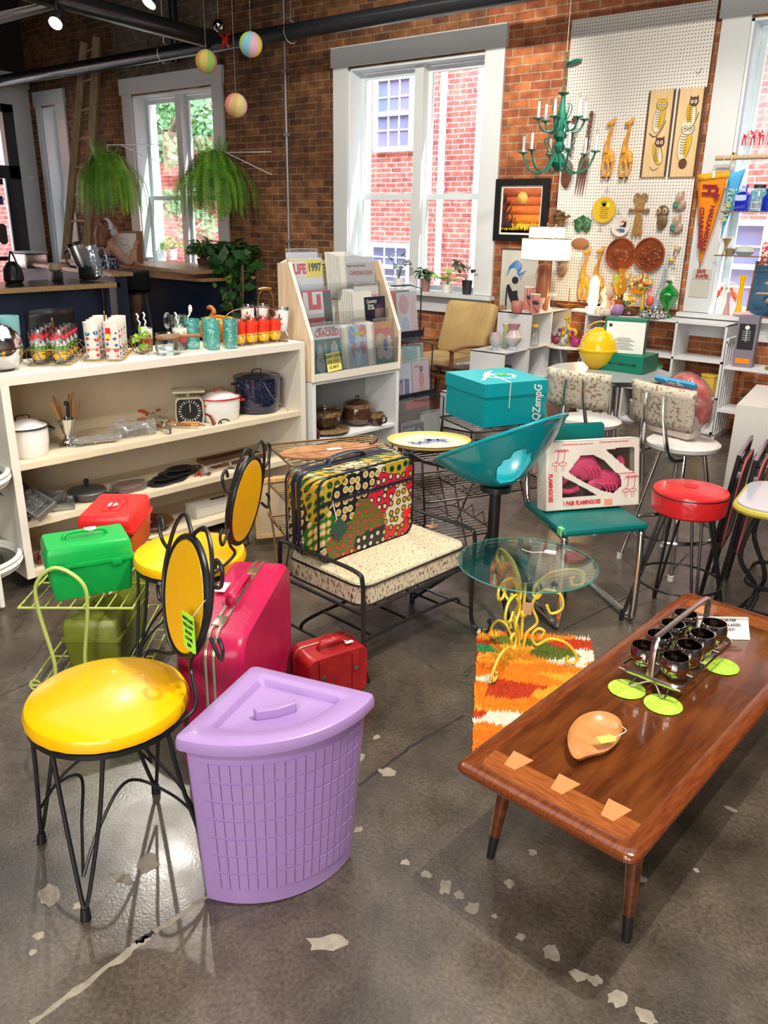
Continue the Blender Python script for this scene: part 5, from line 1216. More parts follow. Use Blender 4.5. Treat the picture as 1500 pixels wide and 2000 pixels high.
wm(2,.33,0,.2,.30,(.5,.55,.45),'pale green bagged magazine in the lowest wire tier',[(.1,.1,.8,.5,(.35,.42,.2),1)],off=.03)
wm(2,.2,0,.34,.40,(.08,.05,.05),'dark catalogue with red top behind the lowest wire tier',[(.3,.86,1,1,(.5,.05,.05))],texts=[('EAGLE',.25,.8,.035,BLK,.001,1)],off=.08)
# --- armchair, side tables
WAL=mat('walnut',(.16,.06,.025),.35,col2=(.26,.11,.05),nscale=6,stretch=(1,8,8));DKW=mat('dark walnut',(.07,.035,.02),.4,col2=(.12,.06,.03),nscale=6,stretch=(1,8,8))
TANF=mat('tan ribbed fabric',(.42,.28,.11),.9,col2=(.50,.35,.15),nscale=3,stretch=(60,1,1))
q=P(850,690,z=.35)
q=P(862,705,z=.42)
t=thing('armchair','mid century armchair with tan ribbed cushions below the wide window','chair',(q.x-.05,q.y+.12,0),-.1)
M_=T((0,.30,.42),rx=-.32)
g=G(WAL);g.M=M_;g.box((0,.03,.25),(.66,.03,.56),bev=.01);g.obj('back_frame',t)
g=G(TANF);g.M=M_;g.box((0,-.05,.26),(.58,.12,.52),bev=.045);g.obj('back_cushion',t)
g=G(TANF);g.box((0,0,.40),(.58,.56,.12),bev=.045);g.obj('seat_cushion',t)
for s_ in(-1,1):
 g=G(WAL);g.tube(smooth([(s_*.34,-.32,.56),(s_*.35,-.1,.58),(s_*.34,.35,.54)]),.022,n=8,sq=(.6,1.3));g.obj('armrest',t)
 for y in(-.28,.3):g=G(WAL);g.cyl((s_*.32,y,.56 if y<0 else .54),(s_*.33,y-.03,0),.02,.014);g.obj('leg',t)
g=G(WAL);g.box((0,0,.31),(.62,.6,.05),bev=.01);g.obj('seat_frame',t)
def stable(label,px,py,z,w,d,rz=0):
 q=P(px,py,z=z);t=thing('side_table',label,'table',(q.x,q.y,0),rz)
 g=G(DKW);g.box((0,0,z-.012),(w,d,.024),bev=.006);g.obj('tabletop',t)
 for sx in(-1,1):
  for sy in(-1,1):g=G(DKW);g.cyl((sx*(w/2-.05),sy*(d/2-.04),z-.02),(sx*(w/2-.03),sy*(d/2-.02),0),.016,.011);g.obj('leg',t)
 return q
q1=stable('dark wooden side table with the trailing plant on it',932,662,.55,.44,.40)
q2=stable('lower dark wooden side table with a magazine lying on it',905,712,.42,.42,.38)
mp_=P(895,708,z=.421)
g=G(mat('blue magazine',(.25,.4,.6),.4,col2=(.6,.6,.55),nscale=12));g.box((0,0,.006),(.22,.28,.01));tag(g.obj('magazine',loc=mp_,rz=1.2),'blue and white magazine lying on the lower dark side table','magazine')
leafy('potted_plant','trailing lime pothos in a grey ribbed pot on the dark side table',P(941,656,z=.551),GREYPOT,LIME,26,.20,.16,31,.12,.075,.12)
# --- stepped cube shelf
CW=mat('cube shelf white',(.74,.74,.75),.4)
t=thing('cube_shelf','white stepped cube shelf standing out from the brick wall beside the dancer hanging','shelf',(-3.66,6.9,0))
W_=.17
def cubes(g,y0,y1,nz,ny,hz=.3):
 e=.009
 for k in range(ny+1):y=y0+(y1-y0)*k/ny;g.b2((-W_,y-e,0),(W_,y+e,nz*hz+e))
 for k in range(nz+1):g.b2((-W_,y0-e,k*hz-e+.009),(W_,y1+e,k*hz+e))
g=G(CW);cubes(g,-.37,.40,3,2);g.obj('tall_section',t)
g=G(CW);cubes(g,-.80,-.39,2,1);g.obj('middle_section',t)
g=G(CW);cubes(g,-1.24,-.82,1,1);g.obj('low_section',t)
g=G(mat('shade tinted back board',(.50,.62,.66),.6));g.b2((-W_,-.37,0),(-W_+.005,.4,.9));g.b2((-W_,-.80,0),(-W_+.005,-.39,.6));g.b2((-W_,-1.24,0),(-W_+.005,-.82,.3));g.obj('back_board',t)  # back panels tinted pale blue to paint in the shade inside the cubes
ZA,ZB,ZC=.9095,.6095,.3095
def lathe_thing(name,label,cat,loc,prof,m,n=28,wob=None,group=None,sx=1,sy=1):
 g=G(m);g.lathe(prof,n=n,wob=wob,sx=sx,sy=sy);return tag(g.obj(name,loc=loc),label,cat,group)
PINKV=mat('pink to cream glaze',(.62,.42,.40),.25,col2=(.60,.58,.50),nscale=7)
def zgrad(name,stops,h,rough=.25):
 m=bpy.data.materials.new(name);m.use_nodes=True;nt=m.node_tree;L=nt.links;b=nt.nodes['Principled BSDF'];b.inputs['Roughness'].default_value=rough
 tc=_n2(nt,'ShaderNodeTexCoord');sp=_n2(nt,'ShaderNodeSeparateXYZ');L.new(tc.outputs['Object'],sp.inputs[0])
 mm=_n2(nt,'ShaderNodeMath',operation='MULTIPLY');mm.inputs[1].default_value=1/h;L.new(sp.outputs[2],mm.inputs[0]);r=_n2(nt,'ShaderNodeValToRGB')
 while len(r.color_ramp.elements)<len(stops):r.color_ramp.elements.new(.5)
 for e,(p,c_)in zip(r.color_ramp.elements,stops):e.position=p;e.color=c4(c_)
 L.new(mm.outputs[0],r.inputs[0]);L.new(r.outputs[0],b.inputs['Base Color']);MATS[name]=m;return m
VG=zgrad('pink over blue vase glaze',[(0,(.35,.42,.48)),(.45,(.62,.58,.55)),(.7,(.6,.38,.38)),(1,(.5,.22,.25))],.22)
q=P(1001,683,z=ZB);lathe_thing('vase','large pink and blue glazed vase with a flared neck on the middle step','vase',q,[(.05,0),(.052,.008),(.03,.03),(.07,.08),(.075,.11),(.045,.15),(.035,.17),(.055,.22),(.05,.222),(.03,.17),(.001,.165)],VG)
q=P(984,680,z=ZB);lathe_thing('vase','slim yellow and green vase behind the pink flared vase','vase',q+Vector((-.0,.03,0)),[(.035,0),(.03,.01),(.028,.05),(.035,.12),(.025,.16),(.04,.21),(.036,.21),(.001,.16)],zgrad('yellow green glaze',[(0,(.25,.4,.28)),(.5,(.5,.55,.3)),(1,(.6,.58,.25))],.21))
q=P(966,684,z=ZB);lathe_thing('vase','small round pink topped vase at the left end of the middle step','vase',q,[(.035,0),(.035,.008),(.02,.025),(.045,.06),(.05,.10),(.04,.15),(.036,.15),(.001,.1)],VG)
q=P(940,752,z=ZC);lathe_thing('bowl','ribbed coral orange bowl on the lowest step','bowl',q+Vector((0,.03,0)),[(.05,0),(.06,.01),(.085,.07),(.08,.07),(.055,.015),(.001,.012)],mat('coral glaze',(.75,.22,.12),.3),n=48,wob=lambda a,z:1+.02*math.cos(24*a))
JAR=glass('aqua jar glass',(.75,.92,.95),.2,.03,body=.08,bcol=(.2,.5,.6))
def jar(label,loc,r,h,lidm,g_=None):
 t=thing('glass_jar',label,'jar',loc);g=G(g_ or JAR);g.lathe([(r*.9,0),(r,.01),(r,h*.75),(r*.7,h*.86),(r*.7,h*.9),(.001,h*.9)],n=24);g.obj('jar',t)
 g=G(lidm);g.lathe([(r*.75,h*.88),(r*.75,h),(.001,h)],n=24);g.obj('lid',t);return t
DKL=mat('dark zinc lid',(.06,.05,.05),.5,.5)
jar('aqua mason jar with a dark lid in the cube below the pink vases',P(1007,750,z=.012)+Vector((0,0,0)),.055,.20,DKL)if False else None
jar('aqua mason jar with a dark lid on the floor of the middle cube',Vector((-3.56,6.28,.3095)),.05,.17,DKL)
jar('aqua mason jar with a dark lid, front one in the lowest visible cube',Vector((-3.54,6.26,.0095)),.055,.2,DKL)
jar('second aqua mason jar beside the front one in the lowest cube',Vector((-3.66,6.2,.0095)),.05,.19,DKL)
jar('tall aqua jar with a dark lid in the lower right cube',Vector((-3.55,6.70,.0095)),.06,.25,DKL)
jar('clear jar with a yellow lid in the top left cube',Vector((-3.56,6.72,.6095)),.05,.19,mat('yellow lid',(.7,.5,.1),.4),CLEAR)
jar('narrow red bottle with a dark cap in the top left cube',Vector((-3.56,6.60,.6095)),.032,.21,DKL,mat('dark red bottle',(.25,.04,.04),.3,col2=(.7,.6,.5),nscale=18))
jar('small amber jar with a cork lid in the middle top cube',Vector((-3.56,7.0,.6095)),.03,.10,mat('cork',(.3,.2,.12),.8),mat('amber fill',(.6,.4,.1),.4))
# lamp and pink pottery on the tall section
q=Vector((-3.58,6.86,ZA))
t=thing('table_lamp','lit table lamp with a brown wooden column and two tiered white shade','lamp',q)
LCB=mat('lamp column brown',(.22,.07,.03),.35,col2=(.30,.11,.05),nscale=4,stretch=(6,6,1))
g=G(LCB);g.lathe([(.052,0),(.058,.02),(.060,.2),(.05,.36),(.035,.40),(.012,.41),(.001,.41)],n=24,sx=1.1,sy=.8);g.obj('column',t)
g=G(mat('bone inlay',(.65,.6,.5),.4));g.tube(smooth([(-.07,-.01,.05),(-.085,-.01,.14),(-.065,-.01,.22),(-.075,-.01,.30),(-.05,-.01,.40)]),.006,n=6);g.obj('side_trim',t)
SHADE=mat('lit fibreglass shade',(1,.93,.74),.8,emis=.55,col2=(.9,.8,.6),nscale=30)
g=G(SHADE);g.lathe([(.205,.44),(.205,.62)],n=36,sx=1.12,sy=.7);g.lathe([(.150,.625),(.150,.72)],n=36,sx=1.12,sy=.7);g.obj('lamp_shade',t,solid=.003)
g=G(mat('dark stitching',(.15,.12,.06),.8))
for(r_,z)in((.206,.44),(.206,.62),(.151,.625),(.151,.72)):g.tube([(r_*1.12*math.cos(k*pi/18),r_*.7*math.sin(k*pi/18),z+.003*(k%2))for k in range(36)],.0028,closed=True,n=5)
g.obj('shade_stitching',t)
g=G(BRASSW);g.cyl((0,0,.41),(0,0,.75),.005);g.sph((0,0,.75),.008);g.obj('stem',t)
lamp('POINT','table_lamp_bulb',q+Vector((0,-.0,.54)),6,(1,.8,.5),shadow_soft_size=.03)
CORAL=mat('coral pottery',(.58,.21,.16),.35)
def vase_sq(label,loc,w,d,h,rz=0):
 t=thing('square_vase',label,'vase',loc,rz);g=G(CORAL);g.box((0,0,h/2),(w,d,h),bev=.006);g.obj('body',t)
 g=G(mat('white rim glaze',(.8,.78,.72),.4));g.tube([(x,y,h)for x,y in((-w/2,-d/2),(w/2,-d/2),(w/2,d/2),(-w/2,d/2))],.004,closed=True,n=5);g.obj('rim',t)
 g=G(INK);g.M=T((0,-d/2-.001,0))
 g.tube([(-w*.3,0,h*.95),(-w*.25,0,h*.5),(0,0,h*.25),(w*.3,0,h*.08)],.003,n=5)
 for a in range(6):an=.3+a*.42;g.poly([(0,-.001,h*.45),(.022*math.cos(an-.25),-.001,h*.45+.028*math.sin(an-.25)),(.05*math.cos(an),-.001,h*.45+.055*math.sin(an)),(.022*math.cos(an+.25),-.001,h*.45+.028*math.sin(an+.25))])
 g.obj('black_leaf_pattern',t,normals=False)
q=P(1045,612,z=ZA);vase_sq('coral square vase with a black plant, shorter and nearer of two',q+Vector((-.02,.02,0)),.085,.055,.16,.6)
q=P(1030,606,z=ZA);vase_sq('coral square vase with a black plant, taller and farther of two',q+Vector((-.02,.05,0)),.085,.05,.20,.6)
lathe_thing('cup','coral round planter with a black leaf edge beside the square vases','cup',P(1006,611,z=ZA)+Vector((0,.03,0)),[(.04,0),(.05,.02),(.055,.07),(.045,.1),(.04,.1),(.045,.06),(.001,.02)],CORAL)
WCER=mat('white ceramic',(.72,.66,.58),.3)
lathe_thing('compote','white pedestal compote dish with a scalloped edge in front of the lamp','dish',P(1070,606,z=ZA),[(.04,0),(.045,.01),(.015,.03),(.012,.10),(.03,.12),(.07,.135),(.075,.155),(.07,.155),(.02,.13),(.001,.125)],WCER,n=40,wob=lambda a,z:1+.05*math.cos(10*a)*(z>.13))
lathe_thing('goblet','pair of pale pink goblet vases beside the compote','goblet',P(1054,608,z=ZA)+Vector((.0,.02,0)),[(.03,0),(.03,.006),(.01,.02),(.01,.05),(.03,.08),(.032,.115),(.001,.115)],mat('pale pink glass',(.7,.5,.45),.3))
q=P(1112,602,z=ZA)
lathe_thing('shell_dish','amber scalloped bowl on the right end of the cube shelf top','bowl',q+Vector((-.02,.02,0)),[(.04,0),(.05,.006),(.11,.04),(.105,.045),(.05,.012),(.001,.01)],mat('amber glaze',(.35,.10,.02),.2,col2=(.5,.25,.05),nscale=20),n=48,wob=lambda a,z:1+.05*abs(math.cos(6*a)))
g=G(BRASSW);g.cyl((0,0,.012),(0,0,.18),.003);tag(g.obj('incense_stick',loc=q+Vector((-.02,.02,0))),'thin upright rod standing in the amber bowl','rod')
# small round white table with figurines
q=P(1105,676,z=.60)
t=thing('round_side_table','small round white table of animal figurines in front of the cube shelf','table',(q.x,q.y+.05,0))
g=G(WHITE);g.lathe([(.2,.585),(.21,.59),(.21,.6),(.001,.6)],n=40);g.obj('tabletop',t)
for k in range(3):a=.5+k*2.1;g=G(WHITE);g.tube(smooth([(.16*math.cos(a),.16*math.sin(a),.585),(.06*math.cos(a),.06*math.sin(a),.3),(.18*math.cos(a),.18*math.sin(a),0)]),.007,n=6);g.obj('leg',t)
CT=Vector((q.x,q.y+.05,.6005))
YG=mat('yellow glaze',(.75,.50,.03),.3)
t=thing('fawn_figurine','yellow ceramic fawn planter standing on the small white table','figurine',CT+Vector((0,.06,0)))
g=G(YG);g.sph((0,0,.11),(.055,.035,.045));g.tube(smooth([(-.03,0,.13),(-.05,0,.18),(-.055,0,.22)]),[.02]*6+[.015]*7,n=10);g.sph((-.065,0,.235),(.028,.02,.02))
for s_ in(-1,1):g.sph((-.05,s_*.018,.258),(.008,.005,.018));g.cyl((-.03,s_*.018,.1),(-.035,s_*.018,0),.009);g.cyl((.035,s_*.018,.1),(.035,s_*.018,0),.009)
g.obj('body',t)
BIRD=[mat('maroon glaze',(.25,.03,.08),.3),mat('black white glaze',(.03,.03,.03),.3,col2=(.7,.7,.65),nscale=60),YG,mat('magenta glaze',(.35,.02,.15),.3)]
for k,(dx,dy,lab)in enumerate(((-.13,.0,'maroon ceramic bird figurine at the left of the small white table'),(-.02,-.06,'black and white ceramic skunk figurine in the middle of the small white table'),(-.10,.09,'yellow ceramic bird figurine at the back of the small white table'),(.09,-.05,'magenta ceramic planter at the right of the small white table'))):
 t=thing('figurine',lab,'figurine',CT+Vector((dx,dy,0)),k*1.1);g=G(BIRD[k])
 g.sph((0,0,.04),(.045,.03,.04));g.tube(smooth([(.01,0,.06),(.03,0,.10),(.028,0,.13)]),[.022]*6+[.014]*7,n=10);g.sph((.035,0,.135),(.02,.016,.017));g.tube([(-.03,0,.05),(-.06,0,.1),(-.055,0,.13)],[.016,.012,.006],n=8);g.obj('body',t)
g=G(BIRD[1]);leafcloud(g,(0,0,.06),(.06,.05,.05),60,.03,random.Random(5));g.m(WCER);g.lathe([(.04,0),(.05,.03),(.045,.04),(.001,.04)]);tag(g.obj('flower_planter',loc=CT+Vector((.15,.04,0)),normals=False),'black and cream flower ornament at the right edge of the small white table','planter')
# --- cube shelf along the wall
t=thing('cube_shelf','white three by three cube shelf against the brick wall below the pegboard','shelf',(-2.57,7.14,0))
g=G(CW);e=.009;WQ=.61;DQ=.17
for k in range(4):x=-WQ+2*WQ*k/3;g.b2((x-e,-DQ,0),(x+e,DQ,.9))
g.obj('upright',t)
for k in range(4):
 g=G(CW);g.b2((-WQ-e,-DQ,max(0,k*.3-e)),(WQ+e,DQ,k*.3+e if k else 2*e));g.obj('shelf_board',t)
ZQ=.9095
def onq(px,py=0,dv=0,z=ZQ):
 q=P(px,py,v=7.08+dv);return Vector((q.x,7.08+dv,z))
EMB=mat('dull green glaze',(.05,.22,.12),.35)
lathe_thing('white_ginger_jar','white lidded jar on the floor of the lower left cube','jar',Vector((-2.98,7.08,.0185)),[(.045,0),(.05,.01),(.03,.03),(.075,.10),(.08,.12),(.03,.15),(.01,.17),(.012,.19),(.001,.195)],WCER,n=8)
lathe_thing('wicker_planter','large cream ceramic planter in the bottom middle cube','planter',Vector((-2.57,7.05,.0185)),[(.11,0),(.13,.03),(.145,.17),(.13,.18),(.12,.04),(.001,.02)],mat('cream pottery',(.55,.50,.40),.6))
t=lathe_thing('face_planter','white cup with a painted winking face in the right middle cube','cup',Vector((-2.25,7.03,.3095)),[(.06,0),(.075,.02),(.078,.06),(.06,.10),(.055,.1),(.001,.05)],WCER)
lathe_thing('yellow_canister','square cornered yellow canister in the right middle cube','canister',Vector((-2.05,7.03,.3095)),[(.07,0),(.07,.16),(.075,.165),(.075,.18),(.001,.18)],mat('yellow tin',(.65,.42,.06),.5),n=8)
lathe_thing('green_vase','leaf green flared vase behind the green boxes in the middle cube','vase',Vector((-2.55,7.05,.3095)),[(.05,0),(.05,.01),(.03,.04),(.06,.1),(.09,.2),(.085,.2),(.001,.1)],mat('sage glaze',(.25,.5,.32),.35))
lathe_thing('pink_vase','pink ruffled vase in the upper left cube of the wall shelf','vase',Vector((-3.0,7.05,.6095)),[(.04,0),(.05,.04),(.03,.1),(.05,.18),(.04,.2),(.001,.1)],mat('dusty pink',(.55,.30,.30),.4),wob=lambda a,z:1+.08*math.cos(8*a))
lathe_thing('green_jug','green ribbed jug in the middle left cube','jug',Vector((-2.98,7.03,.3095)),[(.05,0),(.065,.05),(.05,.15),(.05,.22),(.001,.2)],mat('grass glaze',(.1,.4,.12),.35))
# on top of it
q=onq(1217);t=thing('night_lamp','small lit cream tower night lamp glowing on the wall shelf','lamp',q,0)
g=G(mat('glowing porcelain',(1,.78,.38),.5,emis=1.3));g.box((0,0,.17),(.075,.075,.24),bev=.02);g.sph((0,0,.29),(.03,.03,.03));g.obj('tower',t)
g=G(mat('lit bulb',(1,.9,.6),emis=25));g.sph((-.0,-.055,.10),.024,n=12);g.obj('bulb',t)
g=G(WCER);g.box((0,0,.025),(.10,.10,.05),bev=.01);g.obj('base',t)
lamp('POINT','night_lamp_bulb',q+Vector((0,-.10,.11)),5,(1,.62,.22),shadow_soft_size=.02)
q=onq(1248);t=thing('gnome_bust','cream and pink bust in a tall cap on the wall shelf','figurine',q)
g=G(mat('cream plaster',(.62,.48,.34),.6,col2=(.65,.35,.28),nscale=6));g.lathe([(.05,0),(.06,.02),(.065,.05),(.035,.10),(.03,.12),(.05,.14),(.055,.18),(.045,.21),(.02,.25),(.001,.27)]);g.sph((0,-.05,.17),(.012,.015,.012));
for s_ in(-1,1):g.sph((s_*.055,0,.17),(.012,.01,.02));g.sph((s_*.02,-.045,.185),(.006,.006,.004))
g.obj('bust',t)
q=onq(1274);t=thing('oil_lamp','amber oil lamp with a tall yellow glass chimney on the wall shelf','lamp',q)
g=G(mat('amber lamp base',(.30,.07,.015),.2,coat=.4));g.lathe([(.06,0),(.055,.02),(.025,.04),(.06,.07),(.06,.11),(.03,.13),(.001,.13)]);g.obj('font',t)
g=G(BRASSW);g.lathe([(.03,.13),(.035,.15),(.03,.17),(.001,.17)]);g.obj('burner',t)
g=G(glass('yellow chimney',(.95,.6,.05),.2,body=.35,bcol=(.9,.5,.03)));g.lathe([(.03,.17),(.05,.20),(.055,.24),(.035,.29),(.022,.33),(.024,.37),(.03,.39)],n=24,wob=lambda a,z:1+.03*math.cos(12*a));g.obj('chimney',t)
lathe_thing('lilac_cup','lilac tulip shaped cup on the wall shelf','cup',onq(1272,dv=-.10),[(.03,0),(.05,.02),(.055,.06),(.045,.09),(.04,.09),(.001,.02)],mat('lilac glaze',(.45,.25,.50),.3),wob=lambda a,z:1+.1*abs(math.cos(3*a))*(z>.05))
lathe_thing('orange_cup','small orange and black cup between the bust and the lilac cup','cup',onq(1258,dv=-.06),[(.03,0),(.035,.05),(.001,.05)],mat('orange black',(.5,.12,.02),.3))
lathe_thing('cream_box','low pale oval trinket box at the front of the wall shelf','box',onq(1249,dv=-.11),[(.045,0),(.05,.02),(.045,.045),(.001,.05)],WCER)
lathe_thing('votive_cup','cream votive cup left of the bust','cup',onq(1228,dv=-.08),[(.03,0),(.035,.03),(.028,.06),(.001,.06)],WCER)
g=G(TAGW);g.box((0,0,.012),(.16,.11,.024),bev=.003);tag(g.obj('paper_stack',loc=onq(1195,dv=-.05)),'small stack of pale papers at the left end of the wall shelf','papers')
q=onq(1298,dv=-.02);t=thing('teapot_ornament','brown ornament with a handle and flowers on the wall shelf','ornament',q)
g=G(mat('dark brown glaze',(.10,.04,.02),.25));g.lathe([(.05,0),(.07,.015),(.06,.04),(.03,.06),(.001,.065)]);g.tube(smooth([(.05,0,.03),(.09,0,.05),(.1,0,.02),(.06,0,.01)]),.006);g.obj('dish',t)
g=G(YG);leafcloud(g,(0,.02,.12),(.05,.03,.06),30,.035,random.Random(4));g.m(mat('teal glaze',(.05,.3,.3),.3));leafcloud(g,(-.03,0,.1),(.04,.03,.05),20,.03,random.Random(5));g.obj('flowers',t,normals=False)
q=onq(1334,dv=.04);t=thing('flamingo_planter','flamingo and palm tree ornament on the wall shelf','ornament',q)
g=G(mat('flamingo pink glaze',(.75,.12,.10),.3));g.sph((.03,0,.13),(.035,.025,.045));g.tube(smooth([(.02,0,.16),(.0,0,.20),(.02,0,.23),(.035,0,.20)]),.008);g.cyl((.03,0,.1),(.03,0,0),.005);g.obj('flamingo',t)
g=G(YG);g.lathe([(.022,0),(.014,.1),(.012,.22),(.001,.22)],c=(-.035,0,0));g.m(mat('olive glaze',(.3,.35,.08),.3));
for k in range(6):a=k*pi/3;g.tube(smooth([(-.035,0,.22),(-.035+.03*math.cos(a),.03*math.sin(a),.24),(-.035+.055*math.cos(a),.055*math.sin(a),.215)]),.007)
g.obj('palm_tree',t)
q=onq(1352,dv=-.07);t=thing('beaded_basket','black and white beaded oval basket at the right of the wall shelf','basket',q)
g=G(mat('black white weave',(.02,.02,.02),.5,col2=(.75,.75,.7),nscale=75,thr=(.49,.51)));g.lathe([(.1,0),(.115,.01),(.12,.055),(.112,.06),(.1,.02),(.001,.01)],sx=1,sy=.6,n=36);g.obj('basket',t)
g=G(mat('olive leaves',(.18,.18,.06),.5));
for k in range(22):a=2*pi*k/22;g.M=T((.11*math.cos(a),.066*math.sin(a),.055),rz=a);g.poly([(0,-.008,0),(.02,0,.03),(0,.008,0)]);
g.obj('leaf_rim',t,normals=False)
GGL=glass('emerald glass',(.10,.80,.25),.25,.03,body=.18,bcol=(.02,.5,.1))
q=onq(1385,dv=-.03);q.x=max(q.x,-2.0)
t=thing('candy_dish','emerald green glass lidded candy dish on a pedestal','dish',onq(1382,dv=.05))
g=G(GGL);g.lathe([(.05,0),(.045,.01),(.015,.04),(.02,.07),(.075,.15),(.08,.19),(.076,.19),(.001,.09)],n=12);g.obj('bowl',t)
g=G(GGL);g.lathe([(.084,.192),(.07,.22),(.03,.26),(.012,.275),(.016,.29),(.001,.31)],n=12);g.obj('lid',t)
q=onq(1356,dv=.13);g=G(glass('clear art glass',(.9,.95,1),.2,body=.12,bcol=(.7,.85,.95)))
g.tube(smooth([(0,0,.02),(.0,0,.10),(.02,0,.2),(.04,0,.34),(.05,0,.44),(.055,0,.52)]),[.055,.06,.06,.058,.055,.055,.05,.042,.036,.032,.03,.027,.025,.022,.02,.02,.02,.018,.017,.017,.016,.016,.015,.014,.013,.012,.012,.011,.010,.008,.006][:31],n=18)
tag(g.obj('glass_swan_vase',loc=q),'tall clear pulled glass vase with a long thin neck by the window trim','vase')
# --- on the brick wall and the pegboard
def W(px,py,off=0):
 p=P(px,py,v=WV-off);return p
a=P(970,355,v=WV-.03);b_=P(1065,468,v=WV-.03)
t=thing('framed_painting','black framed painting of an orange sunset over dark reeds','painting',((a.x+b_.x)/2,WV-.025,(a.z+b_.z)/2))
w_,h_=b_.x-a.x,.56
g=G(BLACKM)
for(x0,x1,z0,z1)in((-w_/2,w_/2,h_/2-.06,h_/2),(-w_/2,w_/2,-h_/2,-h_/2+.06),(-w_/2,-w_/2+.06,-h_/2+.06,h_/2-.06),(w_/2-.06,w_/2,-h_/2+.06,h_/2-.06)):g.b2((x0,-.02,z0),(x1,.02,z1))
g.obj('frame',t)
g=G(TAGW);g.b2((-w_/2+.06,.0,-h_/2+.06),(w_/2-.06,.01,h_/2-.06));g.obj('mount',t)
def zramp(name,stops,z0,z1):return zgrad(name,stops,1)
iw,ih=w_-.16,h_-.16
g=G()
cols=[(.75,.33,.01),(.80,.22,.01),(.72,.16,.02),(.60,.13,.03),(.5,.12,.04)]
for k,c_ in enumerate(cols):g.m(mat('sunset band %d'%k,c_,.7,col2=(c_[0]*.8,c_[1]*.7,.02),nscale=12,stretch=(1,1,6)));g.b2((-iw/2,-.004,-ih/2+ih*k/5),(iw/2,.0,-ih/2+ih*(k+1)/5))
g.m(mat('painted sun',(.85,.45,.10),.7));g.prism([(x,y)for x,y in ngon(.055,24,c=(0.01,.11))],.0045,.006,M=T(rx=pi/2))
g.m(mat('painted yellow grass',(.80,.60,.02),.7));r_=random.Random(1)
for k in range(46):x=-iw/2+iw*k/45;hh=.05+.06*r_.random();g.poly([(max(-iw/2,x-.012),-.0062,-ih/2),(min(iw/2,x+.012),-.0062,-ih/2),(min(iw/2,max(-iw/2,x+r_.uniform(-.01,.01))),-.0062,-ih/2+hh)])
g.m(mat('painted dark reeds',(.06,.015,.02),.7))
for k in range(60):
 z=-ih/2+.07+ih*.62*k/60;wd_=.16*(1-(k/60)**1.5)+.01
 x=-iw/2+.0+r_.random()*wd_;g.poly([(x,-.007,z-.02),(x+.012,-.007,z-.015),(x+.02+.02*r_.random(),-.007,z+.035)])
for k in range(12):x0=-iw/2+.01*k;g.poly([(x0,-.0068,-ih/2+.04),(x0+.016,-.0068,-ih/2+.04),(x0+.01,-.0068,-ih/2+.30-.02*k)])
g.obj('picture',t,normals=False)
a=P(988,487,v=WV-.01);b_=P(1043,487,v=WV-.01)
t=thing('cloth_hanging','woven cloth hanging of a dancer in black with blue plumes','wall hanging',((a.x+b_.x)/2+.01,WV-.012,a.z-.36))
g=G(mat('woven cloth',(.50,.48,.42),.9,col2=(.60,.58,.52),nscale=60,stretch=(1,1,5)));g.b2((-.20,0,-.36),(.20,.006,.36));g.obj('cloth',t)
g=G(DKW);g.cyl((-.21,0,.365),(.21,0,.365),.008);g.obj('rod',t)
g=G(mat('blue plume',(.05,.25,.62),.8))
for k in range(7):a_=.15*k;g.tube(smooth([(-.01,-.003,.13),(.03-.01*k,-.003,.21-.004*k),(-.03-.01*k,-.003,.26-.012*k),(-.11-.004*k,-.003,.20-.014*k)]),.0032,n=4)
for k in range(5):g.tube([(-.01,-.003,.13),(.08-.012*k,-.003,.17-.022*k)],.0032,n=4)
g.obj('plumes',t)
g=G(INK)
g.prism(ngon(.036,16,c=(-.035,.075)),.002,.004,M=T(rx=pi/2));g.prism([(-.13,.02),(-.10,.035),(-.06,-.03),(0,-.02),(.0,-.06),(.02,-.12),(.05,-.16),(.0,-.19),(-.06,-.15),(-.10,-.08)],.002,.004,M=T(rx=pi/2));g.tube([(-.12,-.003,.0),(-.125,-.003,-.12),(-.12,-.003,-.22)],.008,n=5)
g.obj('figure_black',t)
g=G(mat('denim blue',(.12,.22,.38),.9));g.prism([(-.06,-.16),(.04,-.17),(.03,-.26),(-.05,-.25)],.002,.004,M=T(rx=pi/2));g.obj('figure_blue',t)
# pegboard
PEG=bpy.data.materials.new('white pegboard');PEG.use_nodes=True;nt=PEG.node_tree;L=nt.links;pb=nt.nodes['Principled BSDF'];pb.inputs['Roughness'].default_value=.5
tc=_n2(nt,'ShaderNodeTexCoord');sp=_n2(nt,'ShaderNodeSeparateXYZ');L.new(tc.outputs['Object'],sp.inputs[0])
fr=[]
for i in(0,2):
 m1=_n2(nt,'ShaderNodeMath',operation='MULTIPLY');m1.inputs[1].default_value=1/.0254;L.new(sp.outputs[i],m1.inputs[0])
 f1=_n2(nt,'ShaderNodeMath',operation='FRACT');L.new(m1.outputs[0],f1.inputs[0]);s1=_n2(nt,'ShaderNodeMath',operation='SUBTRACT');s1.inputs[1].default_value=.5;L.new(f1.outputs[0],s1.inputs[0])
 p1=_n2(nt,'ShaderNodeMath',operation='POWER');p1.inputs[1].default_value=2;L.new(s1.outputs[0],p1.inputs[0]);fr.append(p1)
ad=_n2(nt,'ShaderNodeMath',operation='ADD');L.new(fr[0].outputs[0],ad.inputs[0]);L.new(fr[1].outputs[0],ad.inputs[1])
lt=_n2(nt,'ShaderNodeMath',operation='LESS_THAN');lt.inputs[1].default_value=.030;L.new(ad.outputs[0],lt.inputs[0])
mx=_n2(nt,'ShaderNodeMix',data_type='RGBA');mx.inputs[6].default_value=(.76,.72,.66,1);mx.inputs[7].default_value=(.05,.03,.02,1);L.new(lt.outputs[0],mx.inputs[0]);L.new(mx.outputs[2],pb.inputs['Base Color'])
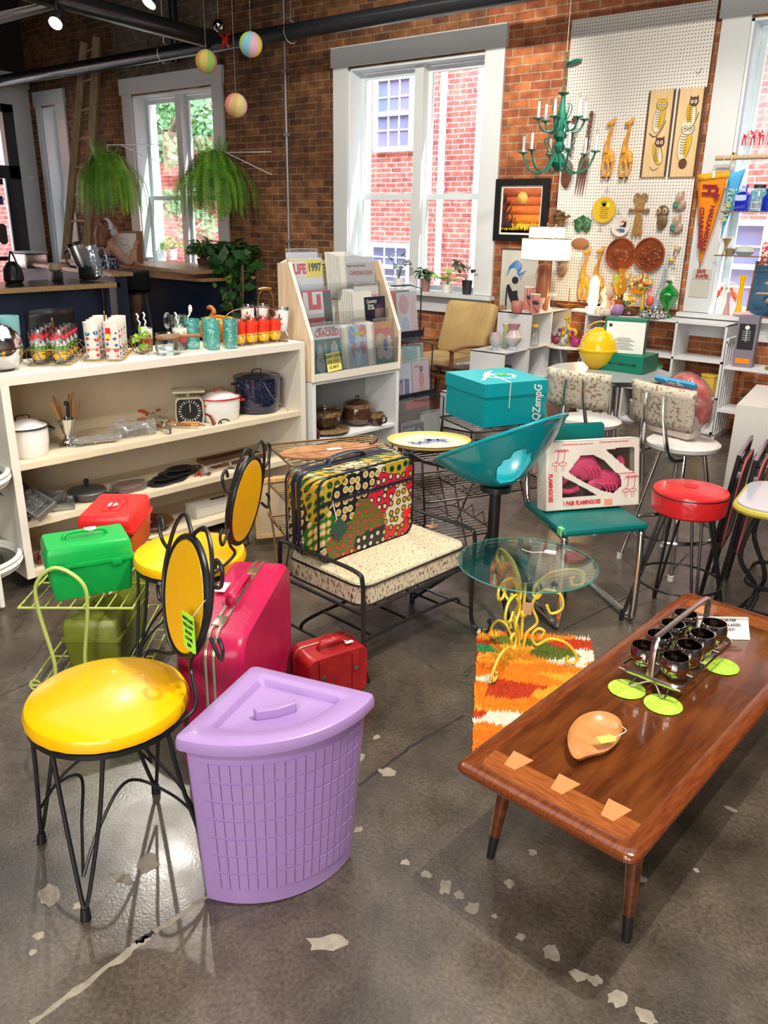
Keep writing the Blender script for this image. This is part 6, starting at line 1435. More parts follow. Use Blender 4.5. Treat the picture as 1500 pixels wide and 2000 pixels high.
g=G(PEG);g.b2((-.615,0,-1.17),(.615,.012,1.17));g.m(BLACKM)
t=thing('pegboard','tall white perforated pegboard fixed to the brick wall','pegboard',(-3.10,WV-.045,2.14))
g.obj('board',t)
for x in(-.6,.6):
 g=G(DKW);g.b2((x-.012,.012,-1.17),(x+.012,.042,1.17));g.obj('batten',t)
PV_=WV-.047
def PB(px,py,off=.0):q=P(px,py,v=PV_-off);return q
def at3(name,label,cat,px,py,off=.01,group=None,rz=0,ry=0):
 q=PB(px,py,off);return thing(name,label,cat,q,rz,group,ry=ry)
XZ=T(rx=pi/2)
def panel(label,px,py,owl):
 t=at3('owl_wall_art',label,'wall panel',px,py,.02,'owl wall panels')
 g=G(mat('panel plywood',(.66,.45,.22),.6,col2=(.72,.52,.28),nscale=4,stretch=(8,1,1)));g.b2((-.098,0,-.33),(.098,.012,.33));g.obj('panel',t)
 for x in(-.108,.098):g=G(DKW);g.b2((x,-.006,-.33),(x+.012,.016,.33));g.obj('edge_slat',t)
 OY=mat('owl mustard',(.62,.38,.02),.7);OC=mat('owl cream',(.70,.62,.46),.7);OB=mat('owl brown',(.12,.04,.02),.7)
 g=G()
 def ell(cx,cz,rx,rz_,m_,lay,an=0):
  g.m(m_);pts=[]
  for k in range(20):
   a=2*pi*k/20;x,z=rx*math.cos(a),rz_*math.sin(a);pts.append((cx+x*math.cos(an)-z*math.sin(an),-.0012*lay,cz+x*math.sin(an)+z*math.cos(an)))
  g.poly(pts)
 def owl_(cx,cz,s,body,head,an):
  ell(cx,cz,.045*s+.004,.11*s+.004,INK,1,an);ell(cx,cz,.045*s,.11*s,body,2,an);ell(cx+.02*s,cz-.01*s,.022*s,.08*s,OY if body is OC else OC,3,an)
  ell(cx+.012*s,cz+.1*s,.048*s,.045*s,INK,3);ell(cx+.012*s,cz+.1*s,.044*s,.041*s,head,4)
  for s_ in(-1,1):
   ell(cx+.012*s+s_*.019*s,cz+.1*s,.018*s,.02*s,INK,5);ell(cx+.012*s+s_*.019*s,cz+.1*s,.015*s,.017*s,OC,6);ell(cx+.012*s+s_*.019*s,cz+.1*s,.006*s,.007*s,INK,7)
   g.m(head);g.poly([(cx+.012*s+s_*.045*s,-.0045,cz+.115*s),(cx+.012*s+s_*.04*s,-.0045,cz+.16*s),(cx+.012*s+s_*.015*s,-.0045,cz+.135*s)])
  g.m(INK)
  for k in range(7):z=cz+.05*s-k*.018*s;g.tube([(cx-.03*s,-.006,z),(cx-.005,-.006,z-.006),(cx+.015*s,-.006,z)],.0014,n=4)
 if owl==0:
  owl_(.0,.12,1.0,OC,OY,-.15);owl_(.02,-.15,.85,OY,OB,.3);g.m(INK);g.tube(smooth([(-.07,-.006,.01),(-.02,-.006,-.02),(.03,-.006,.03),(.06,-.006,.1)]),.003,n=4);g.tube(smooth([(-.03,-.006,-.25),(.0,-.006,-.28),(.04,-.006,-.26)]),.002,n=4)
 else:
  owl_(.02,.15,.8,OY,OB,.1);owl_(-.005,-.08,1.15,OC,OC,-.12);ell(.0,-.23,.035,.04,OB,4)
  g.m(INK);g.tube(smooth([(-.0,-.006,.02),(.05,-.006,.06),(.08,-.006,.15)]),.003,n=4)
 g.obj('owl_picture',t,normals=False)
panel('wood panel of two owls, left of the pair, the upper owl cream',1284,262,0);panel('wood panel of two owls, right of the pair, with a long white tailed owl',1341,260,1)
GIR=mat('mustard ceramic',(.62,.27,.03),.35,col2=(.72,.36,.05),nscale=12)
def giraffe(label,px,py,flip):
 t=at3('giraffe_plaque',label,'wall plaque',px,py,.035,'yellow giraffe wall plaques');f=flip;g=G(GIR);g.M=T(s=(f,1,1))
 g.sph((.01,0,-.05),(.055,.022,.05));g.tube(smooth([(-.01,0,-.03),(-.012,0,.05),(.005,0,.13),(.015,0,.19)]),[.04]*4+[.03]*5+[.022]*5+[.018]*5,n=10,sq=(.6,1))
 g.sph((-.0,0,.205),(.036,.018,.02),R=Euler((0,-.3,0)).to_matrix().to_4x4())
 for x in(.01,.03):g.cyl((x+.01,0,.215),(x+.014,0,.25),.006)
 g.tube(smooth([(-.02,0,-.07),(-.035,0,-.14),(-.02,0,-.22)]),[.02]*4+[.012]*9,n=8);g.tube(smooth([(.0,-.005,-.08),(.02,-.005,-.15),(-.005,-.005,-.22)]),[.02]*4+[.011]*9,n=8)
 g.tube(smooth([(.04,0,-.07),(.055,0,-.14),(.03,0,-.22)]),[.024]*4+[.012]*9,n=8);g.obj('body',t)
 g=G(BLACKM);g.M=T(s=(f,1,1));g.box((-.02,0,-.225),(.03,.02,.012));g.box((.03,0,-.225),(.02,.02,.012));g.obj('hooves',t)
giraffe('mustard giraffe plaque facing left, upper pair, left one',1188,292,1);giraffe('mustard giraffe plaque facing left, upper pair, right one',1223,292,1)
giraffe('mustard giraffe plaque, lower pair, left one',1141,538,1);giraffe('mustard giraffe plaque, lower pair, right one',1167,537,1)
CARV=mat('carved dark wood',(.10,.035,.02),.4,col2=(.17,.07,.04),nscale=14)
def twist(g,x0,z0,x1,z1,r0=.012):
 n=26;g.tube([(x0+(x1-x0)*i/n,0,z0+(z1-z0)*i/n)for i in range(n+1)],[r0*(1+.28*math.sin(i*1.9))for i in range(n+1)],n=8)
t=at3('wooden_spoon','giant carved dark wooden spoon hanging on the pegboard','spoon',1112,300,.03,ry=.06)
g=G(CARV);twist(g,.0,-.02,.0,.30,.016);g.sph((0,0,-.17),(.055,.015,.12));g.sph((0,0,.06),(.026,.014,.03));g.obj('spoon',t);g=G(TAGW);g.box((.01,-.03,.2),(.04,.002,.07));g.obj('price_tag',t)
t=at3('wooden_fork','giant carved dark wooden fork hanging beside the spoon','fork',1143,300,.03,ry=.08)
g=G(CARV);twist(g,.0,-.02,.0,.34,.016);g.sph((0,0,-.08),(.048,.014,.075))
for k in range(4):x=-.036+.024*k;g.tube([(x,0,-.1),(x,0,-.2),(x,0,-.34)],[.012,.009,.003],n=8)
g.sph((0,0,.06),(.026,.014,.03));g.obj('fork',t)
t=at3('pineapple_board','round yellow board painted with a pineapple','wall plaque',1180,410,.02)
g=G(mat('mustard board',(.66,.42,.02),.5));g.prism(ngon(.108,32),0,.012,M=XZ);g.obj('board',t)
g=G(mat('pineapple brown',(.10,.05,.01),.6))
for i in range(6):
 for j in range(4):
  x=-.028+j*.019+(.009 if i%2 else 0);z=.02-i*.017;g.poly([(x,-.0135,z-.007),(x+.006,-.0135,z),(x,-.0135,z+.006),(x-.006,-.0135,z)])
g.obj('pineapple_body',t,normals=False)
g=G(mat('pineapple green',(.10,.18,.02),.6));
for k in range(7):a=-.9+.3*k;g.poly([(-.01,-.0137,.03),(.01,-.0137,.03),(.05*math.sin(a),-.0137,.035+.05*math.cos(a))])
g.obj('pineapple_leaves',t,normals=False);g=G(STRING);g.tube([(-.04,0,.1),(0,0,.17),(.04,0,.1)],.002,n=4);g.obj('cord',t);g=G(MATS['yellow paper tag']);g.b2((.03,-.02,.02),(.055,-.018,.06));g.obj('price_tag',t)
t=at3('mask_plaque','green ceramic comedy and tragedy masks','wall plaque',1138,437,.02)
g=G(mat('mottled green glaze',(.02,.08,.03),.3,col2=(.06,.18,.08),nscale=20))
for s_ in(-1,1):g.sph((s_*.038,0,-.01),(.044,.022,.066));g.sph((s_*.038-.015,-.02,.01),(.008,.006,.005));g.sph((s_*.038+.015,-.02,.01),(.008,.006,.005));g.tube(smooth([(s_*.038-.018,-.018,-.03),(s_*.038,-.022,-.03-.01*s_),(s_*.038+.018,-.018,-.03)]),.004)
g.prism([(-.09,.03),(-.05,.045),(0,.075),(.05,.045),(.09,.03),(.07,-.01),(-.07,-.01)],0,.012,M=XZ);g.obj('masks',t)
t=at3('ship_plate','white plate painted with a sailing ship','plate',1213,442,.02)
g=G(WCER);g.lathe([(.06,0),(.088,.012),(.085,.016),(.06,.006),(.001,.005)],n=12,M=T(rx=pi/2));g.obj('plate',t)
g=G(mat('painted blue',(.06,.15,.4),.5));
for k in range(6):g.tube(smooth([(-.05+.01*k,-.007,-.03-.005*k),(0,-.007,-.02-.006*k),(.04,-.007,-.03-.004*k)]),.0022,n=4)
g.m(INK);g.prism([(-.02,0),(.045,-.01),(.05,.03),(.035,.045),(.02,.01)],.006,.008,M=XZ);g.m(mat('painted red',(.6,.03,.03),.5));g.prism([(-.01,.03),(.02,.05),(.03,.035)],.006,.008,M=XZ);g.obj('painting',t)
JUTE=mat('jute',(.42,.25,.09),.9,col2=(.3,.16,.05),nscale=50)
t=at3('macrame_owl','jute macrame owl on a wooden dowel','wall hanging',1250,400,.02)
g=G(JUTE)
for s_ in(-1,1):g.tube([(s_*.03+.028*math.cos(a),0,.06+.028*math.sin(a))for a in[k*pi/8 for k in range(16)]],.008,closed=True,n=6);g.sph((s_*.03,-.004,.06),.010)
for k in range(8):x=-.042+.012*k;g.tube([(x,0,.05),(x*.8,-.005,.0),(x*.9,0,-.04)],.008,n=6)
for k in range(9):x=-.03+.0075*k;g.tube(smooth([(x*.5,0,-.045),(x,0,-.12),(x*1.5,0,-.25-.02*math.sin(k*2))]),.006,n=5)
g.obj('knots',t);g=G(WOODM);g.cyl((-.075,-.005,-.045),(.075,-.005,-.045),.010);
for s_ in(-1,1):g.sph((s_*.078,-.005,-.045),.017)
g.obj('dowel',t)
def owlp(label,px,py,m_,s=1.0):
 t=at3('owl_plaque',label,'wall plaque',px,py,.02);g=G(m_);g.M=T(s=s)
 g.sph((0,0,.045),(.055,.02,.05));g.sph((.005,0,-.03),(.048,.02,.06));g.prism([(-.03,-.08),(.02,-.08),(.02,-.1),(-.03,-.1)],-.01,.01,M=XZ);g.obj('body',t)
 for s_ in(-1,1):
  g=G(mat('owl eye tan',(.5,.36,.18),.5));g.M=T(s=s);g.sph((s_*.026-.004,-.016,.05),(.022,.008,.024));e_=g.obj('eye',t);g=G(INK);g.M=T(s=s);g.sph((s_*.026-.004,-.025,.05),(.008,.004,.009));g.obj('pupil',e_)
owlp('brown carved owl plaque with big tan eyes on the right of the pegboard',1293,424,mat('owl dark brown',(.10,.06,.03),.5,col2=(.2,.13,.07),nscale=20))
owlp('brown owl plaque half hidden behind the lamp shade',1098,518,mat('owl warm brown',(.20,.09,.04),.5,col2=(.4,.3,.2),nscale=25),1.1)
g=G(mat('hazel plaque',(.30,.12,.04),.5));g.sph((0,0,0),(.09,.015,.05));tag(g.obj('wooden_plaque',loc=PB(1133,476,.02)),'oval brown wooden plaque behind the lamp shade','wall plaque')
COPR=mat('copper relief',(.32,.07,.02),.4,.3,col2=(.18,.05,.02),nscale=14)
for px,lab in((1213,'round copper relief plate with an elephant shape, left of the pair'),(1269,'round copper relief plate with a crowded scene, right of the pair')):
 t=at3('relief_plate',lab,'plate',px,497,.02,'round copper relief plates');g=G(COPR);g.lathe([(.10,0),(.135,.01),(.138,.018),(.13,.02),(.118,.008),(.001,.006)],n=40,M=T(rx=pi/2),sx=.97);g.obj('plate',t)
 g=G(mat('copper rim',(.45,.10,.03),.35,.3));g.tube([(.134*math.cos(k*pi/20),-.016,.137*math.sin(k*pi/20))for k in range(40)],.006,closed=True,n=6);g.obj('rim',t);g=G(COPR);r_=random.Random(px)
 if px<1230:g.sph((.0,-.008,.0),(.07,.012,.05));g.sph((-.05,-.01,.02),(.035,.012,.035));g.sph((.05,-.008,-.03),(.03,.01,.03))
 else:
  for k in range(26):g.sph((r_.uniform(-.08,.08),-.008,r_.uniform(-.08,.07)),(r_.uniform(.01,.025),.008,r_.uniform(.008,.02)),n=8)
 g.obj('relief',t)
def pouch(lab,px,py):
 t=at3('wall_pocket',lab,'wall pocket',px,py,.025,'ceramic wall pockets with a teal leaf');g=G(mat('speckled cream',(.55,.45,.35),.4,col2=(.3,.12,.08),nscale=12));g.sph((0,0,-.03),(.058,.025,.045));g.sph((-.01,0,.03),(.03,.015,.035));g.sph((.02,0,.04),(.014,.012,.04));g.obj('body',t)
 g=G(mat('teal leaf glaze',(.03,.25,.18),.4));
 for k in range(7):a=k*2*pi/7;g.sph((-.02+.016*math.cos(a),-.02,-.03+.016*math.sin(a)),(.012,.008,.012),n=8)
 g.obj('leaf',t)
pouch('cream wall pocket with a teal leaf, upper of two',1328,392);pouch('cream wall pocket with a teal leaf, lower of two',1322,437)
t=at3('calla_wall_pocket','yellow and purple lily wall vase below the wall pockets','wall pocket',1320,495,.02);g=G(mat('lily cream',(.65,.58,.42),.4));g.tube(smooth([(.02,0,.06),(.0,0,.0),(-.01,0,-.06)]),[.035]*4+[.02]*5+[.008]*4,n=12,sq=(.6,1));g.obj('vase',t);g=G(YG);g.sph((-.03,-.01,-.055),(.025,.012,.018));g.sph((.0,-.01,.04),(.015,.012,.03));g.obj('petal',t)
g=G(mat('purple glaze',(.25,.05,.3),.4));g.tube([(0,-.012,.02),(-.015,-.014,-.02)],.008);g.obj('stripe',t)
t=at3('palm_dish','shell shaped dish painted with a black palm tree','wall plaque',1309,560,.02);g=G(WCER);g.sph((0,0,0),(.045,.018,.09));g.obj('dish',t);g=G(INK)
for k in range(5):g.tube(smooth([(-.01,-.02,.035),(-.01+.02*math.cos(k*.8),-.021,.045+.01*math.sin(k*.8)),(-.01+.032*math.cos(k*.8),-.018,.035+.01*math.sin(k*.8))],3),.003,n=4)
g.box((-.01,-.02,.01),(.004,.004,.04));g.box((-.005,-.02,-.02),(.04,.004,.012));g.obj('palm',t)
t=at3('citrus_basket_plaque','plaque of citrus slices and flowers heaped over an orange basket','wall plaque',1248,555,.02)
r_=random.Random(3);g=G(mat('citrus orange',(.75,.40,.08),.4));SL=[]
for k in range(16):x,z=r_.uniform(-.11,.11),r_.uniform(-.02,.08);SL.append((x,z));g.M=T((x,-.01-.004*(k%3),z));g.prism(ngon(.026,14),0,.012,M=XZ)
g.obj('slices',t)
g=G(mat('citrus cream',(.85,.68,.35),.5));
for k,(x,z)in enumerate(SL):g.M=T((x,-.0225-.004*(k%3),z));g.prism(ngon(.016,12),0,.0015,M=XZ)
g.obj('slice_centres',t)
g=G(GREENL);leafcloud(g,(0,-.01,.03),(.12,.012,.06),40,.035,r_);g.m(RLEAF);
for(x,z)in((.03,.03),(-.03,-.0),(.06,.0)):g.sph((x,-.025,z),.014,n=10)
g.obj('leaves',t,normals=False);g=G(ORG);g.prism([(-.08,-.02),(.08,-.02),(.05,-.08),(-.05,-.08)],-.005,.015,M=XZ);g.obj('basket',t)
t=at3('strawberry_plaque','red strawberry plaque beside the lower giraffes','wall plaque',1191,562,.02);g=G(RLEAF);g.sph((0,0,0),(.028,.016,.035));g.obj('berry',t);g=G(GREENL);g.sph((0,0,.035),(.022,.01,.01));g.obj('leaves',t)
t=at3('corn_plaque','green and yellow vegetable plaque beside the strawberry','wall plaque',1205,555,.02);g=G(mat('lime glaze',(.35,.5,.05),.4));
for k in range(4):g.tube([(-.02+.018*k,0,-.06),(-.02+.018*k,0,.05)],.012,n=8)
g.sph((-.015,-.005,.065),(.03,.015,.025));g.obj('stalks',t)
for k,(px,py)in enumerate(((1186,373),(1208,417),(1172,450),(1316,524))):
 g=G(STEEL);g.cyl((-.025,-.004,0),(.025,-.004,0),.002,n=5);g.cyl((0,-.004,0),(0,-.004,.04),.002,n=5);q=PB(px,py,.004)
 tag(g.obj('peg_hook',loc=q),'thin steel peg hook %s'%('above the pineapple board','above the ship plate','below the pineapple board','above the palm dish')[k],'hook')
q=PB(1366,138,.001);g=G(STEEL);g.tube(smooth([(-.03,0,.0),(0,-.02,-.02),(.02,0,.02)]),.002,n=5);tag(g.obj('peg_hook',loc=q),'loose steel wire hook high on the bare part of the pegboard','hook')
# hanging basket left of board
q=P(1094,425,v=WV-.1);t=thing('bark_planter','rough bark wall planter hanging from strings left of the pegboard','planter',q)
g=G(mat('bark brown',(.22,.12,.05),.9,col2=(.1,.05,.02),nscale=30));g.sph((0,0,.0),(.06,.05,.035));g.tube(smooth([(-.01,0,-.01),(.01,0,-.08),(-.005,0,-.15)]),[.04]*4+[.03]*5+[.02]*4,n=10);leafcloud(g,(0,-.02,.01),(.07,.04,.035),80,.04,random.Random(6));g.obj('basket',t,normals=False)
g=G(STRING);g.cyl((-.05,0,.02),(0,0,.14),.002,n=4);g.cyl((.05,0,.02),(0,0,.14),.002,n=4);g.obj('cord',t)
# chandelier
TG=mat('verdigris green enamel',(.01,.14,.09),.35,col2=(.03,.22,.15),nscale=12)
q=P(1091,300,v=5.9)
t=thing('chandelier','green metal candle chandelier with two tiers of arms hanging before the pegboard','chandelier',q)
g=G(TG);g.lathe([(.001,-.13),(.012,-.12),(.05,-.08),(.055,-.06),(.03,-.03),(.018,0),(.04,.03),(.045,.05),(.022,.08),(.05,.11),(.05,.13),(.02,.15),(.035,.2),(.04,.24),(.018,.32),(.012,.38),(.045,.4),(.012,.41),(.001,.41)],n=24);g.obj('column',t)
CAN=mat('candle sleeve',(.72,.74,.74),.4)
def arm(k,n,R,z0,drop,ht,off):
 a=2*pi*k/n+off;c,s_=math.cos(a),math.sin(a)
 pts=smooth([(.03*c,.03*s_,z0),(R*.4*c,R*.4*s_,z0-drop),(R*.8*c,R*.8*s_,z0-drop*.9),(R*c,R*s_,z0-.0)],6)
 g=G(TG);g.tube(pts,.0075,n=8);g.lathe([(.01,0),(.035,.008),(.036,.014),(.012,.012),(.001,.012)],c=(R*c,R*s_,z0),n=16)
 g.tube([(p.x*.7,p.y*.7,p.z+.06)for p in smooth([(R*.1*c,R*.1*s_,z0),(R*.35*c,R*.35*s_,z0-.05),(R*.6*c,R*.6*s_,z0+.02),(R*.5*c,R*.5*s_,z0+.05)],4)],.004,n=6);ar=g.obj('arm',t)
 g=G(CAN);g.cyl((R*c,R*s_,z0+.012),(R*c,R*s_,z0+.012+ht),.011,n=12);g.obj('candle_sleeve',ar)
 g=G(CLEAR);g.lathe([(.006,0),(.011,.015),(.009,.03),(.001,.05)],c=(R*c,R*s_,z0+.012+ht),n=10);g.obj('bulb',ar)
for k in range(6):arm(k,6,.27,.0,.12,.11,.2)
for k in range(6):arm(k,6,.17,.22,.07,.11,.7)
g=G(TG)
for k in range(9):g.tube([(.008*math.cos(a),.008*math.sin(a)*(k%2),.42+k*.028+.014*math.sin(a))if k%2 else(.008*math.cos(a),0,.42+k*.028+.016*math.sin(a))for a in[i*pi/5 for i in range(10)]],.0028,closed=True,n=5)
g.tube(smooth([(0,0,.66),(.03,0,.58),(.08,0,.60)]),.004);g.obj('chain',t)
g=G(TG);g.lathe([(.001,-.0),(.05,.005),(.06,.02),(.02,.035),(.001,.036)],M=T((.07,0,.57),ry=-.3));g.obj('canopy',t)
g=G(STRING);g.cyl((0,0,.66),(0,0,4.62-q.z),.0018,n=5);g.obj('wire',t)
for k,(a,z)in enumerate(((3.4,.12),(3.9,.12),(5.8,.12),(.3,.12))):
 pass
# window with curtains, shelves and pennants at the right
SHE=glass('sheer curtain',(.88,.94,.96),.0,.6,body=.38,bcol=(.85,.92,.9))
t=thing('sheer_curtain','sheer white curtain gathered at the upper left of the right window','curtain',(-2.02,WV+.05,3.12))
g=G(SHE);g.grid(lambda a,b:(-.16+.42*a+(.0 if b<.9 else-.02),.03*math.sin(a*40)+0,-.02-1.02*b+(.06*abs(math.sin(a*8))if b>.95 else 0)),60,10);g.obj('cloth',t,normals=False)
t=thing('fringed_valance','red and white fringed cloth strip across the right window','valance',(-1.55,WV+.04,2.32))
PF=mat('red print',(.65,.03,.08),.8,col2=(.8,.75,.7),nscale=40,thr=(.48,.54))
g=G(PF);g.grid(lambda a,b:(-.62+1.3*a,.008*math.sin(a*60),.06-.06*b),80,3);g.obj('cloth',t,solid=.003)
g=G(mat('red fringe',(.70,.03,.08),.8));
for k in range(60):x=-.62+1.3*k/59;g.tube([(x,0,.0),(x+.006*math.sin(k*2),0,-.05)],.006,n=4)
g.obj('fringe',t)
a=P(1398,309,v=WV-.13)
g=G(mat('pale dowel',(.5,.35,.2),.5));g.cyl((a.x,a.y,a.z),(-.3,a.y,a.z+.0),.018,n=12);g.m(mat('brass',(.6,.4,.1),.25,1));g.tube([(a.x+.13,a.y,a.z+.03),(a.x+.13,WV-.03,a.z+.03)],.01);g.tube([(a.x+.13,a.y-.02,a.z+.02),(a.x+.13,a.y-.02,a.z-.02),(a.x+.13,a.y+.02,a.z-.02)],.006)
tag(g.obj('curtain_rod'),'pale wooden rod on a brass bracket across the right window','rod')
AQS=glass('glass shelf',(.85,.95,.95),.08)
for z,lab in((P(1420,413,v=WV+.0).z,'upper glass shelf with blue bottles across the right window'),(P(1400,497,v=WV).z,'lower glass shelf with small ornaments across the right window')):
 g=G(AQS);g.b2((-2.22,WV-.10,z-.008),(-.53,WV+.08,z));g.m(WOODM);g.b2((-2.22,WV-.105,z-.009),(-.53,WV-.10,z+.001));tag(g.obj('glass_shelf'),lab,'shelf')
zu=P(1420,413,v=WV).z+.0005;zl=P(1400,497,v=WV).z+.0005
BLG=glass('cobalt glass',(.03,.12,.85),.2,.03,body=.25,bcol=(.02,.08,.7));AQB=glass('pale aqua glass',(.6,.88,.92),.2,.03,body=.1,bcol=(.4,.8,.9))
def bottle(lab,x,z,m_,r,h,neck=.35,sq=False,dv=-.02):
 g=G(m_);g.lathe([(r*.9,0),(r,.01),(r,h*.62),(r*neck,h*.75),(r*neck,h*.9),(r*neck*1.3,h*.92),(r*neck*1.3,h),(.001,h)],n=4 if sq else 20,M=T(rz=pi/4),sy=.6 if sq else 1);return tag(g.obj('glass_bottle',loc=(x,WV+dv,z)),lab,'bottle')
def ux(px,py):return P(px,py,v=WV-.02).x
bottle('cobalt blue square bottle with a long neck on the upper glass shelf',ux(1450,400),zu,BLG,.07,.20,.35,True)
bottle('pale aqua wide bottle at the left of the upper glass shelf',ux(1434,400),zu,AQB,.045,.17,.7)
jar('aqua embossed jar with a grey lid on the upper glass shelf',Vector((ux(1479,400),WV-.02,zu)),.062,.20,DKL,AQB)
bottle('second cobalt blue bottle at the right edge of the photo',ux(1500,400),zu,BLG,.05,.17,.5)
for k,(px,m_,lab)in enumerate(((1417,mat('gold lustre',(.6,.4,.15),.3,.6),'gold goblet at the left end of the lower glass shelf'),(1428,mat('brown jar',(.25,.18,.12),.4),'small brown jar beside the gold goblet'),(1455,mat('shell grey',(.5,.55,.5),.4),'green and white shell ornament on the lower glass shelf'))):
 lathe_thing('ornament',lab,'ornament',Vector((ux(px,490),WV-.02-.03*(k==1),zl)),[[(.03,0),(.012,.03),(.012,.07),(.04,.13),(.036,.13),(.001,.07)],[(.035,0),(.04,.05),(.001,.06)],[(.05,0),(.08,.03),(.05,.07),(.001,.08)]][k],m_)
g=G(PF);g.b2((0,0,-.09),(.16,.004,.09));tag(g.obj('red_cloth',loc=(ux(1487,485),WV+.0,zl+.02)),'small red printed cloth hanging at the right edge of the lower glass shelf','cloth')
# pennants
ORP=mat('orange felt',(.85,.26,.01),.9);MAR=mat('maroon felt',(.25,.015,.04),.9)
tl_=P(1363,341,v=WV-.12);tr2=P(1426,333,v=WV-.16);bt=P(1366,525,v=WV-.07)
def pennant(name,label,A,B,Ctip,m_,texts):
 t=thing(name,label,'pennant',A);g=G(m_)
 b2=B-A;c2=Ctip-A
 n=10
 def fn(a,b):
  w_=(b2*(a))*(1-b)+c2*b;return(w_.x,w_.y-.008*math.sin(b*6+a*2),w_.z)
 g.grid(fn,6,14);g.obj('felt',t,solid=.003)
 return t,b2,c2
t,b2,c2=pennant('pennant','orange felt pennant with maroon lettering hanging by the right window',tl_,tr2,bt,ORP,None)
g=G(mat('gold felt',(.80,.40,.02),.9));w2=b2;g.M=Matrix.Identity(4)
g.grid(lambda a,b:((b2*a).x+c2.x*.07*b,(b2*a).y-.006,(b2*a).z+c2.z*.07*b-.0),5,3);
hd=g.obj('header_band',t,solid=.004);hd.location=(0,0,.0)
g=G(STRING);g.tube(smooth([(b2.x*.35,b2.y*.35-.01,b2.z*.35),(b2.x*.7,b2.y-.02,.06),(b2.x*.8,b2.y,.12)]),.002,n=4);g.m(TAGW);g.b2((b2.x*.5,b2.y*.5-.02,-.03),(b2.x*.57,b2.y*.5-.018,.015));g.obj('hook_string',t)
dn=(c2-b2*.25).normalized();ac=b2.normalized();nm=ac.cross(dn).normalized();
if nm.y>0:nm=-nm
dn2=nm.cross(ac)*-1
def tm(at,along,size_):
 """text running down the pennant: x axis along the pennant, y axis across it"""
 X=along.normalized();Z=Vector((-.10,-1,0)).normalized();Y=Z.cross(X).normalized();Z=X.cross(Y)
 M=Matrix.Identity(4)
 for i in range(3):M[i][0]=X[i];M[i][1]=Y[i];M[i][2]=Z[i]
 M.translation=at+Z*.016;return M
mid=lambda a,b:b2*a*(1-b)+c2*b
text('H',.16,MAR,t,tm(mid(.45,.17)+Vector((0,-.01,0)),c2-b2*.5,1),bold=.006,sx=.75,name='letter_h')
text('HALLANDALE',.050,MAR,t,tm(mid(.75,.57)+Vector((0,-.012,0)),c2-b2*.75,1),bold=.002,sx=1.15)
text('CHARGERS',.052,MAR,t,tm(mid(.24,.56)+Vector((0,-.012,0)),c2-b2*.24,1),bold=.002,sx=1.25)
g=G(MAR);q=mid(.80,.24)+Vector((0,-.028,0));g.M=Matrix.Translation(q);g.prism([(-.01,.06),(.015,.06),(.005,.01),(.03,.01),(-.01,-.06),(0,-.01),(-.025,-.01)],0,.003,M=XZ);g.obj('lightning_bolt',t)
A=P(1424,340,v=WV-.08);B=P(1442,330,v=WV-.05);Cc=P(1408,465,v=WV-.06)
t,b3,c3=pennant('pennant','sky blue felt pennant with yellow letters behind the orange one',A,B+Vector((.06,0,0)),Cc,mat('sky felt',(.08,.42,.78),.9),None)
b2_,c2_=b3,c3
text('FLORIDA',.07,mat('yellow felt',(.7,.6,.1),.9),t,tm(b3*.5*(.45)+c3*.5+Vector((0,-.014,0)),c3-b3*.5,1),bold=.001,sx=.9)
a=P(1373,540,v=WV-.035)
t=thing('paper_sign','small paper sign reading SAFE and SHAPES on the window trim','sign',a)
g=G(mat('aged paper',(.55,.52,.45),.8));g.b2((-.09,0,-.02),(.07,.003,.06));g.b2((-.10,0,-.17),(.06,.003,-.03));g.obj('paper',t)
MRD=mat('dark red ink',(.35,.02,.02),.6);text('SAFE',.045,MRD,t,UP(0,(-.02,-.001,.038)),bold=.002,sx=.8);text('SHAPES',.04,MRD,t,UP(0,(-.01,-.001,.0)),bold=.002,sx=.8)
# window stool: sticker, yellow vase, chalk picture
a=P(1418,575,v=WV+.1)
t=thing('window_plaque','round glass plaque of two red birds in the right window','plaque',(a.x,WV+.1,a.z-.02))
g=G(glass('milky disc',(.9,.92,.92),.1,body=.5,bcol=(.9,.9,.9)));g.prism(ngon(.13,28),0,.006,M=XZ);g.obj('disc',t)
g=G(mat('bird red',(.75,.1,.03),.6));
for s_ in(-1,1):g.tube(smooth([(s_*.04,-.01,.06),(s_*.07,-.01,.02),(s_*.09,-.01,-.03)]),[.008]*4+[.02]*5+[.008]*4,n=8);g.sph((s_*.04,-.01,.07),.012)
g.m(mat('star green',(.2,.5,.1),.6));g.box((0,-.01,.07),(.02,.004,.02),R=Euler((0,.8,0)).to_matrix().to_4x4());g.obj('birds',t)
lathe_thing('bud_vase','tall slim yellow vase on the right window sill','vase',Vector((P(1441,610,v=WV+.02).x,WV+.02,.956)),[(.035,0),(.03,.02),(.02,.08),(.018,.22),(.03,.32),(.026,.32),(.001,.2)],mat('yellow glass',(.85,.5,.01),.2))
lathe_thing('bell','pink and white little bell on the right window sill','bell',Vector((P(1418,612,v=WV+.0).x,WV+.0,.956)),[(.03,0),(.025,.02),(.012,.1),(.016,.18),(.001,.19)],mat('pink bell',(.6,.3,.32),.4))
a=P(1478,575,v=WV-.1)
t=thing('chalk_picture','dark blue picture of a deer in a thin wooden frame at the right edge','picture',(a.x+.12,WV-.06,.957),-.1,rx=-.12)
g=G(WOODM);
for(x0,x1,z0,z1)in((-.2,.2,0,.012),(-.2,.2,.43,.442),(-.2,-.188,.012,.43),(.188,.2,.012,.43)):g.b2((x0,-.01,z0),(x1,.01,z1))
g.obj('frame',t);g=G(mat('blue chalk ground',(.02,.07,.14),.8,col2=(.06,.14,.22),nscale=8));g.b2((-.188,0,.012),(.188,.006,.43));g.obj('picture',t)
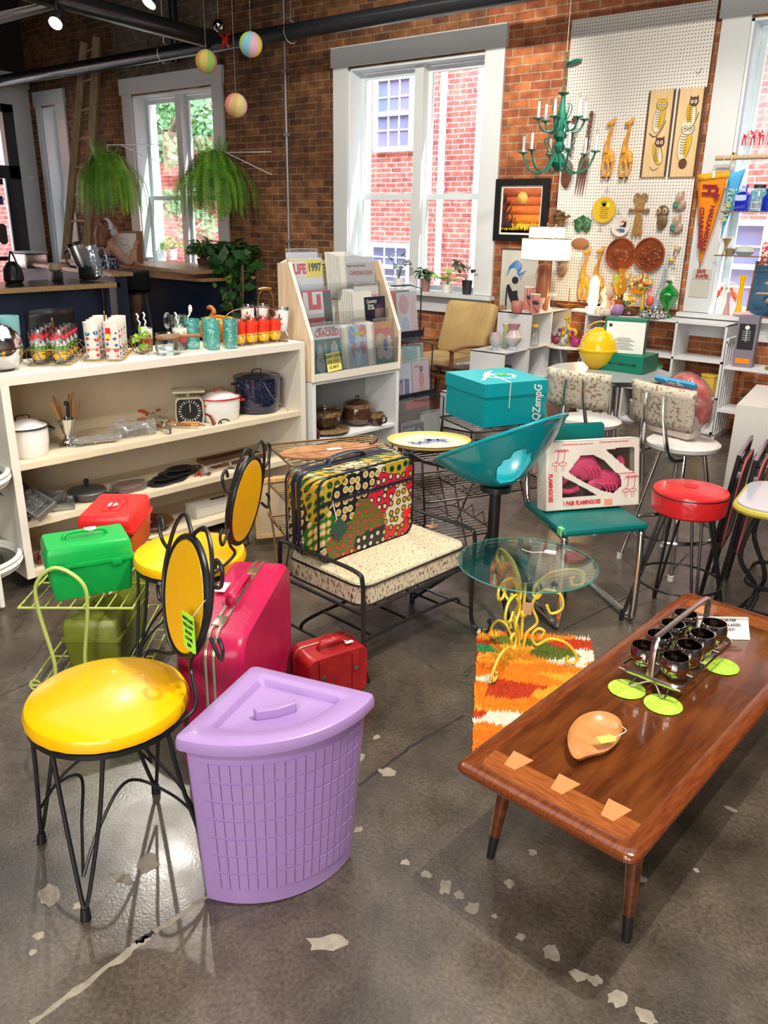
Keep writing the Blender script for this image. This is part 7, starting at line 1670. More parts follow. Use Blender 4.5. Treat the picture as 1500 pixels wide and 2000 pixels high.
t=thing('deer_figurine','driftwood coloured leaping deer figurine before the blue picture','figurine',(a.x+.16,WV-.17,.9555));g=G(mat('driftwood',(.45,.33,.25),.5));g.sph((0,0,.17),(.075,.025,.035),R=Euler((0,-.5,0)).to_matrix().to_4x4());g.tube([(-.04,0,.2),(-.13,0,.20),(-.15,0,.195)],[.012,.008,.006]);g.tube(smooth([(.05,0,.13),(.03,0,.07),(.05,0,.02)]),.012);g.tube(smooth([(.06,0,.14),(.09,0,.07),(.07,0,.02)]),.012);g.tube([(-.04,0,.2),(-.06,0,.27)],[.02,.012]);g.sph((-.07,0,.28),(.025,.012,.014));g.obj('deer',t);g=G(WOODM);g.box((.05,0,.01),(.14,.06,.02),bev=.005);g.obj('base',t)
g=G(mat('pink shell',(.75,.5,.48),.4));g.sph((0,0,.02),(.09,.04,.02));g.sph((.03,0,.03),(.03,.03,.02));tag(g.obj('seashell',loc=(P(1452,610,v=WV-.07).x,WV-.07,.9555)),'pale pink seashell on the right window sill','shell')
# --- foreground: hamper
def chaikin(pts,n=2):
 for _ in range(n):pts=[q for i in range(len(pts))for q in((pts[i][0]*.75+pts[(i+1)%len(pts)][0]*.25,pts[i][1]*.75+pts[(i+1)%len(pts)][1]*.25),(pts[i][0]*.25+pts[(i+1)%len(pts)][0]*.75,pts[i][1]*.25+pts[(i+1)%len(pts)][1]*.75))]
 return pts
def sector(R,c=.035,off=0):
 """quarter round outline with the corner at the origin, opening along +x"""
 a0=math.radians(45);e=c/R
 pts=[(off,0),(c*math.cos(-a0)+off,c*math.sin(-a0)),((R-c)*math.cos(-a0)+off,(R-c)*math.sin(-a0)),(R*math.cos(-a0)+off,R*math.sin(-a0))]
 pts+=[(R*math.cos(-a0+e+(2*a0-2*e)*k/14)+off,R*math.sin(-a0+e+(2*a0-2*e)*k/14))for k in range(15)]
 pts+=[(R*math.cos(a0)+off,R*math.sin(a0)),((R-c)*math.cos(a0)+off,(R-c)*math.sin(a0))]+[(c*math.cos(a0)+off,c*math.sin(a0))]
 return chaikin(pts,2)
LILAC=mat('lilac plastic',(.36,.225,.49),.33,coat=.12)
t=thing('laundry_hamper','lilac plastic corner hamper with a lid in the front of the picture','hamper',(-1.437,1.288,0),math.radians(-28.5))
g=G(LILAC);rings=[]
for z,R in((0,.283),(.005,.288),(.03,.290),(.50,.328)):
 o=sector(R,.03,.0);rings.append([g.V((x,y,z))for x,y in o])
g._rings(rings);hb=g.obj('basket',t)
g=G(LILAC);NC,NR=17,7
for i in range(NC):
 for j in range(NR):
  z0=.055+j*.058;z1=z0+.051;a0=math.radians(-38.5+77*i/NC+.35);a1=math.radians(-38.5+77*(i+1)/NC-.35)
  q=[g.V(((.290+.038*(z-.03)/.47+o)*math.cos(a),(.290+.038*(z-.03)/.47+o)*math.sin(a),z))for o in(-.003,.0032)for a,z in((a0,z0),(a1,z0),(a1,z1),(a0,z1))]
  for f in((4,5,6,7),(0,1,5,4),(1,2,6,5),(2,3,7,6),(3,0,4,7)):g.F([q[k]for k in f])
o_=g.obj('tile_relief',hb);o_['label']='grid of raised rectangles on the curved front'
g=G(LILAC);rings=[]
cx=.195
def sc_(o,s,cx=cx):return[(cx+(x-cx)*s,y*s)for x,y in o]
base=sector(.362,.045,-.020)
for z,s in((.492,1),(.500,1.003),(.512,1),(.520,.985),(.523,.955),(.523,.66),(.521,.64),(.505,.60),(.504,.58)):
 rings.append([g.V((x,y,z))for x,y in sc_(base,s)])
g._rings(rings);ld=g.obj('lid',t)
g=G(LILAC);g.prism([(.215+.012*math.cos(a)*1,y)for y,a in()]or[(.196,-.055),(.214,-.05),(.222,0),(.214,.05),(.196,.055),(.204,0)],.503,.530);g.obj('lid_handle',ld,bev=.003)
# yellow ice cream parlour chairs
YV=mat('yellow vinyl',(.86,.46,.002),.25,coat=.2,bump=.25,bscale=28)
def yellow_chair(label,loc,rz,tagged,lo=0):
 t=thing('parlour_chair',label,'chair',loc,rz,'yellow parlour chairs with black wire frames')
 g=G(YV);g.lathe([(.185,.452),(.203,.462),(.205,.478),(.198,.492),(.16,.507),(.09,.515),(.001,.517)],n=56,wob=lambda a,z:1+(.005*math.sin(23*a)if z<.47 else 0));g.obj('seat',t)
 g=G(BLACKM);g.lathe([(.19,.438),(.199,.44),(.199,.454),(.19,.454)],n=48);fr_=g.obj('seat_ring',t)
 for k in range(4):
  a=math.radians(45+90*k)+lo;F_=Vector((.24*math.cos(a),.24*math.sin(a),0));g=G(BLACKM)
  for s_ in(-1,1):
   b_=a+s_*.34;g.tube(smooth([(.19*math.cos(b_),.19*math.sin(b_),.445),(.202*math.cos(a+s_*.22),.202*math.sin(a+s_*.22),.27),(.23*math.cos(a+s_*.05),.23*math.sin(a+s_*.05),.07),(F_.x,F_.y,.03)],5),.0058,n=8)
  g.cyl((F_.x,F_.y,0),(F_.x*.99,F_.y*.99,.035),.014,.011,n=12);g.obj('leg',t)
 g=G(BLACKM)
 for k in range(4):
  a=math.radians(45+90*k)+lo;b_=a+pi/2;m_=(a+b_)/2
  g.tube(smooth([(.226*math.cos(a),.226*math.sin(a),.12),(.16*math.cos(a+.15),.16*math.sin(a+.15),.22),(.09*math.cos(m_),.09*math.sin(m_),.285),(.16*math.cos(b_-.15),.16*math.sin(b_-.15),.22),(.226*math.cos(b_),.226*math.sin(b_),.12)],7),.0042,n=6)
 g.obj('stretcher',t)
 B=T((0,.230,.712),rx=-.17)
 g=G(YV);g.lathe([(.001,-.008),(.12,-.008),(.125,0),(.12,.008),(.001,.009)],n=44,M=B@T(rx=pi/2),sx=1,sy=1.26);g.obj('back_pad',t)
 g=G(BLACKM);g.tube([B@Vector((.129*math.cos(q),0,.162*math.sin(q)))for q in[k*pi/22 for k in range(44)]],.009,closed=True,n=8,sq=(1,1.2));g.obj('back_ring',t)
 g=G(BLACKM)
 for s_ in(-1,1):
  g.tube(smooth([(s_*.15,.125,.445),(s_*.165,.17,.49),(s_*.06,.205,.525),(s_*.085,.2,.58),(s_*.15,.227,.71),(s_*.125,.255,.85),(s_*.07,.268,.915),(s_*.02,.262,.895),(s_*.0,.257,.87)],6),.0058,n=8)
  g.tube(smooth([(s_*.135,.245,.79),(s_*.19,.245,.81),(s_*.205,.245,.86),(s_*.175,.245,.875),(s_*.165,.245,.85)],5),.0055,n=8)
  g.tube(smooth([(s_*.145,.23,.655),(s_*.20,.23,.62),(s_*.215,.23,.655),(s_*.195,.23,.675)],5),.0055,n=8)
 g.obj('back_frame',t)
 if tagged:
  g=G(mat('lime paper tag',(.35,.85,.05),.7));g.M=T((.105,.190,.665),rz=.1);g.prism(rrect(.062,.105,.008),0,.001,M=T(rx=pi/2));tg=g.obj('price_tag',t);g=G(STRING);g.cyl((.12,.195,.71),(.14,.225,.76),.0012,n=4);g.obj('tag_string',tg)
  for k,s_ in enumerate(('VINTAGE','YELLOW','IRON','CHAIR','$80')):text(s_,.013,INK,tg,T((.105,.1885,.70-.018*k),rz=.1)@UP(),bold=.0003)
 return t
yellow_chair('front yellow parlour chair with a lime green price tag on its back',(-1.662,.985,0),math.radians(-16),True,.06)
yellow_chair('rear yellow parlour chair between the sewing boxes and the shelf',(-2.27,1.745,0),math.radians(-66),False)
# green wire rack and the sewing boxes
LW_=mat('lime enamel wire',(.42,.50,.12),.35)
t=thing('wire_rack','lime green two tier wire rack holding the sewing boxes','rack',(-2.60,1.24,0),math.radians(39.6))
for z,nm in((.345,'upper_shelf'),(.03,'lower_shelf')):
 g=G(LW_);g.tube([(0,0,z),(.40,0,z),(.40,.66,z),(0,.66,z)],.005,closed=True,n=6)
 for k in range(1,9):g.cyl((.4*k/9,0,z),(.4*k/9,.66,z),.0028,n=6)
 for y in(.22,.44):g.cyl((0,y,z-.004),(.4,y,z-.004),.003,n=6)
 g.obj(nm,t)
for y in(.0,.66):
 g=G(LW_);g.tube(smooth([(.08,y,.015),(.10,y,.12),(.07,y,.33),(.075,y,.44),(.15,y,.50),(.235,y,.44),(.24,y,.33),(.21,y,.12),(.24,y,.015)],6),.007,n=8);g.obj('end_loop',t)
for x in(.01,.39):
 g=G(LW_);g.tube([(x+.02*math.cos(a),.02,.02+.02*math.sin(a))for a in[k*pi/6 for k in range(12)]],.004,closed=True,n=5);g.tube(smooth([(x,.64,.34),(x,.60,.2),(x,.66,.03)]),.005);g.obj('foot',t)
def sewbox(label,loc,rz,L_,W_,H,body,lidm,recess=False):
 t=thing('sewing_box',label,'box',loc,rz,None);lz=H*.62
 def loft(g,lv):
  g._rings([[g.V((x,y,z))for x,y in rrect(L_*s,W_*s2,.012,3)]for z,s,s2 in lv])
 g=G(body);loft(g,[(0,.88,.86),(.006,.90,.88),(lz,.98,.97)]);g.obj('body',t)
 g=G(lidm);loft(g,[(lz,1.02,1.04),(lz+.012,1.02,1.04),(lz+.0121,.99,.98),(H*.88,.985,.965),(H*.97,.955,.92),(H,.93,.87)])
 ld=g.obj('lid',t)
 if recess:
  g=G(mat('box recess shade %s'%label[:8],tuple(c_*.9 for c_ in lidm.node_tree.nodes['Principled BSDF'].inputs[0].default_value[:3]),.35));g.prism(rrect(.15,.07,.02),H,H+.0015);g.obj('recess',ld)  # flat plate in darkened lid colour, painting in the shade of a recess
  g=G(lidm);g.tube([(x,y,H+.002)for x,y in rrect(.155,.075,.022)],.003,closed=True,n=6);g.tube([(-.06,0,H+.003),(.06,0,H+.003)],.008,n=8);g.obj('handle',ld)
 else:
  g=G(lidm);g.tube(smooth([(-.075,0,H-.004),(-.07,0,H+.014),(-.045,0,H+.022),(.045,0,H+.022),(.07,0,H+.014),(.075,0,H-.004)],5),.0075,n=8);g.obj('handle',ld)
 for x in(-.3*L_,.3*L_):g=G(lidm);g.box((x,-W_*.51,lz),(.035,.008,.03),bev=.003);g.obj('latch',t)
 g=G(TAGW);g.box((.02,0,H+.028 if not recess else H+.008),(.04,.028,.0012));tg=g.obj('price_tag',t);g=G(STRING);g.tube([(.02+.015*math.cos(a),.02*math.sin(a),H+.026 if not recess else H+.008)for a in[k*pi/5 for k in range(10)]],.001,closed=True,n=4);g.obj('tag_string',tg)
 return t
GRB=mat('grass green plastic',(.005,.34,.06),.3);RDP=mat('scarlet plastic',(.72,.02,.02),.3);ORP2=mat('orange plastic',(.80,.12,.01),.35);OLV=mat('olive plastic',(.13,.16,.012),.35,col2=(.17,.2,.03),nscale=6)
sewbox('bright green plastic sewing box with a handle on the upper wire shelf',(-2.555,1.50,.351),math.radians(66),.30,.19,.20,GRB,GRB)
sewbox('red lidded orange sewing box behind the green one',(-2.80,1.79,.351),math.radians(129-180),.30,.22,.19,ORP2,RDP,True)
sewbox('olive green sewing box on the lower wire shelf',(-2.62,1.60,.037),math.radians(129),.44,.21,.215,OLV,OLV,True)
# suitcases
PINK=mat('raspberry case',(.50,.008,.07),.33,col2=(.58,.015,.10),nscale=7,bump=.15,bscale=80);METB=mat('champagne trim',(.42,.33,.24),.3,.8)
def rslab(g,L_,H,D,r,crown=.012):
 """suitcase body: rounded rectangle L x H in x-z, D deep in y, softly crowned faces"""
 rings=[]
 for y,s in((-D/2,.93),(-D/2+crown,.985),(-D/2+crown*2,1),(D/2-crown*2,1),(D/2-crown,.985),(D/2,.93)):
  rings.append([g.V((x,y,z+H/2))for x,z in rrect(L_*(1-(1-s)*.6),H*(1-(1-s)*.6),r,6)])
 g._rings(rings)
t=thing('suitcase','large raspberry pink hard suitcase standing on edge behind the hamper','suitcase',(-1.845,1.60,0),math.radians(122))
g=G(PINK);rslab(g,.64,.50,.20,.07);g.obj('shell',t)
g=G(METB)
for y in(.012,-.012):g.tube([(x,y,z+.25)for x,z in rrect(.645,.505,.072,6)],.0055,closed=True,n=6,sq=(.6,1.2))
g.obj('trim',t)
g=G(PINK);g.tube(smooth([(-.09,0,.50),(-.085,0,.528),(-.05,0,.535),(.05,0,.535),(.085,0,.528),(.09,0,.50)],5),.011,n=8,sq=(.7,1.5));g.obj('handle',t)
for x in(-.2,.18):g=G(METB);g.box((x,-.0,.503),(.06,.04,.010),bev=.003);g.obj('latch',t)
g=G(TAGW);g.box((.02,.06,.512),(.07,.035,.002));g.obj('luggage_tag',t)
CRIM=mat('crimson leatherette',(.30,.01,.015),.35,col2=(.38,.02,.02),nscale=14,bump=.3,bscale=60)
t=thing('train_case','small crimson leatherette overnight case with straps beside the pink suitcase','suitcase',(-1.775,1.955,0),math.radians(72))
g=G(CRIM);g.M=T(s=.76);rslab(g,.33,.25,.20,.04,.02);g.obj('shell',t)
g=G(METB);g.M=T(s=.76);g.tube([(x,.035,z+.125)for x,z in rrect(.335,.255,.042,5)],.004,closed=True,n=6);g.obj('zip',t)
g=G(CRIM);g.M=T(s=.76);g.tube(smooth([(-.07,-.02,.245),(-.06,-.03,.285),(0,-.04,.295),(.06,-.03,.285),(.07,-.02,.245)],5),.010,n=8,sq=(.6,1.5));g.obj('handle',t)
for x in(-.09,.09):g=G(CRIM);g.M=T(s=.76);g.b2((x-.018,-.107,.03),(x+.018,-.099,.23));g.m(CHROME);g.b2((x-.012,-.111,.14),(x+.012,-.106,.16));g.obj('strap',t)
g=G(STRING);g.M=T(s=.76);g.tube(smooth([(0,-.04,.305),(.04,-.03,.285),(.07,-.05,.27)]),.0018,n=4);g.m(TAGW);g.box((.08,-.06,.268),(.04,.02,.002));g.obj('tag_string',t)
# bench with tweed cushion, and the patchwork suitcase
TWD=mat('black and cream tweed',(.04,.03,.02),.9,col2=(.60,.52,.38),nscale=150,stretch=(1,1,.35),thr=(.36,.50),bump=.2)
TW2=mat('cream tweed top',(.10,.08,.04),.9,col2=(.58,.50,.34),nscale=190,stretch=(1,.5,1),thr=(.30,.48),bump=.2)
BR_=math.radians(84)
t=thing('wire_bench','black wire bench with scroll feet and a speckled cushion','bench',(-1.90,2.405,0),BR_)
g=G(TWD)
def cush(lv,g):g._rings([[g.V((x,y,z))for x,y in rrect(.62*s,.44*s2,.06,5)]for z,s,s2 in lv])
cush([(.305,.97,.96),(.315,1,1),(.385,1.0,1.0)],g);g.m(TW2);cush([(.385,1.0,1),(.398,.985,.98),(.405,.93,.9),(.41,.6,.5)],g);g.obj('cushion',t)
for z in(.388,.312):
 g=G(BLACKM);g.tube([(x,y,z)for x,y in rrect(.625,.445,.062,6)],.0045,closed=True,n=6);g.obj('piping',t)
for s_ in(-1,1):
 g=G(BLACKM);X=s_*.325
 g.tube(smooth([(X-.03*s_,-.24,0),(X,-.245,.1),(X,-.24,.3),(X,-.235,.42),(X,-.20,.455),(X,0,.458),(X,.2,.455),(X,.235,.42),(X,.24,.2),(X,.25,0)]if s_<0 else[(X+.03,-.31,.05),(X+.01,-.335,.07),(X,-.335,.03),(X,-.30,.012),(X,-.25,.03),(X,-.235,.12),(X,-.235,.3),(X,-.235,.42),(X,-.20,.455),(X,0,.458),(X,.2,.455),(X,.235,.42),(X,.24,.2),(X,.25,0)],5),.0085,n=8,sq=(1.3,.7));g.obj('leg',t)
g=G(BLACKM)
for z,y in((.295,-.225),(.295,.225)):g.tube([(-.325,y,z),(.325,y,z)],.007,n=6)
for x in(-.325,.325):g.tube([(x,-.235,.295),(x,.235,.295)],.007,n=6)
for y in(-.17,.12):g.tube(smooth([(-.325,y,.10),(-.25,y,.135),(.25,y,.135),(.325,y,.10)],5),.0075,n=6)
for x in(-.2,0,.2):g.tube([(x,-.17,.135),(x,.12,.135)],.006,n=6)
for x in(-.325,.325):g.tube([(x,-.24,.10),(x,.24,.10)],.006,n=6)
g.obj('rails',t)
g=G(mat('small wooden tag',(.55,.33,.18),.6));g.b2((.30,-.02,.412),(.345,.015,.414));tg=g.obj('wooden_tag',t);g=G(STRING);g.cyl((.325,0,.414),(.325,0,.458),.0012,n=4);g.obj('tag_string',tg)
# patchwork material
def patchwork():
 m=bpy.data.materials.new('patchwork print');m.use_nodes=True;nt=m.node_tree;L=nt.links;b=nt.nodes['Principled BSDF'];b.inputs['Roughness'].default_value=.4
 tc=_n2(nt,'ShaderNodeTexCoord')
 s0=_n2(nt,'ShaderNodeSeparateXYZ');L.new(tc.outputs['Object'],s0.inputs[0]);c0=_n2(nt,'ShaderNodeCombineXYZ')
 for k in(0,2):
  q_=_n2(nt,'ShaderNodeMath',operation='MULTIPLY_ADD');q_.inputs[1].default_value=.8;L.new(s0.outputs[1],q_.inputs[0]);L.new(s0.outputs[k],q_.inputs[2]);L.new(q_.outputs[0],c0.inputs[k//2])
 nz=_n2(nt,'ShaderNodeTexNoise');nz.inputs['Scale'].default_value=22;L.new(c0.outputs[0],nz.inputs['Vector'])
 ad=_n2(nt,'ShaderNodeVectorMath',operation='MULTIPLY_ADD');ad.inputs[1].default_value=(.03,.03,.03);L.new(nz.outputs['Color'],ad.inputs[0]);L.new(c0.outputs[0],ad.inputs[2])
 v1=_n2(nt,'ShaderNodeTexVoronoi',voronoi_dimensions='2D');v1.inputs['Scale'].default_value=7.5;L.new(ad.outputs[0],v1.inputs['Vector'])
 sp=_n2(nt,'ShaderNodeSeparateXYZ');L.new(v1.outputs['Color'],sp.inputs[0])
 def ramp(cols,src):
  r=_n2(nt,'ShaderNodeValToRGB');r.color_ramp.interpolation='CONSTANT'
  while len(r.color_ramp.elements)<len(cols):r.color_ramp.elements.new(.5)
  for k,(e,c_)in enumerate(zip(r.color_ramp.elements,cols)):e.position=k/len(cols);e.color=c4(c_)
  L.new(src,r.inputs[0]);return r
 Y,R_,K,Gn,Cm,Ol=(.40,.26,.02),(.48,.012,.03),(.008,.008,.01),(.012,.12,.02),(.55,.47,.32),(.13,.09,.012)
 base=ramp([Y,R_,Gn,K,Ol,K,Y,R_,K,Ol,Cm,Gn],sp.outputs[0]);ring=ramp([K,K,Y,Cm,Gn,K,Gn,K,Y,Cm,K,Y],sp.outputs[0]);core=ramp([Gn,Cm,R_,Y,R_,Cm,K,Y,Cm,K,Y,Cm],sp.outputs[0])
 v2=_n2(nt,'ShaderNodeTexVoronoi',voronoi_dimensions='2D');v2.inputs['Scale'].default_value=27;v2.inputs['Randomness'].default_value=.4;L.new(c0.outputs[0],v2.inputs['Vector'])
 def mixf(th,A,B):
  lt=_n2(nt,'ShaderNodeMath',operation='LESS_THAN');lt.inputs[1].default_value=th;L.new(v2.outputs['Distance'],lt.inputs[0])
  mx=_n2(nt,'ShaderNodeMix',data_type='RGBA');L.new(lt.outputs[0],mx.inputs[0]);L.new(A,mx.inputs[6]);L.new(B,mx.inputs[7]);return mx
 m1=mixf(.38,base.outputs[0],ring.outputs[0]);m2=mixf(.24,m1.outputs[2],core.outputs[0]);L.new(m2.outputs[2],b.inputs['Base Color'])
 return m
PW=patchwork();NVB=mat('navy piping',(.012,.014,.03),.4)
SL=Vector((math.cos(BR_),math.sin(BR_),0));SB=Vector((-math.sin(BR_),math.cos(BR_),0))
t=thing('suitcase','patchwork print fabric suitcase with navy piping standing on the bench','suitcase',Vector((-1.90,2.405,.4105))-SL*.055+SB*.105,BR_)
g=G(PW);rslab(g,.52,.34,.20,.05,.012);g.obj('shell',t)
for y in(-.092,.02,.05,.095):
 g=G(NVB);g.tube([(x,y,z+.17)for x,z in rrect(.522,.342,.052,6)],.0045 if abs(y)>.06 else .009,closed=True,n=6,sq=(.5,1.4));g.obj('piping',t)
g=G(NVB);g.box((0,-.103,.245),(.50,.004,.012));g.obj('pocket_zip',t)
g=G(NVB);g.tube(smooth([(-.10,.035,.34),(-.08,.035,.362),(0,.035,.37),(.08,.035,.362),(.10,.035,.34)],5),.010,n=8,sq=(.7,1.5));g.obj('handle',t)
g=G(mat('dark green tag',(.02,.06,.045),.6));g.M=T((-.17,-.108,.13),ry=.8);g.box((0,0,0),(.07,.003,.07));tg=g.obj('price_tag',t);g=G(STRING);g.cyl((-.18,-.106,.17),(-.20,-.104,.25),.002,n=5);g.obj('tag_string',tg)
g=G(RLEAF);g.M=T((.215,-.103,.10));g.prism([(-.02,-.02),(.014,-.014),(.02,.02),(-.014,.014)],0,.002,M=XZ);g.obj('badge',t)
g=G(CHROME);g.box((-.262,.0,.06),(.012,.02,.03),bev=.004);g.tube([(-.265,.01*math.cos(a),.035+.018*math.sin(a))for a in[k*pi/5 for k in range(10)]],.003,closed=True,n=5);g.obj('lock',t)
# wire shelving with trays
def wire_table(label,loc,rz,W_,D_,H,tiers,m_):
 t=thing('wire_table',label,'table',loc,rz)
 for z in tiers:
  g=G(m_);g.tube([(x,y,z)for x,y in rrect(W_,D_,.03,3)],.005,closed=True,n=6)
  for k in range(1,12):y=-D_/2+D_*k/12;g.cyl((-W_/2,y,z),(W_/2,y,z),.0024,n=5)
  for x in(-W_/4,W_/4):g.cyl((x,-D_/2,z-.004),(x,D_/2,z-.004),.003,n=5)
  g.obj('wire_shelf',t)
 for sx in(-1,1):
  g=G(m_)
  for q in(-1,1):g.tube([(sx*W_*.5,q*D_*.12,0),(sx*W_*.5,q*D_*.5,tiers[-1]*.5),(sx*W_*.5,q*D_*.38,tiers[-1])],.005,n=6)
  g.tube([(sx*W_*.5+.018*sx*(k%2),-D_/2+D_*k/8,tiers[0]+(.05 if k%2 else 0))for k in range(9)],.003,n=5);g.obj('leg',t)
 return t
BRW=mat('bronze wire',(.20,.13,.06),.35,.8)
wire_table('bronze wire table under the big brown leaf tray',(-2.55,2.86,0),math.radians(62),.56,.40,.6,(.22,.40,.60),BRW)
wire_table('dark wire table under the oval yellow tray',(-2.18,3.26,0),math.radians(62),.40,.44,.6,(.20,.40,.60),mat('dark wire',(.04,.03,.025),.35,.6))
wire_table('dark wire table carrying the teal box',(-2.34,4.06,0),math.radians(64),.56,.42,.6,(.2,.40,.57),MATS['dark wire'])
q=P(625,866,z=.608)
t=thing('leaf_tray','large flat brown wooden leaf tray on the bronze wire table','tray',(-2.52,2.80,.606),math.radians(62))
g=G(mat('leaf wood',(.26,.11,.04),.35,col2=(.40,.20,.09),nscale=9));lf=[(-.26,0),(-.2,.08),(-.1,.12),(0,.11),(.1,.13),(.19,.08),(.27,.02),(.19,-.06),(.1,-.11),(0,-.10),(-.1,-.11),(-.2,-.07)]
g.prism(chaikin(lf,1),0,.010);g.tube(smooth([(-.24,0,.012),(0,0,.012),(.25,0,.014)]),.003,n=5)
for k in range(5):
 for s_ in(-1,1):g.tube([(-.18+.08*k,0,.011),(-.14+.08*k,s_*.08,.011)],.0018,n=4)
g.obj('tray',t);g=G(TAGW);g.box((.02,0,.0145),(.07,.03,.002));g.obj('price_tag',t);g=G(DKW);g.tube(smooth([(.22,.02,.012),(.26,.05,.03),(.27,.08,.015)]),.012);g.obj('stem',t)
t=thing('oval_tray','oval yellow tray printed with blue flowers on the dark wire table','tray',P(838,866,z=.607),math.radians(40))
g=G(mat('butter yellow enamel',(.72,.45,.12),.35));g.lathe([(.001,0),(.19,0),(.20,.004),(.205,.02),(.21,.022),(.205,.016),(.19,.004)],n=48,sx=1.0,sy=.78);g.obj('rim',t)
g=G(mat('tray print',(.70,.58,.32),.35,col2=(.62,.55,.4),nscale=30));g.prism([(x,y)for x,y in ngon(.145,40,.188)],.0045,.006);g.m(mat('slate blue print',(.14,.18,.32),.4))
for(x,y,r_)in((-.06,-.03,.03),(-.02,.0,.035),(.03,.03,.04),(.07,.05,.03),(.0,.05,.025),(.08,.01,.022),(-.09,-.01,.018)):g.prism([(x+r_*(1+.3*math.cos(5*a))*math.cos(a),y+r_*.8*(1+.3*math.cos(5*a))*math.sin(a))for a in[k*pi/12 for k in range(24)]],.006,.0068)
g.obj('print',t)
TEAL=mat('teal carton',(.0,.33,.38),.4)
t=thing('carton','teal square gift box with white script lettering on the wire table','box',(-2.39,4.10,.575),math.radians(64))
g=G(TEAL);g.b2((-.21,-.21,0),(.21,.21,.20));g.obj('box',t);g=G(TEAL);g.b2((-.217,-.217,.17),(.217,.217,.245));ld=g.obj('lid',t)
WP=mat('white print',(.75,.82,.78),.5);text('QZempG',.075,WP,t,UP(0,(.14,-.2185,.115))@T(rz=pi/2),bold=.0015,shear=.3,sx=.7)
g=G(WP);g.tube(smooth([(-.16,-.1,.246),(0,.05,.246),(.1,-.02,.246),(.02,-.1,.246),(-.08,0,.246),(.05,.14,.246)]),.010,n=4,sq=(.1,1));g.m(GREENL);g.prism(ngon(.03,10,c=(.05,.02)),.245,.2475);g.obj('top_print',ld)
g=G(STRING);g.tube([(-.05,-.218,.10),(-.05,-.219,.247),(-.02,.1,.249)],.003,n=5);g.obj('cord',t)
# aqua shell chair
AQP=mat('aqua fibreglass',(.0,.27,.32),.22,coat=.4)
t=thing('shell_chair','aqua moulded shell chair on a black pedestal','chair',(-1.755,3.0,0),math.radians(-96))
g=G(AQP)
def shell(a,b):
 th=2*pi*a;r=b;q=.5+.5*math.sin(th)
 return(.27*r*math.cos(th),.04+.28*r*math.sin(th),.565+r**2.2*(.085+.27*q**1.1)-(.03*max(0,-math.sin(th))**3*max(0,r-.8)*5))
NA,NB_=72,18;vs=[[g.V(shell(i/NA,.02+.98*j/(NB_-1)))for j in range(NB_)]for i in range(NA)]
for i in range(NA):
 for j in range(NB_-1):
  th=2*pi*(i+.5)/NA
  d_=min(abs(th-1.0),abs(th-(pi-1.0)))
  if(d_/.40)**2+((j-9.6)/3.6)**2<1:continue
  g.F([vs[i][j],vs[(i+1)%NA][j],vs[(i+1)%NA][j+1],vs[i][j+1]])
g.F([vs[i][0]for i in range(NA)]);g.obj('seat_shell',t,solid=.008,sub=1)
g=G(AQP);g.tube([shell(i/NA,1.0)for i in range(NA)],.008,closed=True,n=8);g.obj('rim',t)
g=G(BLACKM);g.cyl((0,.04,.22),(0,.04,.565),.026,n=16);g.cyl((0,.04,.54),(0,.04,.565),.07,n=16);g.cyl((0,.04,.19),(0,.04,.28),.036,n=16);g.obj('pedestal',t)
for k in range(4):
 a=.9+k*pi/2;g=G(BLACKM);g.tube([(.02*math.cos(a),.04+.02*math.sin(a),.24),(.12*math.cos(a),.04+.12*math.sin(a),.20),(.36*math.cos(a),.04+.36*math.sin(a),.04)],.017,n=4,sq=(1.3,.7));g.cyl((.36*math.cos(a),.04+.36*math.sin(a),0),(.36*math.cos(a),.04+.36*math.sin(a),.06),.011);g.obj('leg',t)
# glass table with yellow scroll base, on the shag rug
t=thing('rug','orange, green and white shag rug on the concrete floor','rug',(-1.59,2.70,.0005),math.radians(31))
def shag():
 m=bpy.data.materials.new('shag rug print');m.use_nodes=True;nt=m.node_tree;L=nt.links;b=nt.nodes['Principled BSDF'];b.inputs['Roughness'].default_value=.95
 tc=_n2(nt,'ShaderNodeTexCoord');mp=_n2(nt,'ShaderNodeMapping');mp.inputs['Scale'].default_value=(4.5,15,0);mp.inputs['Rotation'].default_value=(0,0,.25);L.new(tc.outputs['Object'],mp.inputs[0])
 v=_n2(nt,'ShaderNodeTexVoronoi');v.inputs['Scale'].default_value=1;v.inputs['Randomness'].default_value=1;L.new(mp.outputs[0],v.inputs['Vector']);sp=_n2(nt,'ShaderNodeSeparateXYZ');L.new(v.outputs['Color'],sp.inputs[0])
 r=_n2(nt,'ShaderNodeValToRGB');r.color_ramp.interpolation='CONSTANT';cols=[(.85,.19,.005),(.78,.72,.58),(.90,.36,.02),(.50,.04,.005),(.88,.22,.005),(.04,.25,.07),(.88,.24,.01),(.78,.72,.58),(.12,.15,.015),(.90,.40,.03)]
 while len(r.color_ramp.elements)<len(cols):r.color_ramp.elements.new(.5)
 for k,(e,c_)in enumerate(zip(r.color_ramp.elements,cols)):e.position=k/len(cols);e.color=c4(c_)
 L.new(sp.outputs[0],r.inputs[0]);L.new(r.outputs[0],b.inputs['Base Color']);return m
g=G(shag());g.b2((.0,-.94,0),(.47,0,.006));rr=random.Random(4)
for i in range(60):
 for j in range(120):
  x,y=.47*(i+rr.random())/60,-.94*(j+rr.random())/120;a=rr.random()*2*pi;s_=.005;h=.016+.010*rr.random();dx,dy=rr.uniform(-.008,.008),rr.uniform(-.008,.008)
  A,B,D=(g.V((x+s_*math.cos(a+k*2.1),y+s_*math.sin(a+k*2.1),.005))for k in range(3));Tp=g.V((x+dx,y+dy,h))
  for f in((A,B,Tp),(B,D,Tp),(D,A,Tp)):g.F(list(f))
o=g.obj('pile',t,normals=False);o['kind']='stuff'
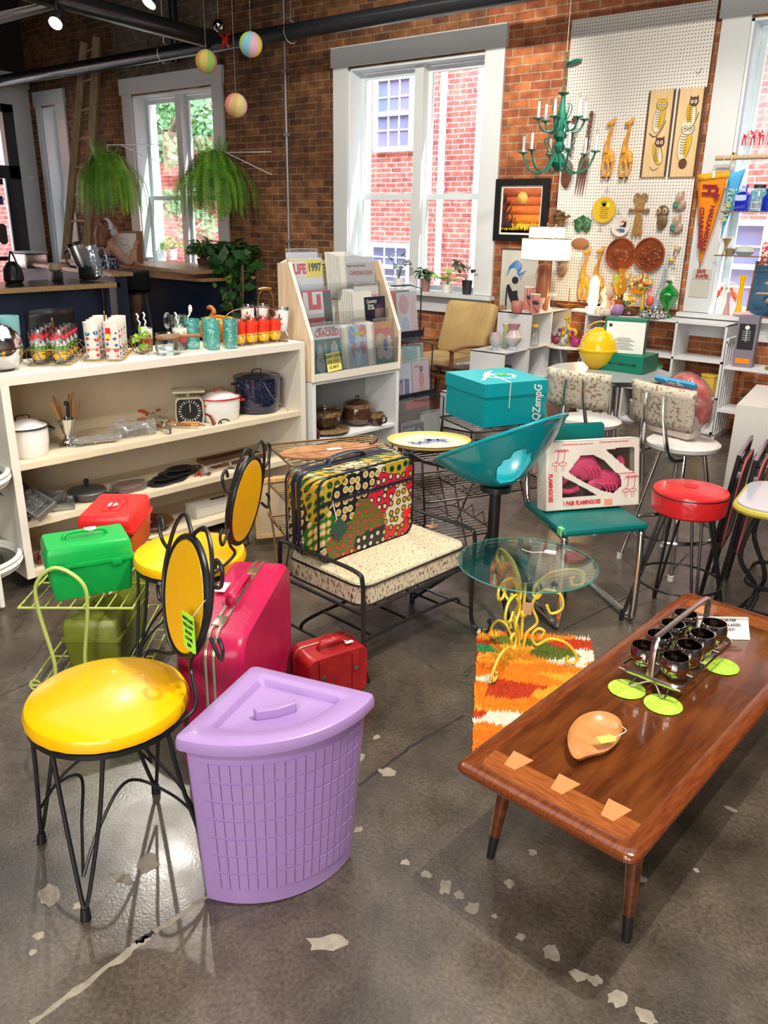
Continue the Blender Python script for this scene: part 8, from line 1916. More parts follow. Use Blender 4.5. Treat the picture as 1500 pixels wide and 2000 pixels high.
YW=mat('yellow enamel wire',(.80,.60,.06),.3);GC=(-1.335,2.56)
t=thing('glass_table','round glass table on a yellow wrought scroll base over the rug','table',(GC[0]+.02,GC[1]+.01,.026),math.radians(20))
g=G(glass('green edged glass',(.90,.97,.95),.06));g.lathe([(.001,.41),(.258,.41),(.262,.414),(.258,.418),(.001,.418)],n=64);gt=g.obj('tabletop',t)
g=G(glass('glass rim green',(.3,.75,.65),.2,body=.3,bcol=(.1,.5,.45)));g.tube([(.262*math.cos(k*pi/32),.262*math.sin(k*pi/32),.414)for k in range(64)],.0025,closed=True,n=5);g.obj('glass_edge',gt)
for k in range(3):
 g=G(YW);g.M=T(rz=k*2*pi/3+.2);tb=lambda pts,r_=.0056:g.tube([(x+.012,0,z)for x,_,z in pts],r_,n=8)
 tb(smooth([(.05,0,.29),(.035,0,.27),(.02,0,.29),(.03,0,.33),(.08,0,.38),(.16,0,.40),(.20,0,.385),(.20,0,.345),(.17,0,.335),(.155,0,.36),(.17,0,.37)],6))
 tb(smooth([(.0,0,.06),(.01,0,.12),(.045,0,.17),(.02,0,.24),(.055,0,.305),(.12,0,.295),(.135,0,.235),(.095,0,.21),(.075,0,.245)],6))
 tb(smooth([(.06,0,.10),(.075,0,.13),(.05,0,.14),(.03,0,.11),(.05,0,.07),(.10,0,.10),(.165,0,.085),(.21,0,.03),(.20,0,.0),(.17,0,.008),(.175,0,.03)],6))
 g.obj('leg',t)
g=G(YW);g.cyl((0,0,.09),(0,0,.33),.006);g.sph((0,0,.2),.016);g.obj('centre_post',t)
g=G(TAGW);g.box((.07,.13,.4195),(.045,.03,.001));tg=g.obj('price_tag',t);g=G(STRING);g.tube(smooth([(.05,.12,.42),(.0,.1,.42),(-.04,.12,.42)]),.0012,n=4);g.obj('tag_string',tg)
g=G(mat('small wooden tag',(.55,.33,.18),.6));g.box((.02,-.03,.24),(.03,.002,.05));g.obj('wooden_tag',t)
# green cantilever chair with the flamingo box
TEV=mat('dark teal vinyl',(.0,.13,.12),.35);CHA=math.radians(53)
t=thing('cantilever_chair','dark teal vinyl chair with a chrome cantilever frame','chair',(-1.38,3.20,0),CHA)
g=G(TEV);g.box((0,0,.445),(.40,.40,.035),bev=.016);g.obj('seat',t)
g=G(TEV);g.M=T((0,.235,.72),rx=-.15);g.box((0,0,0),(.38,.03,.16),bev=.012);g.obj('backrest',t)
for s_ in(-1,1):
 g=G(CHROME);x=s_*.18;g.tube(smooth([(x,.25,.76),(x,.215,.50),(x,.12,.425),(x,-.14,.425),(x,-.180,.37),(x,-.19,.06),(x,-.165,.014),(x,-.10,.012),(x*1.02,.24,.012)],6),.0155,n=10);g.obj('frame',t)
g=G(CHROME);g.tube([(-.18,.24,.012),(.18,.24,.012)],.012,n=10);g.obj('floor_bar',t)
g=G(mat('green tape',(.15,.6,.2),.5));g.box((-.197,-.17,.45),(.02,.03,.03));g.obj('tape',t)
CARD=mat('old white card',(.62,.56,.48),.7,col2=(.70,.64,.56),nscale=6);RINK=mat('red print ink',(.55,.03,.05),.6);FLM=mat('flamingo pink plastic',(.75,.08,.18),.35)
cv_,sv_=math.cos(CHA),math.sin(CHA)
FBX=(-1.38+.045*cv_-.05*sv_,3.20+.045*sv_+.05*cv_,.4645)
t=thing('flamingo_box','old white card box with windows showing pink plastic flamingos','box',FBX,CHA,rx=-.2)
BW,BH,BD=.455,.30,.085
win=[[(-.12,.165),(-.06,.235),(.0,.235),(.05,.21),(.135,.13),(.14,.09),(.10,.06),(.04,.075),(-.05,.12)],[(-.15,.15),(-.15,.055),(.02,.055),(-.04,.09)],[(.06,.255),(.20,.262),(.205,.15),(.18,.155)]]
def inside(x,z,pl):
 c_=False
 for i in range(len(pl)):
  a,b_=pl[i],pl[i-1]
  if(a[1]>z)!=(b_[1]>z)and x<(b_[0]-a[0])*(z-a[1])/(b_[1]-a[1])+a[0]:c_=not c_
 return c_
g=G(CARD);nx,nz=92,60;V_={}
def gv(i,j):
 if(i,j)not in V_:V_[i,j]=g.V((-BW/2+BW*i/nx,-BD/2,BH*j/nz))
 return V_[i,j]
for i in range(nx):
 for j in range(nz):
  if not any(inside(-BW/2+BW*(i+.5)/nx,BH*(j+.5)/nz,w_)for w_ in win):g.F([gv(i,j),gv(i+1,j),gv(i+1,j+1),gv(i,j+1)])
g.obj('front_panel',t)
g=G(CARD);g.b2((-BW/2,BD/2-.003,0),(BW/2,BD/2,BH));g.b2((-BW/2,-BD/2,0),(-BW/2+.003,BD/2,BH));g.b2((BW/2-.003,-BD/2,0),(BW/2,BD/2,BH));g.b2((-BW/2,-BD/2,0),(BW/2,BD/2,.003));g.b2((-BW/2,-BD/2,BH-.003),(BW/2,BD/2,BH));g.obj('carton',t)
g=G(mat('dark inside card',(.09,.05,.03),.8));g.b2((-BW/2+.004,BD/2-.012,.004),(BW/2-.004,BD/2-.004,BH-.004));g.obj('lining',t)
g=G(FILM if 0 else glass('window film',(.97,.97,.98),.03));g.b2((-BW/2+.01,-BD/2+.003,.01),(BW/2-.01,-BD/2+.0035,BH-.01));g.obj('window_film',t)
for k,(pts,r_)in enumerate((([(-.12,.13),(-.06,.18),(.0,.17),(.06,.13)],[.012,.055,.06,.02]),([(.0,.085),(.06,.12),(.12,.11),(.16,.09)],[.015,.045,.04,.01]))):
 f=thing('plastic_flamingo',('pink plastic flamingo in the box, upper and larger looking','pink plastic flamingo in the box, lower right')[k],'flamingo',FBX,CHA,'flamingos in the card box',rx=-.2)
 g=G(FLM);pp=smooth([(x,.0,z)for x,z in pts],5);g.tube(pp,np.interp(np.linspace(0,1,len(pp)),np.linspace(0,1,4),r_).tolist(),n=14,sq=(1,.5))
 g.tube(smooth([(-.11+.16*k,.0,.13-.05*k),(-.15+.2*k,0,.09-.01*k),(-.10+.26*k,0,.075+.1*k),(-.05+.2*k,0,.085+.13*k)],5),.013,n=8)
 for q in range(4):g.tube(smooth([(-.05+.08*k+.02*q,-.024,.19-.08*k),(-.02+.08*k+.02*q,-.030,.165-.07*k),(.0+.08*k+.015*q,-.024,.13-.06*k)],4),.006,n=6)
 g.obj('body',f)
UF=lambda x,z:UP(0,(x,-BD/2-.0006,z))
text('1 PAIR FLAMINGOES',.026,RINK,t,UF(-.055,.027),bold=.0012,sx=.78)
text('FLAMINGOES',.026,RINK,t,UF(-.205,.10)@T(rz=-pi/2),bold=.0012,sx=.8)
for(x,z,s_)in((-.075,.285,'INSTRUCTIONS: INSERT METAL WIRE LEGS INTO HOLES'),(.10,.288,'2 COLORFUL THIS BASIC PARADISE LAWN ORNAMENT'),(.165,.145,'DURABLE PLASTIC YARD BIRDS')):text(s_,.0058,RINK,t,UF(x,z),bold=.0002)
g=G(RINK)
for cx_,cz_,s_ in((-.17,.225,1),(.17,.09,1.1)):
 for k in range(2):g.tube(smooth([(cx_+.03*k*s_-.01,-BD/2-.001,cz_-.02),(cx_+.03*k*s_,-BD/2-.001,cz_+.0),(cx_+.03*k*s_+.004,-BD/2-.001,cz_+.03*s_)]),.0016,n=4)
 for k in range(2):
  for a in(.2,.8,1.6,2.4,3.0):X=cx_+.03*k*s_+.004;Z=cz_+.03*s_;g.tube(smooth([(X,-BD/2-.001,Z),(X+.012*math.cos(a),-BD/2-.001,Z+.010*math.sin(a)+.004),(X+.022*math.cos(a),-BD/2-.001,Z+.008*math.sin(a)-.003)],3),.0013,n=4)
  g.tube([(cx_-.01+.035*k+.018*math.cos(a),-BD/2-.001,cz_-.022+.008*math.sin(a))for a in[q*pi/5 for q in range(10)]],.0012,closed=True,n=4)
  for q in(-.005,.005):g.cyl((cx_-.01+.035*k+q,-BD/2-.001,cz_-.03),(cx_-.01+.035*k+q,-BD/2-.001,cz_-.055),.001,n=4)
g.obj('line_drawing',t)
g=G(mat('salmon sticker',(.80,.25,.18),.7));g.b2((.055,-BD/2-.001,.008),(.095,-BD/2-.0004,.035));g.obj('price_sticker',t)
# red stool and bar stools with backs
RV=mat('red quilted vinyl',(.58,.015,.02),.28,coat=.3,bump=.5,bscale=45)
t=thing('red_stool','round red vinyl stool with black hairpin legs and a foot ring','stool',(-.985,3.355,0),.2)
g=G(RV);g.lathe([(.14,.515),(.152,.525),(.156,.60),(.150,.612),(.10,.622),(.001,.626)],n=48);g.obj('seat',t)
g=G(BLACKM);g.tube([(.156*math.cos(k*pi/20),.156*math.sin(k*pi/20),.602)for k in range(40)],.003,closed=True,n=6);g.obj('piping',t)
for k in range(4):
 a=.5+k*pi/2;g=G(BLACKM)
 for s_ in(-1,1):g.tube([(.10*math.cos(a+s_*.22),.10*math.sin(a+s_*.22),.518),(.225*math.cos(a+s_*.02),.225*math.sin(a+s_*.02),.02)],.006,n=6)
 g.cyl((.228*math.cos(a),.228*math.sin(a),0),(.225*math.cos(a),.225*math.sin(a),.05),.010);g.obj('leg',t)
g=G(BLACKM);g.tube([(.178*math.cos(k*pi/20),.178*math.sin(k*pi/20),.20)for k in range(40)],.0055,closed=True,n=8);g.obj('foot_ring',t)
g=G(RV);g.M=T((.0,.0,.627));g.poly([(.02*(1+.8*(k%2))*math.cos(k*.6),.02*(1+.8*(k%2))*math.sin(k*.6),0)for k in range(10)]);g.obj('worn_tear',t,normals=False)
MARB=mat('marbled white vinyl',(.66,.64,.60),.3,col2=(.76,.74,.71),nscale=9,coat=.3);FLECK=mat('gold flecked vinyl',(.30,.22,.10),.35,col2=(.62,.56,.46),nscale=60,thr=(.40,.46),coat=.2)
def cafestool(label,loc,rz,H):
 t=thing('backed_stool',label,'stool',loc,rz,'chrome stools with flecked backs')
 g=G(MARB);g.lathe([(.15,H-.045),(.172,H-.03),(.176,H-.012),(.16,H),(.001,H+.008)],n=40);g.obj('seat',t)
 g=G(FLECK);g.grid(lambda a,b:((a-.5)*(.34+.03*b),-.20-.03*b-.03*(1-(2*a-1)**2)+.03,H+.09+.20*b),12,6);g.obj('backrest',t,solid=.022)
 for s_ in(-1,1):
  g=G(CHROME);g.tube(smooth([(s_*.05,-.245,H+.25),(s_*.06,-.235,H+.12),(s_*.085,-.20,H-.04),(s_*.10,-.12,H-.06)],5),.012,n=8,sq=(.7,1.2));g.obj('back_strut',t)
 for k in range(4):
  a=pi/4+k*pi/2;g=G(CHROME);g.cyl((.10*math.cos(a),.10*math.sin(a),H-.04),(.235*math.cos(a),.235*math.sin(a),.012),.013,n=10);g.m(WHITE);g.cyl((.235*math.cos(a),.235*math.sin(a),0),(.233*math.cos(a),.233*math.sin(a),.03),.015,n=10);g.obj('leg',t)
 g=G(CHROME);g.tube([(.215*math.cos(k*pi/18),.215*math.sin(k*pi/18),.19)for k in range(36)],.011,closed=True,n=8);g.obj('foot_ring',t)
cafestool('nearer chrome stool with a gold flecked back, a wrapped red toy on its seat',(-1.24,3.98,0),-.35,.66)
cafestool('farther chrome stool with a gold flecked back beside the yellow ball',(-1.87,4.28,0),.0,.62)
t=thing('wrapped_toy','round red toy in printed plastic wrap sitting on the nearer chrome stool','toy',(-1.315,3.99,.669),-.35)
g=G(mat('red toy plastic',(.45,.03,.03),.35,col2=(.6,.2,.15),nscale=20));g.M=T((.03,.05,.17),rx=.2);g.lathe([(.001,-.05),(.13,-.05),(.165,-.02),(.16,.03),(.10,.055),(.001,.06)],M=T(rx=pi/2,s=.85),n=36);g.obj('toy',t)
g=G(mat('cream wrap',(.68,.58,.50),.4));g.box((0,.02,.06),(.26,.10,.12),bev=.02);g.obj('label_card',t)
g=G(mat('blue wrap print',(.05,.35,.65),.4));g.M=T((.03,-.05,.275),rx=.5);g.box((0,.0,0),(.24,.02,.03),bev=.006);bw=g.obj('blue_banner',t);text('Tote Bin',.03,WP,t,T((.03,-.05,.275),rx=.5)@UP(0,(0,-.0105,0)),bold=.0006)
g=G(glass('thin wrap',(.97,.97,1),.05,.15,body=.03,bump=1,bscale=20));g.M=T((.03,.05,.16),rx=.2);g.sph((0,0,0),(.16,.10,.16),n=20);g.obj('plastic_wrap',t)
# round metal edged table with the yellow picnic ball and green cartons
t=thing('round_table','round grey table with a ribbed metal edge behind the chrome stools','table',(-2.14,5.12,0))
g=G(mat('grey laminate',(.42,.44,.45),.25));g.lathe([(.385,.715),(.395,.72),(.395,.745),(.001,.75)],n=56);g.obj('tabletop',t);g=G(CHROME)
for z in(.72,.73,.74):g.tube([(.397*math.cos(k*pi/24),.397*math.sin(k*pi/24),z)for k in range(48)],.005,closed=True,n=5)
g.obj('metal_edge',t)
for k in range(4):
 a=.6+k*pi/2;g=G(STEEL)
 for q in(-.02,.02):g.tube([(.22*math.cos(a)-q*math.sin(a),.22*math.sin(a)+q*math.cos(a),.715),(.30*math.cos(a)-q*math.sin(a),.30*math.sin(a)+q*math.cos(a),0)],.015,n=10)
 g.obj('leg',t)
TZ=.7505;YP=mat('yellow picnic plastic',(.80,.50,.01),.2,coat=.4)
t=thing('picnic_ball','yellow plastic picnic ball with a handle on the round table','picnic set',P(1153,722,z=TZ)+Vector((0,.10,0)),.3)
g=G(YP);g.lathe([(.055,0),(.06,.006),(.10,.04),(.125,.09),(.133,.12),(.133,.124),(.001,.124)],n=40);g.obj('lower_half',t);g=G(YP);g.lathe([(.138,.120),(.138,.128),(.128,.132),(.12,.18),(.085,.235),(.04,.262),(.001,.268)],n=40);ub=g.obj('upper_half',t);g=G(WP);rr=random.Random(8)
for k in range(22):a,e_=rr.uniform(2.8,6),rr.uniform(.3,1.1);g.sph((.122*math.cos(a)*math.cos(e_*.8),.122*math.sin(a)*math.cos(e_*.8),.132+.125*math.sin(e_*1.15)),.0035,n=6)
g.obj('speckle',ub);g=G(YP);g.tube(smooth([(-.10,0,.19),(-.075,0,.27),(0,0,.305),(.075,0,.27),(.10,0,.19)],5),.010,n=8,sq=(.5,1.8));g.obj('handle',t)
GCT=mat('green carton',(.0,.18,.10),.45)
q=P(1235,728,z=TZ)
t=thing('carton','dark green carton lying flat under the upright one','box',(q.x-.09,q.y+.10,TZ),.0);g=G(GCT);g.box((0,0,.055),(.33,.26,.11));g.obj('box',t);text("I'LL PARTY HARD LATER",.022,INK,t,UP(0,(0,-.1306,.05)),bold=.0008,shear=.2)
t=thing('carton','green and white carton standing upright on the flat green one','box',(q.x-.11,q.y+.09,TZ+.1105),.25);g=G(GCT);g.box((0,0,.11),(.26,.15,.22));bx=g.obj('box',t);g=G(TAGW);g.b2((-.115,-.0765,.004),(.13,-.075,.205));pn=g.obj('white_label',t);g=G(INK)
for k in range(9):w_=.08+.03*((k*7)%3);g.b2((-w_/2,-.0772,.10-k*.009),(w_/2,-.0766,.103-k*.009))
g.b2((-.10,-.0772,.17),(-.08,-.0766,.19));g.obj('print',pn)
# white table with arched ends and green glass bowls, stools beneath
t=thing('arch_table','white table with arch cut sides carrying green glass bowls','table',(-.86,4.98,0),.12)
WT=mat('ivory laminate',(.72,.70,.65),.35);g=G(WT);g.b2((-.36,-.36,.72),(.5,.36,.75));g.obj('tabletop',t)
arc=[(-.36,0),(-.33,0)]+[(-.29+.33*(1-math.cos(a))*1.0,.28+.37*math.sin(a))for a in[k*pi/12 for k in range(13)]]+[(.41,0),(.5,0),(.5,.72),(-.36,.72)]
for y in(-.36,.345):g=G(WT);g.prism(arc,-y-.015,-y,M=XZ);g.obj('arched_side',t)
def gbowl(lab,dx,dy,m_,r,h,dz=0):return lathe_thing('glass_bowl',lab,'bowl',Vector((-.86+dx,4.98+dy,.7505+dz)),[(r*.4,0),(r*.55,.008),(r*.85,h*.6),(r,h),(r*.96,h),(r*.5,.015),(.001,.012)],m_,n=36)
LG=glass('moss green glass',(.45,.70,.28),.2,.05,body=.3,bcol=(.2,.45,.12),bump=1,bscale=45)
gbowl('large textured green glass bowl at the front of the white table',-.05,-.20,LG,.15,.13);gbowl('yellow green glass bowl behind the large green one',-.02,.17,glass('olive glass',(.7,.7,.2),.2,.05,body=.3,bcol=(.5,.45,.1),bump=1,bscale=45),.14,.17);gbowl('second green glass bowl at the right edge',.28,-.1,LG,.15,.13)
for k,(x,y)in enumerate(((-1.05,5.35),(-.72,4.62))):
 t=thing('chrome_stool',('chrome legged stool seen through the arch, farther','chrome legged stool seen through the arch, nearer')[k],'stool',(x,y+.25,0),.4*k);g=G(MARB);g.lathe([(.15,.56),(.165,.57),(.165,.60),(.001,.61)],n=30);g.obj('seat',t)
 for i in range(4):a=.8+i*pi/2;g=G(CHROME);g.cyl((.08*math.cos(a),.08*math.sin(a),.57),(.2*math.cos(a),.2*math.sin(a),0),.012);g.obj('leg',t)
 g=G(CHROME);g.tube([(.165*math.cos(i*pi/12),.165*math.sin(i*pi/12),.2)for i in range(24)],.010,closed=True,n=8);g.obj('foot_ring',t)
# low white shelf with desk things under the right window
t=thing('slatted_shelf','white slatted side shelf below the right window with small desk things','shelf',(-1.45,6.98,0));g=G(CW)
for z in(.60,.25):g.b2((-.44,-.16,z-.02),(.6,.16,z))
g.obj('shelf_board',t);g=G(CW)
for k in range(6):g.b2((-.45,-.16+.062*k,.02),(-.44,-.13+.062*k,.80))
g.b2((-.455,-.16,.78),(-.435,.16,.82));g.b2((-.455,-.16,0),(-.435,.16,.04));g.obj('slatted_side',t)
t=thing('display_box','tall box picturing a skeleton figure at the window shelf','box',(-1.78,6.93,.6005),.1);g=G(mat('mauve box',(.22,.19,.24),.4));g.box((0,0,.2),(.15,.12,.40));g.obj('box',t);g=G(mat('box window dark',(.03,.025,.03),.3));g.b2((-.06,-.0615,.14),(.06,-.0602,.34));g.obj('picture',t);g=G(WP);g.sph((0,-.063,.31),(.018,.003,.018),n=10);g.tube([(0,-.063,.29),(0,-.063,.2)],.003,n=4)
for k in range(5):g.b2((-.03,-.0645,.28-.016*k),(.03,-.0625,.283-.016*k))
g.m(ORG);g.b2((-.055,-.0625,.03),(.055,-.0605,.07));g.obj('skeleton_print',t)
lathe_thing('gold_figurine','small gold seated figurine on the white slatted shelf','figurine',Vector((-1.55,6.92,.6005)),[(.06,0),(.06,.02),(.03,.025),(.035,.08),(.022,.11),(.03,.14),(.02,.17),(.001,.175)],mat('antique gold',(.40,.27,.08),.3,.7),n=12)
t=thing('pen_stand','two dark pens standing in a brass desk holder','pen holder',(-1.25,6.9,.6005));g=G(BRASSW);g.box((0,0,.008),(.16,.07,.015),bev=.004);g.obj('base',t)
for s_ in(-1,1):g=G(INK);g.tube([(s_*.04,0,.015),(s_*.045,0,.1),(s_*.06,0,.24)],[.004,.006,.002],n=8);g.obj('pen',t)
for k in range(3):jar('glass tumbler stored on the bottom of the slatted shelf, %s'%('left','middle','right')[k],Vector((-1.72+.16*k,6.92,.2505)),.05,.13,MATS['olive glass']if k%2 else DKL,CLEAR)
# pink tin at the end of the stepped shelf
t=thing('canister','tall pink canister with a painted portrait by the teal box','canister',P(1040,880,z=.0)*1.0);q=P(1042,850,z=.3);t.location=(q.x,q.y+.2,0);g=G(mat('dusty pink tin',(.58,.36,.30),.4));g.lathe([(.13,0),(.13,.52),(.001,.52)],n=36);g.obj('body',t);g=G(MATS['dusty pink tin']);g.lathe([(.136,.50),(.136,.55),(.12,.56),(.001,.562)],n=36);g.sph((0,0,.57),(.02,.02,.012));g.obj('lid',t);g=G(mat('amber portrait',(.45,.22,.05),.5,col2=(.1,.04,.02),nscale=9));g.sph((.05,-.115,.25),(.06,.025,.13));g.obj('portrait',t)
# folding chairs and tray table at the right edge
for k in range(2):
 q=P(1366+k*28,1168+k*14,z=0);t=thing('folded_chair',('left','right')[k]+' one of the two folded black chairs leaning at the right edge','chair',(q.x+.0,q.y+.16,0),math.radians(98),'folded black chairs',rx=.09);g=G(mat('black vinyl',(.012,.012,.012),.25));g._rings([[g.V((x,y,z+.47))for x,z in rrect(.36,.42,.07,5)]for y in(-.012,.012)]);g.obj('seat_panel',t);g=G(mat('pink piping',(.6,.12,.12),.5));g.tube([(x,-.012,z+.47)for x,z in rrect(.362,.422,.07,5)],.004,closed=True,n=5);g.obj('piping',t)
 for s_ in(-1,1):g=G(BLACKM);g.tube([(s_*.19,.02,0),(s_*.19,.015,.72)],.010,n=8);g.obj('leg',t)
 g=G(mat('steel tube lilac',(.35,.33,.42),.2,1));g.tube([(-.19,.015,.72),(.19,.015,.72)],.010,n=8);g.obj('top_bar',t)
t=thing('side_table','small pale topped table with a yellow edge and black scroll legs at the right edge','table',(-.55,3.46,0),.1);g=G(mat('pale blue laminate',(.45,.48,.52),.15,coat=.3));g._rings([[g.V((x,y,z))for x,y in rrect(.5*s_,.44*s_,.10,6)]for z,s_ in((.60,1),(.625,1))]);g.m(mat('mustard edge',(.45,.38,.05),.4));g.tube([(x,y,.605)for x,y in rrect(.505,.445,.10,6)],.014,closed=True,n=8);g.obj('tabletop',t)
for sx in(-1,1):
 for sy in(-1,1):g=G(BLACKM);g.tube(smooth([(sx*.16,sy*.14,.60),(sx*.20,sy*.16,.40),(sx*.12,sy*.1,.22),(sx*.22,sy*.19,0)]),.010,n=8);g.obj('leg',t)
g=G(BLACKM);g.tube([(x,y,.28)for x,y in rrect(.34,.30,.05)],.009,closed=True,n=6);g.tube([(x,y,.16)for x,y in rrect(.3,.26,.05)],.007,closed=True,n=6);g.obj('rails',t)
t=thing('wooden_crate','small orange pine crate on the pale topped table','crate',(-.53,3.38,.626),.1);g=G(mat('orange pine',(.72,.33,.06),.5))
for z in(.02,.075):g.b2((-.09,-.11,z-.02),(.17,-.10,z+.025));g.b2((-.09,-.10,z-.02),(-.08,.10,z+.025));g.b2((-.09,.10,z-.02),(.17,.11,z+.025))
g.b2((-.09,-.11,0),(.17,.11,.008));g.obj('slats',t)
lathe_thing('rattan_jar','clear jar wrapped in striped woven cane beside the crate','jar',Vector((-.62,3.60,.626)),[(.06,0),(.08,.02),(.085,.1),(.06,.17),(.03,.2),(.001,.2)],mat('striped cane',(.35,.24,.12),.7,col2=(.08,.05,.03),nscale=60,stretch=(1,1,.2)))
t=thing('zebra_stool','low stool with a brown striped seat under the pale topped table','stool',(-.48,3.46,0));g=G(mat('striped seat fur',(.05,.03,.02),.9,col2=(.45,.36,.26),nscale=30,stretch=(5,.6,1)));g.box((0,0,.42),(.26,.26,.07),bev=.03);g.obj('seat',t)
for sx in(-1,1):
 for sy in(-1,1):g=G(BLACKM);g.cyl((sx*.09,sy*.09,.39),(sx*.11,sy*.11,0),.010);g.obj('leg',t)
# --- coffee table and what is on it
WALT=mat('polished walnut',(.075,.018,.005),.16,col2=(.15,.042,.010),nscale=5,stretch=(7,1,7),coat=.5);OAKB=mat('reddish oak border',(.12,.025,.007),.2,col2=(.19,.048,.012),nscale=26,stretch=(5,.7,5),coat=.5);OAKE=mat('reddish oak end',(.22,.055,.012),.2,col2=(.34,.10,.025),nscale=26,stretch=(.7,5,5),coat=.5);DOV=mat('pale dovetail',(.55,.24,.09),.25,coat=.4)
t=thing('coffee_table','long polished walnut coffee table with pale dovetail inlays','table',(-.668,1.457,-.05),math.radians(-4))
TW,TL=.495,1.43
g=G(OAKB);rings=[[g.V((x,y+TL/2,z))for x,y in rrect(TW-2*i,TL-2*i,.03,5)]for z,i in((.382,.012),(.386,.004),(.394,0),(.402,.001),(.408,.005),(.4105,.012),(.4105,.042),(.4085,.046))];g._rings(rings,True,False);g.obj('border',t)
for y0,y1 in((.034,.125),(TL-.125,TL-.034)):g=G(OAKE);g.b2((-.213,y0,.405),(.213,y1,.4088));g.obj('end_board',t)
g=G(WALT);g.b2((-.206,.122,.4045),(.206,TL-.122,.4092));g.obj('centre_panel',t)
for x in(-.135,0,.135):
 for y0,d in((.085,1),(TL-.085,-1)):g=G(DOV);g.prism([(x-.016,y0),(x+.016,y0),(x+.03,y0+.065*d),(x-.03,y0+.065*d)],.4088,.4098);g.obj('dovetail_inlay',t)
g=G(WALT);g.b2((-.19,.08,.35),(-.175,TL-.08,.384));g.b2((.175,.08,.35),(.19,TL-.08,.384));g.b2((-.18,.08,.35),(.18,.095,.384));g.b2((-.18,TL-.095,.35),(.18,TL-.08,.384));g.obj('apron',t)
for sx in(-1,1):
 for y in(.165,TL-.165):
  dy=-.03 if y<1 else .03;g=G(WALT);g.cyl((sx*.178,y,.385),(sx*.197,y+dy*.8,.125),.024,.0145,n=16);lg=g.obj('leg',t);g=G(BLACKM);g.cyl((sx*.197,y+dy*.8,.125),(sx*.203,y+dy,.05),.0146,.011,n=16);g.obj('ferrule',lg)
TZ=.3605
t=thing('leaf_bowl','teardrop carved wooden bowl with a yellow tag on the coffee table','bowl',P(1163,1447,z=TZ),math.radians(4))
lf=chaikin([(0,-.135),(-.05,-.10),(-.092,-.03),(-.09,.05),(-.04,.10),(.03,.10),(.07,.06),(.085,.0),(.07,-.06),(.025,-.095)],3);lf=[(x*.84,y*1.24)for x,y in lf];g=G(mat('carved maple',(.48,.20,.06),.25,col2=(.60,.28,.10),nscale=7,stretch=(1,5,1),coat=.3))
g._rings([[g.V((x*s_*.88,y*s_*.88,z))for x,y in lf]for z,s_ in((0,.72),(.012,.9),(.026,1.0),(.028,.985),(.016,.88),(.009,.6),(.008,.2))]);g.obj('bowl',t);g=G(MATS['yellow paper tag']);g.M=T((.035,-.02,.032),rz=.9);g.prism([(-.025,-.014),(.018,-.014),(.026,0),(.018,.014),(-.025,.014)],0,.001);tg=g.obj('price_tag',t);g=G(STRING);g.tube(smooth([(.05,.0,.033),(.065,.04,.034),(.05,.055,.034)]),.0012,n=4);g.obj('tag_string',tg)
COA=mat('lime woven coaster',(.30,.55,.03),.8,col2=(.50,.75,.08),nscale=90,bump=.6,bscale=300)
for k,(px,py)in enumerate(((1224,1347),(1295,1377),(1408,1302),(1330,1290))):
 g=G(COA);g.lathe([(.052,0),(.054,.002),(.052,.004),(.001,.004)],n=40,wob=lambda a,z:1+.012*math.sin(40*a));tag(g.obj('coaster',loc=P(px,py,z=TZ)+Vector((0,0,.0003))),'round lime green woven coaster, %s'%('leftmost, under the near left foot of the caddy','nearest, under the near right foot of the caddy','rightmost, under the far right of the caddy','mostly hidden under the middle of the caddy')[k],'coaster','lime green coasters')
SIL=mat('satin aluminium',(.62,.60,.60),.25,1)
_a,_b=P(1262,1332,z=TZ+.045),P(1378,1232,z=TZ+.045);CD=(_a+_b)/2;CD.z=TZ+.0045;CR=math.atan2(_b.y-_a.y,_b.x-_a.x);print('caddy',(_b-_a).length,math.degrees(CR))
t=thing('glass_caddy','aluminium caddy with a tall arched handle holding eight smoky glasses','caddy',CD,CR)
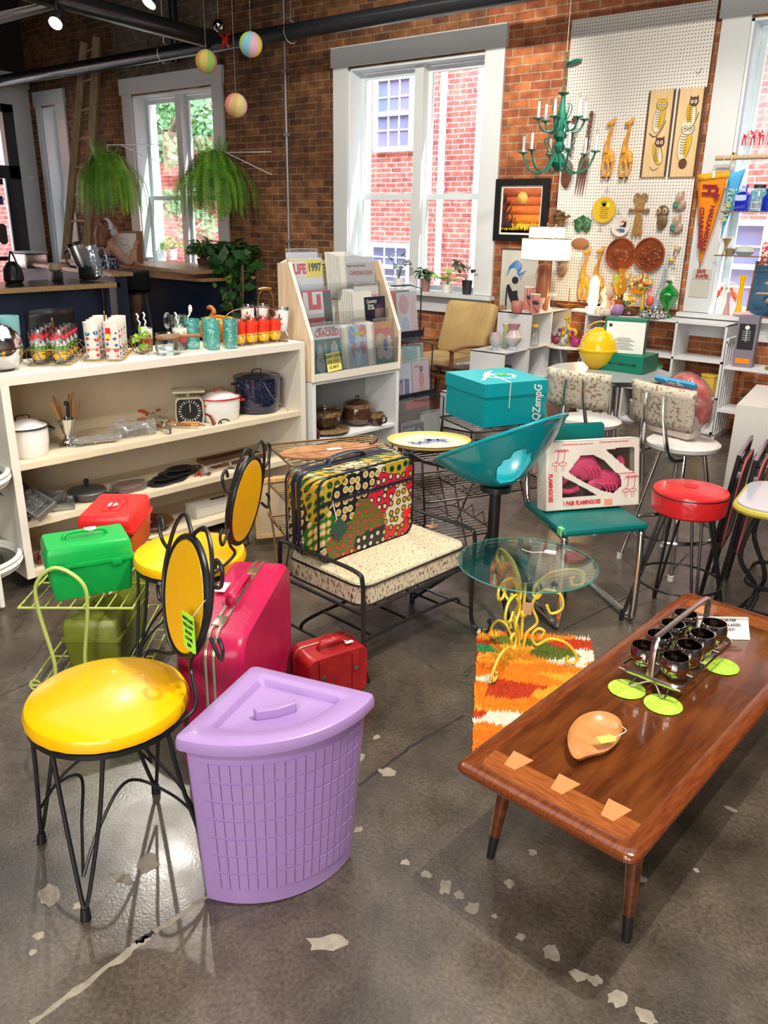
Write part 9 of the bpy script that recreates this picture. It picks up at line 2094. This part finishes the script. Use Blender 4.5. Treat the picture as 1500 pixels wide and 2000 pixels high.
g=G(SIL);g.tube([(x,y,.045)for x,y in rrect(.40,.19,.03,5)],.006,closed=True,n=8,sq=(1.5,.5));g.tube([(-.19,0,.042),(.19,0,.042)],.003,n=6)
for k in range(5):x=-.2+.1*k;g.tube([(x,-.095,.042),(x,.095,.042)],.0025,n=6)
g.obj('frame',t);g=G(SIL)
for s_ in(-1,1):g.tube(smooth([(s_*.20,-.045,.04),(s_*.17,-.05,.015),(s_*.21,-.05,.003),(s_*.17,.0,.02),(s_*.21,.05,.003),(s_*.17,.05,.015),(s_*.20,.045,.04)],4),.003,n=6)
g.obj('feet',t);g=G(SIL);g.tube(smooth([(-.2,0,.04),(-.2,0,.13),(-.185,0,.165),(-.15,0,.175),(.15,0,.175),(.185,0,.165),(.2,0,.13),(.2,0,.04)],5),.0065,n=8,sq=(.35,1.5));g.obj('handle',t)
SMK=glass('silver faded glass',(.42,.36,.34),.75,.03);SMI=SMK
nm_=('nearest end','second from the near end','third from the near end','far end')
for k in range(4):
 for j in range(2):
  gx=T(rz=CR)@Vector((-.145+.097*k,-.047+.094*j,.048));t=thing('roly_poly_glass','smoky mirrored round glass, %s of the %s row in the caddy'%(nm_[k],('right','left')[j]),'glass',CD+gx,0,'smoky glasses in the caddy')
  g=G(SMK);g.lathe([(.022,0),(.034,.008),(.042,.03),(.041,.05),(.037,.066),(.0355,.066)],n=30);g.m(SMI);g.lathe([(.0355,.066),(.039,.05),(.040,.03),(.03,.010),(.001,.006)],n=30);g.obj('glass',t)
t=thing('price_sign','folded white card with handwriting standing behind the caddy','sign',P(1410,1248,z=TZ)+Vector((-.02,.03,0)),math.radians(38));g=G(TAGW)
for s_ in(-1,1):g.M=T((0,s_*.038,0),rx=s_*.6);g.b2((-.09,-.0008,0),(.09,.0008,.075))
g.obj('card',t)
for k,s_ in enumerate(('VINTAGE SILVER','ROLY POLY GLASSES','WITH CADDY','$135')):text(s_,.0135,INK,t,T((0,-.038,0),rx=-.6)@UP(0,(0,-.0012,.063-.0155*k)),bold=.0003)
